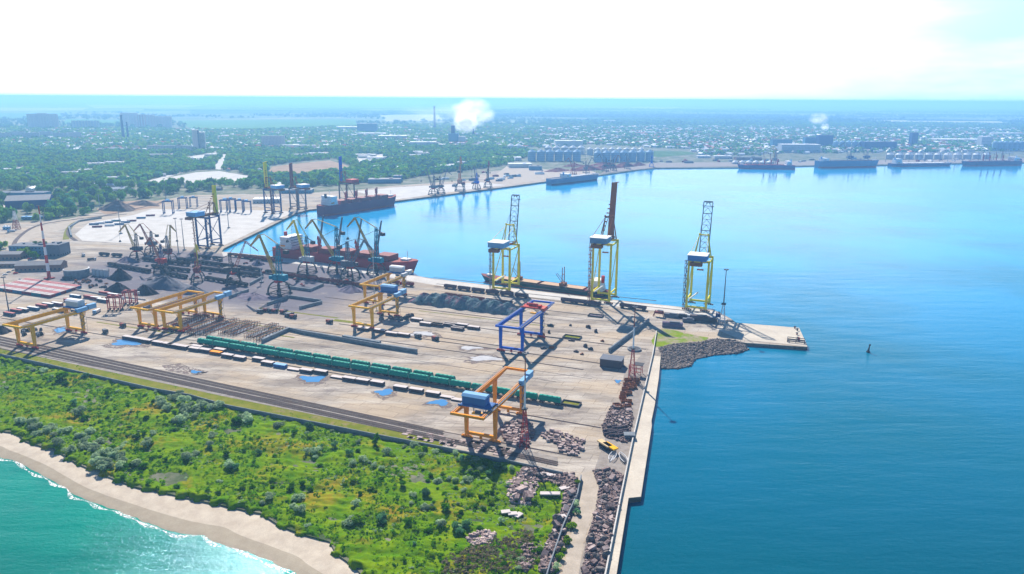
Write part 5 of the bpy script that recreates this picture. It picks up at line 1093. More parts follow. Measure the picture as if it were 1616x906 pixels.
for sx in (-1, 0, 1):
    for sy in (-1, 1): b.bar((sx*6, sy*3, 0), (sx*6, sy*3, 2.4), .4)
b.build('pipe_frame', BLK, t); MB().cyl((2, 2, 0), (2, 2, 3), .7, 10).build('bollard', DRED, t)
for i, (x, y) in enumerate(c1([(840, 670), (838, 690), (842, 712), (828, 660)])): t = thing('bollard', 'dark bollard near the jetty head, %s of four from the bay side' % ORD[i], 'bollard', G(x, y), 0, 'bollards on the jetty'); MB().cyl((0, 0, 0), (0, 0, 1.4), .6, 10, .45).build('post', DRED if i % 2 else DRK, t); MB().cyl((0, 0, 1.4), (0, 0, 1.9), .95, 10).build('cap', DRK, t)
t = thing('navigation_buoy', 'dark conical buoy alone on the water right of the jetty', 'buoy', G(1370, 556, -2.5), 0); MB().cyl((0, 0, -.5), (0, 0, 1), 1.3, 14).build('float', DRK, t); MB().cyl((0, 0, 1), (.5, 0, 5.2), .8, 10, .3).build('tower', DRK, t); MB().box((.6, 0, 5.6), (1, 1, .9)).build('top_mark', BLK, t)
# the line of tyre fenders / piles along the pier face
for i in range(26):
    f = i/25; p = G(1040-6*f if f < .3 else 1038-24*f, 600+170*f) if False else None
# pontoons and boat frames beside the dirt strip
for i, (x, y, m_) in enumerate([(954, 703, paint('cream_paint', (.66, .5, .27), .6)), (963, 707, YEL)]):
    t = thing('pontoon', ['cream flat pontoon on trestles, left of the yellow one', 'yellow flat pontoon on trestles beside the boat frames'][i], 'pontoon', G(x, y+4), YA+R(42)+.2, 'two pontoons'); MB().box((0, 0, 2.6), (3.2, 9, .7)).build('deck', m_, t); b = MB()
    for sy in (-3, 0, 3): b.box((0, sy, 1.1), (2.8, .4, 2.2))
    b.build('trestles', BLK, t)
for i, (x, y, a_) in enumerate([(967, 722, R(70)), (983, 725, R(100))]):
    t = thing('boat_frame', ['white bare boat frame lying beside the yellow pontoon', 'white boat hull with dark inside lying against the pier wall'][i], 'boat', G(x, y), a_, 'two small boats ashore'); h = MB(); n_ = 12; pr = None
    for k in range(n_+1):
        u = k/n_; w = 1.7*math.sin(math.pi*min(1, .12+u*.88))**.6 if u < 1 else 0; a1 = Vector((-4.8+9.6*u, w, 1.2+.5*u*u)); a2 = Vector((-4.8+9.6*u, -w, 1.2+.5*u*u)); kx = Vector((-4.8+9.6*u, 0, .2+.6*u**3))
        if pr: h.bar(pr[0], a1, .22); h.bar(pr[1], a2, .22); h.bar(pr[2], kx, .22)
        h.bar(a1, kx, .12); h.bar(a2, kx, .12); pr = (a1, a2, kx)
    h.build('ribs', WHT, t); 
    if i: MB().prism([(-4.4, -.9), (-4.4, .9), (0, 1.4), (4.2, .3), (4.2, -.3), (0, -1.4)], .3, .8).build('floor', BLK, t)
# rusty bin rows along the pier strip
c7 = crop(900, 480, 4.12)
BIN = []
for i, (x, y) in enumerate([(372, 500), (400, 498), (430, 502), (365, 530), (398, 528), (425, 520), (356, 560), (388, 553), (410, 545), (345, 590), (378, 586), (340, 615), (352, 640), (378, 640), (372, 670), (300, 665), (320, 680)]):
    t = thing('steel_bin', 'rusty open steel bin with pale rim by the pier, %s counting away from the mast' % ORD[i], 'bin', G(*c7([(x, y)])[0]), YA+R(20)+rnd.uniform(-.2, .2), 'rusty bins in two rows by the pier wall')
    b = MB()
    for s_ in (-1, 1): b.box((0, s_*1.3, .9), (4, .18, 1.8)); b.box((s_*2, 0, .9), (.18, 2.6, 1.8))
    b.build('bin_walls', RUST, t); MB().box((0, 0, .5), (3.7, 2.4, .3)).build('bin_floor', [LGRY, RUST, WHT, DRED][i % 4], t)
t = thing('steel_platform', 'tall rusty steel platform with dark deck around the pier mast foot', 'platform', G(1003, 590), YA, None); b = MB()
for sx in (-4, 0, 4):
    for sy in (-2.5, 2.5): b.bar((sx, sy, 0), (sx, sy, 7), .35)
for z in (2.5, 5): b.bar((-4, -2.5, z), (4, -2.5, z), .25); b.bar((-4, 2.5, z), (4, 2.5, z), .25); b.bar((-4, -2.5, z-2), (4, -2.5, z), .2)
b.build('legs_frame', paint('mast_red', (.42, .05, .05), .6), t); MB().box((2, 0, 7.1), (6, 6, .3)).build('deck', DRK, t)
for i, (x, y) in enumerate([(272, 805), (300, 812), (330, 812), (245, 830), (275, 835), (305, 840), (335, 845), (250, 850), (285, 860), (320, 862), (345, 830)]):
    t = thing('pipe_section', 'dark ribbed pipe section lying in the bundle by the pier, %s of the bundle' % ORD[i], 'pipe', G(*c7([(x, y)])[0]), YA+R(40)+rnd.uniform(-.1, .1), 'pipe sections in the bundle by the pier'); b = MB(); b.cyl((-3, 0, .9), (3, 0, .9), .9, 12)
    for k in range(5): b.cyl((-2.6+k*1.3, 0, .9), (-2.4+k*1.3, 0, .9), 1.02, 12)
    b.build('pipe', DSL, t)
t = thing('small_hut', 'low green grey roofed hut against the pier wall', 'hut', G(993, 691), YA+R(20)); MB().box((0, 0, 1.1), (5.5, 4, 2.2)).build('walls', GRY, t); MB().box((0, 0, 2.35), (6, 4.4, .25)).build('roof', M_WALLC, t)
t = thing('round_basin', 'dark round basin beside the mast by the walled enclosure', 'basin', G(1001, 552), 0); MB().cyl((0, 0, 0), (0, 0, 1.2), 5, 20).build('rim', M_WALLC, t); MB().cyl((0, 0, 1.2), (0, 0, 1.25), 4.2, 20).build('inside', DRK, t)

# ------------------------------------------------------------------ concrete rubble: every block its own object, three shared shapes
def rock_mesh(name, seed, flat=.6, box_=False):
    r_ = random.Random(seed); mb = MB()
    if box_:
        mb.box((0, 0, .32), (1, .62+.3*r_.random(), .5+.2*r_.random()), top=(.9+.1*r_.random(), .93))
    else:
        V = []; 
        for k in range(9): t = k/9*6.283; q = .38+.2*r_.random(); V.append((math.cos(t)*q, math.sin(t)*q*.8))
        mb.v = [(x, y, -.1) for x, y in V]+[(x*1.12, y*1.12, flat*.45*(.7+.5*r_.random())) for x, y in V]+[(x*.6, y*.6, flat*(.75+.3*r_.random())) for x, y in V]
        n_ = 9
        for a in (0, 9): mb.f += [(a+i, a+(i+1) % n_, a+n_+(i+1) % n_, a+n_+i) for i in range(n_)]
        mb.f.append(tuple(range(18, 27))); mb.m = [0]*len(mb.f)
    o = mb.build(name, None); me = o.data; bpy.data.objects.remove(o); return me
RK = [rock_mesh('rock', i) for i in range(4)]; BK = [rock_mesh('block', i+9, box_=True) for i in range(4)]
for k, me in enumerate(RK): me.materials.clear(); me.materials.append(M_ROCK)
for k, me in enumerate(BK): me.materials.clear(); me.materials.append(CBLK if k % 2 else CBLD)
BKR = []
for me in BK+RK:
    m2 = me.copy(); m2.materials.clear(); m2.materials.append(CBLD); BKR.append(m2)
def scatter_blocks(poly_px, n, meshes, s0, s1, label, cat, group, name, z=0, seed=1, zfun=None, tilt=.25, rz=None, lift=0.0, grid=None):
    r_ = random.Random(seed); P = W_(poly_px); xs = [p[0] for p in P]; ys = [p[1] for p in P]; k = 0; tries = 0; pts = []
    while k < n and tries < n*60:
        tries += 1; x, y = r_.uniform(min(xs), max(xs)), r_.uniform(min(ys), max(ys))
        if not inpoly(x, y, P): continue
        s_ = s0+(s1-s0)*r_.random()**1.8
        if any((x-a)**2+(y-b)**2 < (.42*(s_+c))**2 for a, b, c in pts): continue
        pts.append((x, y, s_)); o = bpy.data.objects.new(name, meshes[r_.randrange(len(meshes))]); C.objects.link(o)
        zz = zfun(x, y) if zfun else z
        o.location = (x, y, zz+lift*r_.random()); o.scale = (s_, s_*r_.uniform(.7, 1), s_*r_.uniform(.5, .9)); o.rotation_euler = (r_.uniform(-tilt, tilt), r_.uniform(-tilt, tilt), r_.uniform(0, 6.28) if rz is None else rz+r_.uniform(-.25, .25)); tag(o, label, cat, group); k += 1
def fine_rubble(name, poly_px, n, s0, s1, mat_, z=0, seed=2, zfun=None):
    rs_ = np.random.RandomState(seed); P = W_(poly_px); A = np.array(P); mn, mx = A.min(0), A.max(0); X = rs_.uniform(mn[0], mx[0], n*6); Y = rs_.uniform(mn[1], mx[1], n*6); ok = inpoly_np(X, Y, P); X, Y = X[ok][:n], Y[ok][:n]; n = len(X)
    s = s0+(s1-s0)*rs_.rand(n)**2; base = np.array([(-.5, -.4, -.2), (.5, -.4, -.2), (.5, .4, -.2), (-.5, .4, -.2), (-.4, -.3, .4), (.4, -.35, .5), (.4, .3, .35), (-.35, .3, .5)])
    V = base[None]*s[:, None, None]*rs_.uniform(.6, 1.3, (n, 1, 3)); V = V+rs_.randn(n, 8, 3)*.06*s[:, None, None]; a = rs_.rand(n)*6.28; c_, d_ = np.cos(a)[:, None], np.sin(a)[:, None]; tl = rs_.uniform(-.6, .6, n)[:, None]
    x, y, zz = V[..., 0], V[..., 1], V[..., 2]; y, zz = y*np.cos(tl)-zz*np.sin(tl), y*np.sin(tl)+zz*np.cos(tl)
    Z0 = np.array([zfun(p, q) for p, q in zip(X, Y)]) if zfun else np.full(n, z)
    V = np.stack([x*c_-y*d_+X[:, None], x*d_+y*c_+Y[:, None], zz+Z0[:, None]+.1], -1).reshape(-1, 3)
    F = (np.array(MB.BF)[None]+(np.arange(n)*8)[:, None, None]).reshape(-1, 4); o = np_mesh(name, V, F, mat_); o['kind'] = 'stuff'; return o
scatter_blocks([(785, 682), (800, 668), (826, 664), (838, 668), (842, 690), (830, 706), (806, 704)], 62, BK, 2.0, 3.6, 'grey concrete block in the pile beneath the lattice foot mast by the orange crane', 'concrete block', 'concrete blocks by the orange crane', 'concrete_block', seed=3, rz=YA, tilt=.12, lift=.6)
scatter_blocks([(852, 688), (868, 680), (890, 684), (922, 696), (922, 704), (908, 720), (884, 716), (880, 700), (858, 696)], 62, BK, 1.8, 3.2, 'grey concrete block in the scattered pile right of the orange crane', 'concrete block', 'concrete blocks right of the orange crane', 'concrete_block', seed=4, rz=YA, tilt=.15, lift=.4)
scatter_blocks([(938, 745), (962, 742), (982, 752), (976, 800), (965, 850), (950, 906), (922, 906), (930, 850), (944, 800), (948, 770)], 92, BK+RK, 1.6, 4.2, 'broken grey concrete block in the rubble bank between dirt road and pier wall', 'concrete block', 'rubble bank along the pier wall', 'concrete_block', seed=5, lift=1.2, tilt=.4)
fine_rubble('rubble', [(936, 742), (962, 740), (984, 750), (976, 800), (965, 850), (950, 915), (918, 915), (928, 850), (942, 800), (946, 770)], 5000, .4, 1.5, CBLD, .1, 6)
fine_rubble('rubble', [(965, 640), (990, 636), (1000, 660), (990, 700), (955, 690), (950, 672)], 1400, .4, 1.6, CBLD, .1, 7)
scatter_blocks([(970, 640), (990, 640), (998, 660), (990, 680), (958, 678)], 24, BK, 1.6, 3.4, 'concrete block in the heap between the rusty bins and the pipe bundle', 'concrete block', 'blocks between bins and pipes', 'concrete_block', seed=8, lift=.8)
gzz = lambda x, y: gz(x, y)-.1
line_rub = [(815, 748), (832, 738), (862, 742), (905, 752), (914, 762), (908, 790), (893, 838), (872, 906), (850, 906), (862, 860), (885, 810), (893, 775), (870, 760), (820, 765)]
fine_rubble('rubble', line_rub, 4200, .4, 1.8, CBLD, 0, 9, gzz)
scatter_blocks(line_rub, 58, BK+RK, 1.4, 4.5, 'broken slab in the rubble line at the right edge of the green headland', 'concrete block', 'rubble line on the headland edge', 'concrete_block', seed=10, zfun=gzz, lift=1.0, tilt=.5)
scatter_blocks([(815, 765), (845, 770), (842, 790), (818, 796), (805, 775)], 26, BK, 2, 6, 'pale broken slab in the heap on the headland below the perimeter wall', 'concrete slab', 'pale slabs on the headland', 'concrete_slab', seed=11, zfun=gzz, lift=.8, tilt=.3)
fine_rubble('rubble', [(735, 850), (760, 836), (782, 842), (776, 858), (745, 862)], 420, .4, 1.7, CBLK, 0, 12, gzz)
fine_rubble('rubble', [(800, 760), (830, 745), (850, 770), (835, 800), (800, 790)], 700, .4, 1.9, CBLK, 0, 13, gzz)
fine_rubble('rubble', [(820, 860), (850, 862), (846, 885), (835, 906), (820, 906)], 500, .4, 1.6, CBLD, 0, 14, gzz)
for i, (x, y, L_, a_) in enumerate([(798, 811, 4, .2), (809, 813, 4, .1), (818, 814, 4, .9), (862, 752, 9, -.35), (891, 774, 5, .4), (868, 786, 9, .0), (886, 822, 4, .3)]):
    p = G(x, y); o = MB().box((0, 0, .5), (L_, 2.6, .5)).build('concrete_slab', PTOP, None, (p.x, p.y, gz(p.x, p.y)+.4), a_); tag(o, 'flat white slab lying on the headland rubble, %s of seven from the left' % ORD[sorted([798, 809, 818, 862, 891, 868, 886]).index(x)], 'concrete slab', 'clean white slabs')
# armour stones of the bight: a sloping mound with single stones on it
bank = [(1040, 549), (1060, 545), (1080, 543), (1110, 540), (1125, 536), (1170, 538), (1182, 547), (1165, 553), (1125, 556), (1098, 562), (1090, 573), (1070, 577), (1044, 577)]
def bz(x, y):
    px, py = Pv((x, y, 0)); 
    e = 548 if px < 1060 else 548-(px-1060)*.12; return .3-2.9*max(0, min(1, (py-e+3)/(27 if px < 1095 else 17)))
fine_rubble('bank_rubble', bank, 8000, .7, 2.0, M_ROCK, 0, 15, bz)
sheet('bank_slope', W_(bank), -1.9, M_ROCK, skirt=-6)
scatter_blocks(bank, 230, RK, 1.8, 4.0, 'grey armour stone on the curved bank between pier and jetty', 'rock', 'armour stones of the curved bank', 'armour_stone', seed=16, zfun=bz, tilt=.5)
# old slabs paving the ground before the orange crane
for i in range(60):
    r_ = rnd; x = r_.uniform(-190, -130); y = r_.choice([322.5, 320, 317.5, 325.0]); o = MB().box((0, 0, .1), (3.4, 2.0, .2)).build('paving_slab', CBLK, None, yard(x, y, .06), YA+r_.uniform(-.04, .04)); tag(o, 'worn paving slab on the verge in front of the orange crane', 'paving slab', 'paving slabs before the orange crane')

# ------------------------------------------------------------------ plants
LF = [leafmat('leaf_silver', (.26, .38, .2), (.42, .54, .33), .45), leafmat('leaf_dark', (.03, .13, .0), (.08, .23, .0), .5), leafmat('leaf_bright', (.1, .24, .0), (.22, .38, .002), .5), leafmat('leaf_blue', (.08, .22, .09), (.15, .33, .15), .5), leafmat('leaf_dry', (.2, .17, .1), (.3, .27, .18))]
LF += [leafmat('leaf_far_green', (.04, .16, .02), (.13, .33, .04), .4), leafmat('leaf_far_blue', (.03, .13, .07), (.07, .24, .13), .4), leafmat('leaf_far_olive', (.1, .24, .02), (.22, .4, .04), .4)]
BARK = paint('bark', (.1, .07, .05), .9)
def crown_mesh(name, seed, mat_, n=420, leaf=.17, lobes=7, top=1.0, tall=1.0):
    rs_ = np.random.RandomState(seed); L = []
    for i in range(lobes):
        a = rs_.rand()*6.283; q = .52*math.sqrt(rs_.rand()); L.append((q*math.cos(a), q*math.sin(a), .3+rs_.rand()*.62*tall, .34+.24*rs_.rand()))
    V = np.zeros((n, 4, 3)); 
    for k in range(n):
        lx, ly, lz, lr = L[rs_.randint(lobes)]; d = rs_.randn(3); d /= np.linalg.norm(d); d[2] = abs(d[2])*1.0 if rs_.rand() < .78 else d[2]; q = lr*(.72+.36*rs_.rand()); c = np.array([lx, ly, lz])+d*q*np.array([1, 1, .85]); c[2] = max(c[2], .04)
        nrm = d+rs_.randn(3)*.45; nrm /= np.linalg.norm(nrm); a = np.cross(nrm, rs_.randn(3)); a /= np.linalg.norm(a); b = np.cross(nrm, a); s = leaf*(.6+.8*rs_.rand()); V[k] = [c-a*s, c-b*s*.6, c+a*s, c+b*s*.6]
    F = np.arange(n*4).reshape(n, 4); o = np_mesh(name, V.reshape(-1, 3), F, mat_); me = o.data; bpy.data.objects.remove(o); return me
CR = {k: [crown_mesh('crown', 10*k+i, LF[k], n=520 if k < 3 else 420, leaf=.13 if k in (0,) else .15) for i in range(3)] for k in range(4)}
CR['col'] = [crown_mesh('crown', 77, LF[1], n=520, lobes=6, tall=2.6)]
TRK = MB().cyl((0, 0, -.3), (.05, 0, .55), .07, 7, .04).cyl((.03, 0, .3), (.3, .1, .75), .035, 6, .015).cyl((.03, 0, .35), (-.25, -.12, .8), .03, 6, .015).build('trunk', BARK); trm = TRK.data; bpy.data.objects.remove(TRK)
def bush(name, label, cat, p, r, kind, group, hs=.8, parts=True, i=0):
    t = thing(name, label, cat, p, rnd.uniform(0, 6.28), group) if parts else None
    me = CR[kind][i % len(CR[kind])]; o = bpy.data.objects.new('crown' if parts else name, me); C.objects.link(o); o.scale = (r, r, r*hs)
    if parts:
        o.parent = t; k = bpy.data.objects.new('trunk', trm); C.objects.link(k); k.scale = (r, r, r*hs); k.parent = t
    else: o.location = p; o.rotation_euler.z = rnd.uniform(0, 6.28); tag(o, label, cat, group)
    return t or o
def at_green(x, y): p = G(x, y, .5); p.z = gz(p.x, p.y)-.1; return p
cl = crop(0, 540, 2.475); cm = crop(350, 620, 3.169); cr_ = crop(600, 680, 4.01)
big = []
for L in (cl([(310, 265, 25, 0), (420, 290, 11, 1), (515, 268, 9, 0), (460, 190, 8, 0), (610, 190, 10, 0), (705, 195, 18, 0), (860, 245, 18, 0), (930, 300, 24, 1), (965, 285, 22, 0), (680, 310, 13, 0), (600, 350, 16, 0), (535, 370, 18, 1), (575, 390, 24, 0), (830, 360, 20, 0), (820, 400, 20, 0), (730, 440, 24, 0), (765, 425, 16, 0), (530, 465, 24, 0), (885, 437, 15, 1), (905, 480, 18, 0), (340, 130, 18, 3), (245, 135, 24, 1), (170, 105, 18, 0), (130, 100, 16, 0), (290, 235, 16, 3), (330, 290, 18, 1), (500, 480, 18, 1), (560, 475, 20, 1)]), cm([(130, 120, 34, 0), (70, 130, 26, 1), (100, 110, 22, 0), (285, 150, 28, 0), (325, 185, 18, 1), (365, 195, 20, 1), (440, 165, 26, 3), (425, 200, 14, 0), (565, 260, 22, 3), (470, 285, 30, 0), (425, 290, 24, 0), (495, 270, 18, 3), (710, 325, 26, 0), (660, 345, 24, 0), (825, 285, 24, 0), (965, 255, 25, 0), (765, 355, 20, 0), (800, 372, 16, 0), (190, 292, 20, 3), (40, 360, 30, 0), (70, 372, 22, 3), (240, 512, 28, 0), (200, 542, 20, 0), (385, 515, 30, 0), (390, 578, 30, 0), (355, 565, 20, 0), (670, 552, 24, 0), (640, 630, 36, 0), (680, 625, 34, 2), (800, 622, 34, 3), (900, 420, 18, 2), (1080, 430, 24, 0), (1020, 498, 26, 3), (955, 505, 20, 0), (945, 545, 16, 0), (1010, 560, 22, 0), (1045, 565, 18, 0), (1092, 655, 26, 0), (640, 298, 22, 3), (345, 470, 20, 1), (440, 480, 20, 1), (405, 450, 18, 1), (255, 460, 14, 1), (115, 290, 13, 1), (930, 650, 24, 1), (430, 655, 18, 0)]),
        cr_([(220, 80, 30, 0), (475, 138, 24, 0), (520, 185, 26, 3), (560, 175, 22, 3), (605, 190, 24, 0), (640, 237, 26, 0), (570, 232, 22, 2), (690, 255, 28, 3), (740, 222, 30, 3), (790, 235, 20, 3), (830, 238, 20, 0), (365, 298, 30, 0), (440, 300, 24, 0), (475, 310, 20, 0), (555, 298, 34, 0), (520, 325, 18, 0), (290, 392, 28, 3), (565, 385, 24, 2), (525, 395, 20, 2), (290, 472, 26, 0), (330, 485, 20, 2), (410, 492, 34, 1), (600, 465, 20, 1), (650, 480, 22, 1), (390, 592, 34, 0), (480, 610, 36, 3), (540, 590, 38, 3), (505, 640, 30, 3), (770, 562, 22, 0), (915, 335, 28, 2), (1240, 452, 34, 0), (1245, 505, 28, 3), (1215, 590, 34, 2), (1185, 682, 34, 2), (1135, 790, 28, 2), (1115, 850, 28, 0), (760, 890, 18, 2), (990, 820, 20, 2), (220, 718, 16, 3), (1160, 745, 22, 2), (15, 540, 32, 3), (1250, 330, 22, 2), (175, 580, 24, 1), (300, 300, 16, 1)])):
    big += [(x, y, r, k) for (x, y, r, k) in [(q[0], q[1], q[2], q[3]) for q in L]]
SC = {0: 2.475, 1: 3.169, 2: 4.01}; nl, nm = 28, 28+46
for i, (x, y, r, k) in enumerate(big): big[i] = (x, y, r/(2.475 if i < nl else 3.169 if i < nm else 4.01), k)
r_ = random.Random(11)
for poly, n_ in ((cl([(610, 215), (640, 200), (720, 215), (800, 225), (855, 250), (840, 285), (760, 305), (680, 300), (625, 270)]), 17), (cl([(70, 300), (170, 300), (260, 325), (340, 330), (400, 360), (420, 410), (480, 440), (490, 485), (450, 500), (380, 480), (310, 440), (200, 390), (100, 350)]), 40)):
    xs, ys = [p[0] for p in poly], [p[1] for p in poly]; k = 0
    while k < n_:
        x, y = r_.uniform(min(xs), max(xs)), r_.uniform(min(ys), max(ys))
        if inpoly(x, y, poly): big.append((x, y, r_.uniform(6.5, 10), 0)); k += 1
KN = {0: 'silvery', 1: 'dark green', 2: 'bright green', 3: 'blue green'}
ob = sorted(range(len(big)), key=lambda i: big[i][0])
regs = [(0, 250, 'above the left beach'), (250, 450, 'above the middle beach'), (450, 650, 'left of the orange crane'), (650, 800, 'before the orange crane'), (800, 1000, 'near the dirt road')]
cnt = {}
for i in ob:
    x, y, r, k = big[i]; rg = next(g for g in regs if g[0] <= x < g[1])[2]; cnt[(k, rg)] = cnt.get((k, rg), 0)+1
    p = at_green(x, y+r*.55); nn = cnt[(k, rg)]
    bush('shrub', '%s round headland shrub %s, %s of those from the left' % (KN[k], rg, ORD[nn-1]), 'shrub', p, r*mpp(p)*1.12, k, 'large round shrubs on the green headland', .85, True, i)
p = at_green(593, 701); t = bush('poplar_tree', 'narrow upright dark green tree standing alone just below the long wall', 'tree', p, 2.6, 'col', None, 1.35)
# small shrubs, the larger ones as things
green_in = W_([(x, y-4) for x, y in bluff])+W_([(850, 906), (868, 860), (888, 800), (900, 765), (880, 762), (812, 742), (697, 714), (587, 694), (508, 677), (356, 647), (300, 632), (243, 620), (146, 600), (79, 584), (0, 567)])
r_ = random.Random(21); k = 0
while k < 260:
    x, y = r_.uniform(-360, 40), r_.uniform(235, 520)
    if not inpoly(x, y, green_in): continue
    px, py = Pv((x, y, 0))
    if px < 0 or py > 905: continue
    if math.sin(x*.045+y*.03)+math.sin(y*.06-x*.02)+r_.uniform(-1.2, 1.2) < -.2: continue
    kd = r_.choice([1, 1, 1, 2, 2, 0]); s_ = r_.uniform(.9, 2.2)
    bush('small_shrub', '%s low shrub among the grass of the headland' % KN[kd], 'shrub', Vector((x, y, gz(x, y)-.1)), s_, kd, 'low %s shrubs in the headland grass' % KN[kd], r_.uniform(.5, .8), False, k); k += 1
# undergrowth nobody could count
def tufts(name, n, s0, s1, poly, mat_, seed, nl_=14, clump=.5, flat=.6, thr=-.3):
    rs_ = np.random.RandomState(seed); A = np.array(poly); mn, mx = A.min(0), A.max(0); X = rs_.uniform(mn[0], mx[0], n*5); Y = rs_.uniform(mn[1], mx[1], n*5)
    ok = inpoly_np(X, Y, poly) & (np.sin(X*.11+Y*.07+seed)+np.sin(Y*.13-X*.05)+np.sin(X*.031+Y*.043+seed*2)+rs_.randn(len(X))*clump > thr); X, Y = X[ok][:n], Y[ok][:n]; n = len(X)
    s = s0+(s1-s0)*rs_.rand(n)**2.2; Z = np.array([gz(a, b) for a, b in zip(X, Y)])
    d = rs_.randn(n, nl_, 3); d /= np.linalg.norm(d, axis=2, keepdims=True); d[..., 2] = np.abs(d[..., 2]); c = d*s[:, None, None]*rs_.uniform(.6, 1, (n, nl_, 1)); c[..., 2] *= flat
    nr_ = d+rs_.randn(n, nl_, 3)*.5; nr_ /= np.linalg.norm(nr_, axis=2, keepdims=True); a = np.cross(nr_, rs_.randn(n, nl_, 3)); a /= np.linalg.norm(a, axis=2, keepdims=True); b = np.cross(nr_, a); q = (s*.42)[:, None, None]
    V = np.stack([c-a*q, c-b*q*.7, c+a*q, c+b*q*.7], 2); V[..., 0] += X[:, None, None]; V[..., 1] += Y[:, None, None]; V[..., 2] += Z[:, None, None]
    V = V.reshape(-1, 3); o = np_mesh(name, V, np.arange(len(V)).reshape(-1, 4), mat_, 'stuff'); return o
tufts('undergrowth', 4600, .25, 1.3, green_in, LF[1], 5)
tufts('undergrowth', 8000, .25, 1.0, green_in, LF[2], 6, thr=-.6)
tufts('undergrowth', 2600, .3, 1.0, green_in, LF[0], 7, thr=.3)
tufts('dry_grass', 900, .3, 1.3, W_([(700, 880), (790, 850), (840, 830), (850, 880), (840, 906), (700, 906)]), LF[4], 8, thr=-.8)
tufts('verge_grass', 1200, .2, .7, W_([(0, 550), (60, 562), (300, 615), (350, 628), (697, 700), (697, 704), (356, 636), (243, 610), (79, 573), (0, 556)]), LF[2], 12, thr=-1.2)
# trees by the depot
for i, (x, y, r) in enumerate([(28, 402, 6), (34, 405, 6.5), (40, 404, 6), (47, 405, 6.5), (56, 408, 5.5), (5, 392, 6), (0, 396, 5), (-4, 390, 6)]): bush('broadleaf_tree', 'green tree %s from the left beside the depot block and sheds' % ORD[sorted([28, 34, 40, 47, 56, 5, 0, -4]).index(x)], 'tree', G(x, y), r, 2 if i % 2 else 1, 'trees by the depot', 1.3, True, i)
for i, x in enumerate((58, 66, 73)): p = G(x, 400); p.z = 11.2; bush('rooftop_shrub', 'dark shrub growing on the depot roof, %s of three' % ORD[i], 'shrub', p, 3, 1, 'shrubs on the depot roof', .8, True, i)
# ------------------------------------------------------------------ the wood behind the port and the town
belt = W_([(-60, 262), (-60, 352), (60, 350), (130, 343), (165, 318), (250, 311), (300, 303), (400, 299), (470, 298), (560, 289), (610, 287), (700, 272), (790, 262), (850, 240), (780, 232), (600, 236), (400, 240), (200, 240), (0, 240)])
clear = [W_(q) for q in ([(208, 290), (248, 280), (310, 268), (345, 267), (402, 278), (396, 286), (310, 291), (222, 297)], [(415, 277), (426, 261), (480, 254), (525, 250), (558, 262), (545, 271), (470, 279)], [(0, 325), (20, 312), (60, 306), (80, 312), (80, 330), (20, 332), (0, 336)], [(148, 332), (175, 318), (220, 314), (262, 316), (252, 329), (190, 338), (160, 340)], [(640, 292), (700, 280), (760, 270), (800, 262), (800, 290), (640, 300)], [(-10, 301), (62, 301), (62, 312), (-10, 312)])]
def road_near(x, y):
    return False
PALEQ = [[(112, 259), (200, 254), (216, 259), (150, 266)], [(286, 249), (342, 240), (352, 246), (305, 257)], [(334, 266), (352, 243), (362, 244), (352, 268)], [(84, 277), (140, 266), (160, 270), (105, 281)], [(560, 246), (604, 243), (612, 256), (566, 259)], [(640, 246), (676, 240), (684, 246), (650, 252)], [(0, 268), (46, 262), (52, 268), (0, 276)], [(228, 246), (276, 242), (280, 247), (236, 251)], [(455, 245), (520, 240), (524, 246), (462, 250)], [(700, 262), (735, 254), (742, 260), (712, 268)], [(160, 283), (205, 276), (210, 282), (166, 290)]]
for q in PALEQ: clear.append(W_(q)); sheet('cleared_ground', W_(q), -.22, M_PALE)
def isclear(x, y): return any(inpoly(x, y, q) for q in clear)
FARC = [crown_mesh('crown', 200+i, LF[k], n=260, leaf=.24, lobes=6) for i, k in enumerate((5, 7, 6, 5, 7))]
r_ = random.Random(31); cand = []
while len(cand) < 2600:
    x, y = r_.uniform(-1700, 100), r_.uniform(1040, 2700)
    if inpoly(x, y, belt) and not isclear(x, y): cand.append((x, y))
cand.sort(key=lambda q: q[1])
nearT = cand[:295]; LZ = -.4
for i, (x, y) in enumerate(nearT):
    s_ = r_.uniform(6.0, 10.5); px, py = Pv((x, y, 0)); k = i % 5
    where = 'left of the brown stockyard clearing' if px < 160 else 'behind the blue yard gantries' if px < 420 else 'behind the far quay cranes'
    o = bush('broadleaf_tree', '%s broadleaf tree in the dense wood %s' % (['dark green', 'bright green', 'blue green', 'dark green', 'bright green'][k], where), 'tree', Vector((x, y, LZ)), s_, 1, '%s trees of the wood %s' % (['dark green', 'bright green', 'blue green', 'dark green', 'bright green'][k], where), r_.uniform(1.1, 1.5), False, i); o.data = FARC[k]
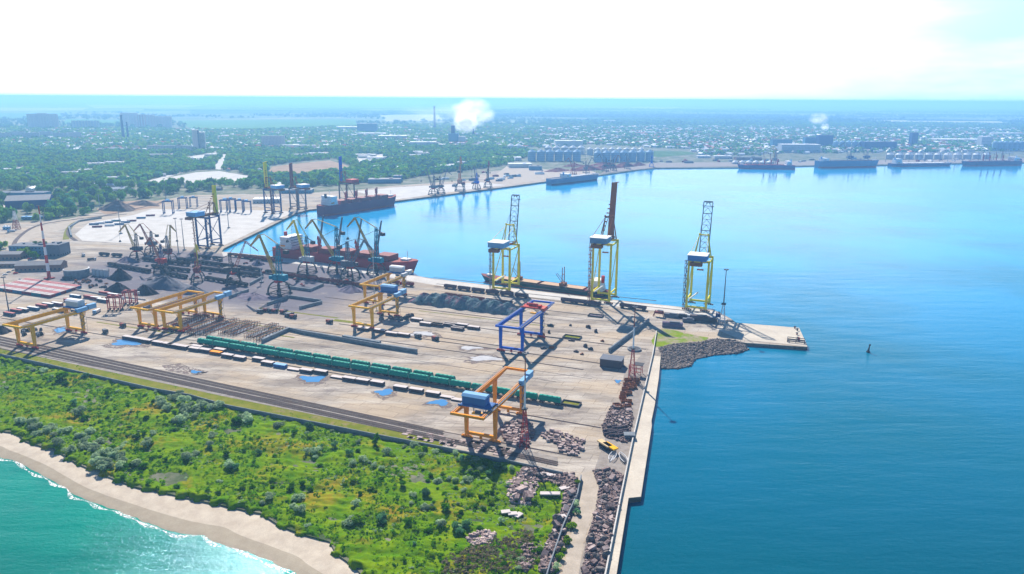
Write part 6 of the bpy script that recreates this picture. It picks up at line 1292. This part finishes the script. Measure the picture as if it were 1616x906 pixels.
# everything farther: trees past counting
def far_trees(name, n, poly, s0, s1, mat_, seed, hs=1.0, thr=-9, fs=.004, ex=clear, n_leaf=16, leaf=.5):
    rs_ = np.random.RandomState(seed); A = np.array(poly); mn, mx = A.min(0), A.max(0); X = rs_.uniform(mn[0], mx[0], n*6); Y = rs_.uniform(mn[1], mx[1], n*6); ok = inpoly_np(X, Y, poly)
    for q in ex: ok &= ~inpoly_np(X, Y, q)
    ok &= (np.sin(X*fs+Y*fs*.7+seed)+np.sin(Y*fs*1.6-X*fs*.5)+np.sin(X*fs*3.1+seed)*np.sin(Y*fs*3.7)+rs_.randn(len(X))*.35 > thr); X, Y = X[ok][:n], Y[ok][:n]; n = len(X)
    s = s0+(s1-s0)*rs_.rand(n)**1.5; d = rs_.randn(n, n_leaf, 3); d /= np.linalg.norm(d, axis=2, keepdims=True); d[..., 2] = np.abs(d[..., 2]); c = d*s[:, None, None]*rs_.uniform(.65, 1, (n, n_leaf, 1)); c[..., 2] = c[..., 2]*hs+s[:, None]*.35
    nr_ = d+rs_.randn(n, n_leaf, 3)*.4; nr_ /= np.linalg.norm(nr_, axis=2, keepdims=True); a = np.cross(nr_, rs_.randn(n, n_leaf, 3)); a /= np.linalg.norm(a, axis=2, keepdims=True); b = np.cross(nr_, a); q = (s*leaf)[:, None, None]
    V = np.stack([c-a*q, c-b*q*.8, c+a*q, c+b*q*.8], 2); V[..., 0] += X[:, None, None]; V[..., 1] += Y[:, None, None]; V[..., 2] += LZ; V = V.reshape(-1, 3); return np_mesh(name, V, np.arange(len(V)).reshape(-1, 4), mat_, 'stuff')
y0_ = nearT[-1][1]
rest = [p for p in belt]
def above(poly, ymin): 
    out = []
    n_ = len(poly)
    for i in range(n_):
        a, b = poly[i], poly[(i+1) % n_]
        if a[1] >= ymin: out.append(a)
        if (a[1] >= ymin) != (b[1] >= ymin): f = (ymin-a[1])/(b[1]-a[1]); out.append((a[0]+(b[0]-a[0])*f, ymin))
    return out
for k in range(3): far_trees('woodland', 3300, above(belt, y0_), 5.5, 10, [LF[5], LF[7], LF[6]][k], 40+k, 1.1, thr=-1.4, fs=.013)
townL = W_([(-60, 243), (0, 240), (200, 240), (400, 240), (600, 236), (780, 232), (850, 232), (850, 196), (600, 198), (400, 205), (200, 203), (0, 200), (-60, 205)])
townR = W_([(850, 234), (930, 228), (1090, 236), (1110, 246), (1300, 246), (1616, 238), (1700, 236), (1700, 196), (1300, 192), (1000, 186), (850, 190)])
port_ex = [W_([(825, 262), (825, 235), (1035, 236), (1040, 262)]), W_([(1200, 252), (1205, 243), (1616, 240), (1616, 255)])]
for k in range(3):
    far_trees('town_trees', 5200, townL, 5, 10, [LF[5], LF[6], LF[7]][k], 50+k, 1.1, thr=-.9, fs=.009, ex=port_ex, n_leaf=12)
    far_trees('town_trees', 6500, townR, 5, 10, [LF[5], LF[6], LF[7]][k], 60+k, 1.0, thr=-.9, fs=.009, ex=port_ex, n_leaf=12)
beyond = W_([(-80, 203), (850, 198), (1700, 200), (1700, 176), (1200, 172), (850, 172), (600, 176), (300, 178), (-80, 178)])
far_trees('far_trees', 9000, beyond, 8, 18, LF[6], 70, .8, thr=.1, fs=.0016, ex=[W_(q) for q, k in FIELDS], n_leaf=9, leaf=.6)
# hedgerow lines between far fields
rs_ = np.random.RandomState(80); Vh = []; 
for j in range(70):
    y = 7000*math.exp(rs_.rand()*2.2); x0 = rs_.uniform(-.9, .9)*y; L_ = rs_.uniform(.1, .5)*y; m_ = int(L_/22); a = rs_.uniform(-.06, .2)
    for i in range(min(m_, 200)): Vh.append((x0+i*22, y+i*22*a, 9+5*rs_.rand()))
Vh = np.array(Vh); base = np.array([(-1, -1, 0), (1, -1, 0), (1, 1, 0), (-1, 1, 0), (-.6, -.6, 1), (.7, -.6, 1.1), (.6, .6, 1), (-.6, .7, .9)]); V = base[None]*np.stack([Vh[:, 2]*1.2, Vh[:, 2], Vh[:, 2]], 1)[:, None]; V[..., 0] += Vh[:, 0, None]; V[..., 1] += Vh[:, 1, None]; V[..., 2] += LZ
np_mesh('hedgerows', V.reshape(-1, 3), (np.array(MB.BF)[None]+(np.arange(len(Vh))*8)[:, None, None]).reshape(-1, 4), LF[3], 'stuff')
# houses
HM = []
for i, (wl_, rf_) in enumerate([(PWALL, ROOF), (PWALL, WROOF), (PWALL, RROOF), (WHT, WROOF), (BRK, ROOF), (PBLOCK, paint('grey_blue_roof', (.3, .36, .42), .6))]):
    L_, D_ = [(13, 9), (16, 10), (12, 9), (22, 11), (14, 10), (26, 12)][i]; mb = MB().gable(L_, D_, 4.2, 2.6, 0, 1, .6)
    for k in range(4): mb.box((-L_/2+(k+.5)*L_/4, -D_/2-.05, 2.2), (1.3, .1, 1.3), mi=2)
    mb.box((L_*.2, D_*.15, 7.0), (.9, .9, 2.0), mi=0)
    o = mb.build('house', [wl_, rf_, GLS]); HM.append(o.data); bpy.data.objects.remove(o)
HC = ['grey', 'white', 'red', 'white', 'grey', 'blue grey']
r_ = random.Random(41); hp_ = []
while len(hp_) < 4600:
    P = townL if r_.random() < .42 else townR; y = r_.uniform(1500, 5200); x = r_.uniform(-.75, .75)*y
    if inpoly(x, y, P) and not any(inpoly(x, y, q) for q in port_ex): hp_.append((x, y))
bl_ = [p for p in []]
while len(bl_) < 150:
    x, y = r_.uniform(-1700, 0), r_.uniform(1300, 2300)
    if inpoly(x, y, belt) and not isclear(x, y): bl_.append((x, y))
hp_ = sorted(hp_+bl_, key=lambda q: q[1])
for i, (x, y) in enumerate(hp_[:295]):
    k = r_.randrange(6); px = Pv((x, y, 0))[0]; where = 'in the left part of the town' if px < 300 else 'in the town behind the port wood' if px < 830 else 'in the town behind the round silos' if px < 1100 else 'in the town across the bay'
    o = bpy.data.objects.new('house', HM[k]); C.objects.link(o); o.location = (x, y, LZ); o.rotation_euler.z = r_.choice([.1, .1+math.pi/2, .5])+r_.uniform(-.2, .2); s_ = r_.uniform(.9, 1.25); o.scale = (s_, s_, s_); tag(o, 'small house with %s gable roof among trees %s' % (HC[k], where), 'house', '%s roofed houses %s' % (HC[k], where))
rs_ = np.random.RandomState(42)
hb = np.array([(-.5, -.5, 0), (.5, -.5, 0), (.5, .5, 0), (-.5, .5, 0), (-.5, -.5, .55), (.5, -.5, .55), (.5, .5, .55), (-.5, .5, .55), (-.53, 0, 1), (.53, 0, 1)]); HF = np.array([(0, 1, 5, 4), (1, 2, 6, 5), (2, 3, 7, 6), (3, 0, 4, 7), (4, 5, 9, 8), (6, 7, 8, 9), (5, 6, 9, 9), (7, 4, 8, 8)])
hq = np.array(hp_[295:]); n_ = len(hq); a = rs_.choice([.1, .1+math.pi/2, .5], n_)+rs_.uniform(-.2, .2, n_); sz = np.stack([rs_.uniform(10, 24, n_)*1.25, rs_.uniform(9, 15, n_), rs_.uniform(6, 10, n_)], 1); V = hb[None]*sz[:, None]; c_, d_ = np.cos(a)[:, None], np.sin(a)[:, None]
V = np.stack([V[..., 0]*c_-V[..., 1]*d_+hq[:, 0, None], V[..., 0]*d_+V[..., 1]*c_+hq[:, 1, None], V[..., 2]+LZ], -1)
Fq = (HF[:6][None]+(np.arange(n_)*10)[:, None, None]).reshape(-1, 4); mi = np.tile([0, 0, 0, 0, 1, 1], n_); rr_ = np.repeat(rs_.choice([1, 1, 2, 3], n_), 6); mi = np.where(mi == 1, rr_, 0)
np_mesh('distant_houses', V.reshape(-1, 3), Fq, [PWALL, WROOF, RROOF, ROOF], 'stuff', mi)
# big buildings of the town
def blk(name, label, x, y, wpx, hpx, wall, roof, st, D_=16, rz=0.0, group=None, bays=0, gable=0, dz=0, cat='building', faces='se', step=5.0):
    p = G(x, y); m_ = mpp(p); return block(name, label, x, y, wpx*m_, D_, hpx*m_-gable, wall, roof, st, rz, cat, group, gable=gable, bays=bays, z=0, faces=faces, step=step)
for i in range(3): blk('tower_block', 'tall pale panel tower block at the far left, %s from the left of its group' % ORD[i], 54+i*15.5, 203, 14.5, 22+(i % 2), PBLOCK, LGRY, 16, 20, .1, 'tower blocks at the far left', bays=4)
for i in range(3): blk('apartment_block', 'lower blue grey apartment block right of the far left towers, %s from the left' % ORD[i], 122+i*14, 203, 13, 12, LGRY, GRY, 9, 18, .1, 'lower apartment blocks', bays=3)
for i in range(6): blk('tower_block', 'tall pale slab block in the row behind the twin chimneys, %s from the left' % ORD[i], 199+i*13.2, 199+.3*i, 12.4, [20, 20, 18, 18, 16, 16][i], PBLOCK if i != 2 else paint('salmon_wall', (.55, .38, .33), .8), LGRY, [16, 16, 14, 14, 12, 12][i], 18, .05, 'row of tall slab blocks', bays=3)
for i, (x, y) in enumerate([(8, 219), (30, 217), (52, 219), (74, 217), (96, 219), (118, 218)]): blk('apartment_block', 'hazy five storey block in the left suburb, %s from the left' % ORD[i], x, y, 19, 9, LGRY, GRY, 5, 14, .2*(i % 3), 'hazy five storey blocks', bays=0)
t = thing('tower_block', 'single tall concrete tower with a dark vertical core standing among the trees', 'building', G(315, 237), .3); m_ = mpp(G(315, 237)); MB().box((-9, 0, 34), (18, 22, 68)).build('left_wing', PBLOCK, t); MB().box((11, 2, 30), (20, 20, 60)).build('right_wing', PWALL, t); MB().box((1, -1, 33), (5, 23, 67)).build('stair_core', GRY, t); MB().box((1, 0, 2), (56, 36, 7)).build('podium', LGRY, t)
for k in range(14): MB().box((11, -8.1, 5+k*4), (17, .3, 1.6)).build('window_row', GLS, t)
for i, (x, y, w_, h_, D_, wl_, st, lab) in enumerate([(268, 239, 66, 9, 16, PBLOCK, 5, 'long pale five storey slab left of the single tower'), (432, 231, 34, 16, 20, PBLOCK, 9, 'nine storey pale slab in the trees above the brown clearing'), (242, 243, 24, 4, 20, WHT, 1, 'low white roofed hall left of the long slab'), (580, 209, 30, 13.5, 40, BGRN, 0, 'plain blue windowless block with the big light roof at its left'), (550, 205, 32, 5, 90, LGRY, 0, 'long low hall with pale roof left of the plain blue block'), (588, 213, 45, 3, 60, WHT, 0, 'wide white roofed hall below the plain blue block'), (620, 219, 44, 5, 60, LGRY, 0, 'long pale factory hall right of the plain blue block'), (668, 231, 40, 7, 40, LGRY, 0, 'factory hall with curved pale roof left of the grain tower'), (575, 247, 36, 3.5, 20, WHT, 1, 'low white hall above the wood'), (600, 252, 40, 4, 22, LGRY, 1, 'low pale sheds above the wood, second row'), (650, 243, 34, 4, 22, WHT, 1, 'low white hall right above the wood'), (470, 233, 56, 4, 18, WHT, 1, 'long low white building right of the nine storey slab'), (690, 241, 24, 4, 22, LGRY, 1, 'small pale hall below the grain tower'), (815, 237, 20, 7, 24, WHT, 1, 'white storage shed left of the round silos'), (870, 215, 34, 3, 22, WHT, 1, 'narrow white hall above the round silos'), (897, 230, 43, 8, 50, WHT, 0, 'large white fronted hall behind the round silos'), (919, 190, 18, 3, 60, WHT, 0, 'bright white hall far behind the silos, left'), (962, 193, 17, 3, 60, WHT, 0, 'bright white hall far behind the silos, right'),
    (1232, 232, 30, 12, 30, BGRN, 6, 'blue grey mill building, left end of the elevators across the bay'), (1260, 240, 60, 12, 40, LGRY, 5, 'long pale mill block across the bay'), (1300, 232, 22, 18, 30, NAVY, 7, 'tall dark grain elevator across the bay'), (1278, 231, 20, 14, 26, BGRN, 6, 'blue elevator tower beside the tall dark elevator'), (1385, 236, 50, 12, 40, NAVY, 3, 'dark blue long warehouse across the bay'), (1440, 230, 9, 20, 24, NAVY, 6, 'narrow dark blue tower at the end of the dark warehouse'), (1508, 224, 75, 4.5, 70, WHT, 0, 'very long white roofed hall across the bay'), (1552, 232, 16, 16, 30, LGRY, 4, 'pale square elevator tower by the big tanks at the right'), (1590, 214, 40, 4, 60, WHT, 0, 'white hall far behind the big tanks'), (1180, 252, 40, 4, 30, BRK, 1, 'low brown shed on the far shore'), (1140, 250, 28, 4, 24, WHT, 1, 'low white shed on the far shore'), (1110, 249, 20, 3, 24, LGRY, 1, 'small pale shed left on the far shore'), (705, 267, 20, 6, 26, LGRY, 1, 'pale shed behind the orange lattice crane'), (607, 288, 50, 6, 28, BGRN, 1, 'long grey blue shed behind the moored bulk ship'), (628, 286, 12, 9, 20, BGRN, 2, 'small teal roofed building right of the long blue shed'), (800, 253, 44, 5, 30, LGRY, 1, 'long grey shed at the right end of the wood'), (820, 264, 36, 6, 30, PWALL, 1, 'pale violet shed behind the blue ship'), (845, 268, 20, 6, 26, BGRN, 1, 'blue green shed close behind the blue ship'), (470, 304, 46, 5, 26, BGRN, 1, 'long blue roofed shed behind the far quay cranes'), (422, 319, 40, 6, 26, LGRY, 1, 'pale shed on the storage field left of the far quay cranes')]):
    blk('industrial_hall' if st < 2 else 'town_block', lab, x, y, w_, h_, wl_ if wl_ is not WHT else PWALL, WROOF if wl_ in (WHT, LGRY, PWALL) else GRY, st, D_, [.05, .15, -.05][i % 3] if x < 850 else .02)
for i, (x, y, w_) in enumerate([(130, 262, 22), (150, 260, 26), (180, 258, 24), (112, 274, 26), (135, 270, 18), (20, 269, 30), (250, 246, 30), (300, 252, 18), (332, 246, 16), (475, 246, 26), (500, 244, 22), (575, 249, 18), (590, 254, 24), (578, 256, 18), (655, 247, 24), (668, 244, 16), (718, 262, 18), (728, 258, 12), (182, 282, 24)]):
    blk('pale_shed', 'long pale roofed shed on a clearing in the wood, %s from the left' % ORD[sorted([130, 150, 180, 112, 135, 20, 250, 300, 332, 475, 500, 575, 590, 578, 655, 668, 718, 728, 182]).index(x)], x, y, w_, 2.8, PWALL, WROOF if i % 3 else LGRY, 1, 14, [.15, .3, 0][i % 3], 'pale sheds on clearings in the wood')
for x, y, ty, w_, lab in ((195, 218, 182, 3.6, 'tall dark chimney, the left one of the pair'), (202.5, 218, 193, 2.6, 'shorter dark chimney, the right one of the pair'), (686, 203, 168, 3, 'thin far chimney left of the white smoke'), (747, 214, 204, 3, 'short chimney under the white smoke')):
    p = G(x, y); h = hgt(x, y, ty); t = thing('chimney', lab, 'chimney', p, 0); MB().cyl((0, 0, 0), (0, 0, h), w_*mpp(p)/2*1.3, 14, w_*mpp(p)/2*.8).build('shaft', NAVY, t); MB().cyl((0, 0, h), (0, 0, h+2), w_*mpp(p)/2, 14).build('rim', DRK, t)
t = thing('grain_tower', 'stepped blue grey grain tower with a dark top left of the white smoke', 'grain elevator', G(716, 226), 0); MB().box((0, 0, 20), (40, 30, 40)).build('base_block', BGRN, t); MB().box((-2, 0, 45), (14, 16, 50)).build('tower', NAVY, t); MB().box((34, 0, 14), (28, 26, 28)).build('side_block', LGRY, t)
# silos by the scrap quay
def silo(label, x, y, dpx, hpx, wall, roof, group):
    p = G(x, y); m_ = mpp(p); r = dpx*m_/2; h = hpx*m_; t = thing('silo', label, 'silo', p, 0, group); MB().cyl((0, 0, 0), (0, 0, h), r, 20).build('shell', wall, t); MB().cyl((0, 0, h), (0, 0, h+r*.6), r+.3, 20, r*.12).build('cone_roof', roof, t); b = MB()
    for k in range(5): b.cyl((0, 0, h*(k+.5)/5), (0, 0, h*(k+.5)/5+.4), r+.15, 20)
    b.build('hoops', GRY, t)
SB = paint('silo_blue_steel', (.25, .42, .58), .45, amt=.2)
for i in range(6): silo('blue steel silo in the front left row by the scrap quay, %s from the left' % ORD[i], 839+i*14.2, 254, 12.5, 14, SB, SB, 'front left row of silos')
for i in range(7): silo('blue steel silo in the front right row by the scrap quay, %s from the left' % ORD[i], 943+i*13.6, 255.5-.2*i, 12.5, 14, SB, SB, 'front right row of silos')
for i in range(5): silo('pale silo in the rear row left, %s from the left' % ORD[i], 865+i*13, 243, 11, 10, LGRY, WROOF, 'rear row of pale silos')
for i in range(8): silo('pale silo in the rear row right, %s from the left' % ORD[i], 931+i*11.5, 244.5, 9.5, 9, LGRY, WROOF, 'rear row of pale silos right')
for i in range(2): silo('white storage tank left of the silos, %s of two' % ORD[i], 806+i*12, 238, 11, 8, WHT, WROOF, 'white tanks')
for i in range(9): silo('large blue tank at the right edge across the bay, %s from the left' % ORD[i], 1569+i*8.2, 238, 7.6, 13, SB, SB, 'tall tanks at the right edge')
for i in range(11): silo('white coned silo along the shore behind the low ship, %s from the left' % ORD[i], 1404+i*15.2, 251, 12, 7, LGRY, WROOF, 'white coned silos along the far shore')
for i in range(6): silo('white low tank on the far shore behind the dark ship, %s from the left' % ORD[i], 1160+i*11, 258.5, 10, 2.5, LGRY, WROOF, 'low white tanks on the far shore')
for i in range(9): silo('blue silo behind the pale blue ship, %s from the left' % ORD[i], 1318+i*10, 234.5, 8.5, 10, SB, SB, 'blue silos behind the pale blue ship')
# conveyor bridges over the silos, scrap heaps on the quay
for x0, x1, y, lab in ((835, 925, 240, 'left'), (938, 1032, 240.5, 'right'), (1400, 1600, 243, 'far right')):
    a, b_ = G(x0, y+13, 0), G(x1, y+13, 0); z_ = 27; t = thing('conveyor_bridge', 'long conveyor bridge running above the silo row, the %s one' % lab, 'conveyor', a, math.atan2(b_.y-a.y, b_.x-a.x), 'conveyor bridges'); Lc = (b_-a).length; MB().box((Lc/2, 8, z_), (Lc, 3, 2.6)).build('gallery', LGRY, t); b = MB()
    for k in range(int(Lc/24)+1): b.bar((k*24, 8, 0), (k*24, 8, z_), 1)
    b.build('columns', GRY, t)
SCR = ground('rusty_scrap', (.16, .05, .06), (.26, .12, .1), .05)
for i, (x, y, rx, h) in enumerate([(880, 270, 40, 8), (925, 268, 60, 12), (960, 265, 50, 13), (985, 263, 46, 12), (1008, 261, 30, 8), (905, 262, 36, 7), (950, 260, 40, 7)]): heap('rusty scrap heap on the quay by the round silos, %s from the left' % ORD[sorted([880, 925, 960, 985, 1008, 905, 950]).index(x)], x, y, rx, rx*.45, h, SCR, R(40), group='rusty scrap heaps', seed=i)
r_ = random.Random(55)
FQ = [('dark red', DRED), ('grey', GRY), ('white', WROOF), ('blue', SB)]
for i in range(60):
    if i < 36: x = r_.uniform(1035, 1610); y = r_.uniform(252.5, 258)-(x-1035)*.005; wh = 'along the far shore'
    else: x = r_.uniform(700, 860); y = 300-(x-700)*.1-r_.uniform(4, 22); wh = 'on the quay left of the blue ship'
    cn, cm_ = FQ[r_.randrange(4)]; p = G(x, y); L_ = r_.uniform(8, 26); t = thing('cargo_stack', 'low %s cargo stack %s' % (cn, wh), 'cargo stack', p, r_.choice([.7, .05, 1.5]), '%s cargo stacks %s' % (cn, wh)); h = r_.uniform(2, 5); MB().box((0, 0, h/2), (L_, r_.uniform(4, 8), h)).box((L_*.1, 0, h+.5), (L_*.6, 3, 1)).build('stack', cm_, t)
for i, (x, y, L_, c_) in enumerate(crop(0, 140, 4.04)([(600, 868, 16, 'blue'), (640, 862, 12, 'white'), (690, 856, 14, 'blue'), (740, 846, 12, 'teal'), (620, 884, 18, 'dark red'), (700, 876, 12, 'white'), (760, 868, 12, 'blue'), (800, 855, 12, 'blue'), (840, 846, 12, 'dark red'), (900, 828, 12, 'blue'), (960, 812, 12, 'dark red')])): put_container(c_, WROOF, G(x, y), YA+R(35), '%s container on the pale storage field, %s from the left' % (c_, ORD[sorted([600, 640, 690, 740, 620, 700, 760, 800, 840, 900, 960]).index(int(round(x*4.04)))]), 'containers on the pale storage field')
# people size / far mast clutter kept out: nothing of it can be told in the photograph

# ------------------------------------------------------------------ smoke
def smoke(name, label, x, y, w_, h_, dens, seed, lean=0.0, D_=None, base=0):
    p = G(x, y); m_ = mpp(p); mt = bpy.data.materials.new(name); mt.use_nodes = True; n, l = mt.node_tree.nodes, mt.node_tree.links; n.remove(n['Principled BSDF'])
    pv = n.new('ShaderNodeVolumePrincipled'); pv.inputs['Color'].default_value = (.97, .98, 1, 1); pv.inputs['Anisotropy'].default_value = .6
    tc = n.new('ShaderNodeTexCoord').outputs['Object']; nz = noise(n, l, tc, 1.9, 5, .6, loc=(seed, 0, 0))
    ln = n.new('ShaderNodeVectorMath'); ln.operation = 'LENGTH'; l.new(tc, ln.inputs[0]); mr = n.new('ShaderNodeMapRange'); mr.inputs['From Min'].default_value = .95; mr.inputs['From Max'].default_value = .25; l.new(ln.outputs['Value'], mr.inputs['Value'])
    r1 = n.new('ShaderNodeMapRange'); r1.inputs['From Min'].default_value = .42; r1.inputs['From Max'].default_value = .62; l.new(nz, r1.inputs['Value'])
    ad = n.new('ShaderNodeMath'); ad.operation = 'MULTIPLY_ADD'; l.new(mr.outputs[0], ad.inputs[0]); l.new(r1.outputs[0], ad.inputs[1]); ad.inputs[2].default_value = 0
    a2 = n.new('ShaderNodeMath'); a2.operation = 'MULTIPLY'; l.new(ad.outputs[0], a2.inputs[0]); a2.inputs[1].default_value = dens; l.new(a2.outputs[0], pv.inputs['Density']); l.new(pv.outputs[0], n['Material Output'].inputs['Volume'])
    mb = MB(); nn_ = 14
    V = [(0, 0, -1)]+[(math.sin(math.pi*j/8)*math.cos(6.283*i/nn_), math.sin(math.pi*j/8)*math.sin(6.283*i/nn_), -math.cos(math.pi*j/8)) for j in range(1, 8) for i in range(nn_)]+[(0, 0, 1)]
    F = [(0, 1+(i+1) % nn_, 1+i) for i in range(nn_)]+[(1+(j-1)*nn_+i, 1+(j-1)*nn_+(i+1) % nn_, 1+j*nn_+(i+1) % nn_, 1+j*nn_+i) for j in range(1, 7) for i in range(nn_)]+[(1+6*nn_+i, 1+6*nn_+(i+1) % nn_, len(V)-1) for i in range(nn_)]
    mb.v = V; mb.f = F; mb.m = [0]*len(F); hz = h_*m_/2; o = mb.build(name, mt, None, (p.x+lean, p.y, hz+base+1)); o.scale = (w_*m_/2, D_ or w_*m_/2, hz); tag(o, label, 'smoke', kind='stuff'); return o
smoke('smoke', 'dense white smoke cloud over the factories', 735, 214, 42, 40, .12, 1)
smoke('smoke', 'upper part of the white smoke, drifting right and thinning', 746, 204, 76, 50, .03, 2)
smoke('smoke', 'thin veil of smoke drifting high around the dense white cloud', 705, 205, 170, 46, .0012, 7)
smoke('smoke', 'thin white smoke plume rising across the bay', 1301, 208, 16, 14, .09, 3)
smoke('smoke', 'upper wisp of the smoke plume across the bay, drifting left', 1290, 206, 34, 22, .03, 4, base=25)
smoke('dust_cloud', 'pale brownish dust over the low ship across the bay', 1500, 257, 34, 20, .008, 5)
# ------------------------------------------------------------------ haze
mt = bpy.data.materials.new('haze'); mt.use_nodes = True; n, l = mt.node_tree.nodes, mt.node_tree.links; n.remove(n['Principled BSDF'])
pv = n.new('ShaderNodeVolumePrincipled'); pv.inputs['Color'].default_value = (.29, .6, 1, 1); pv.inputs['Density'].default_value = .00014; pv.inputs['Anisotropy'].default_value = .22; l.new(pv.outputs[0], n['Material Output'].inputs['Volume'])
hz = MB().box((0, FARX/2, 91), (FARX*2+800, FARX*1.05+5000, 200)).build('haze', mt); hz['kind'] = 'stuff'; hz.location.z = 0
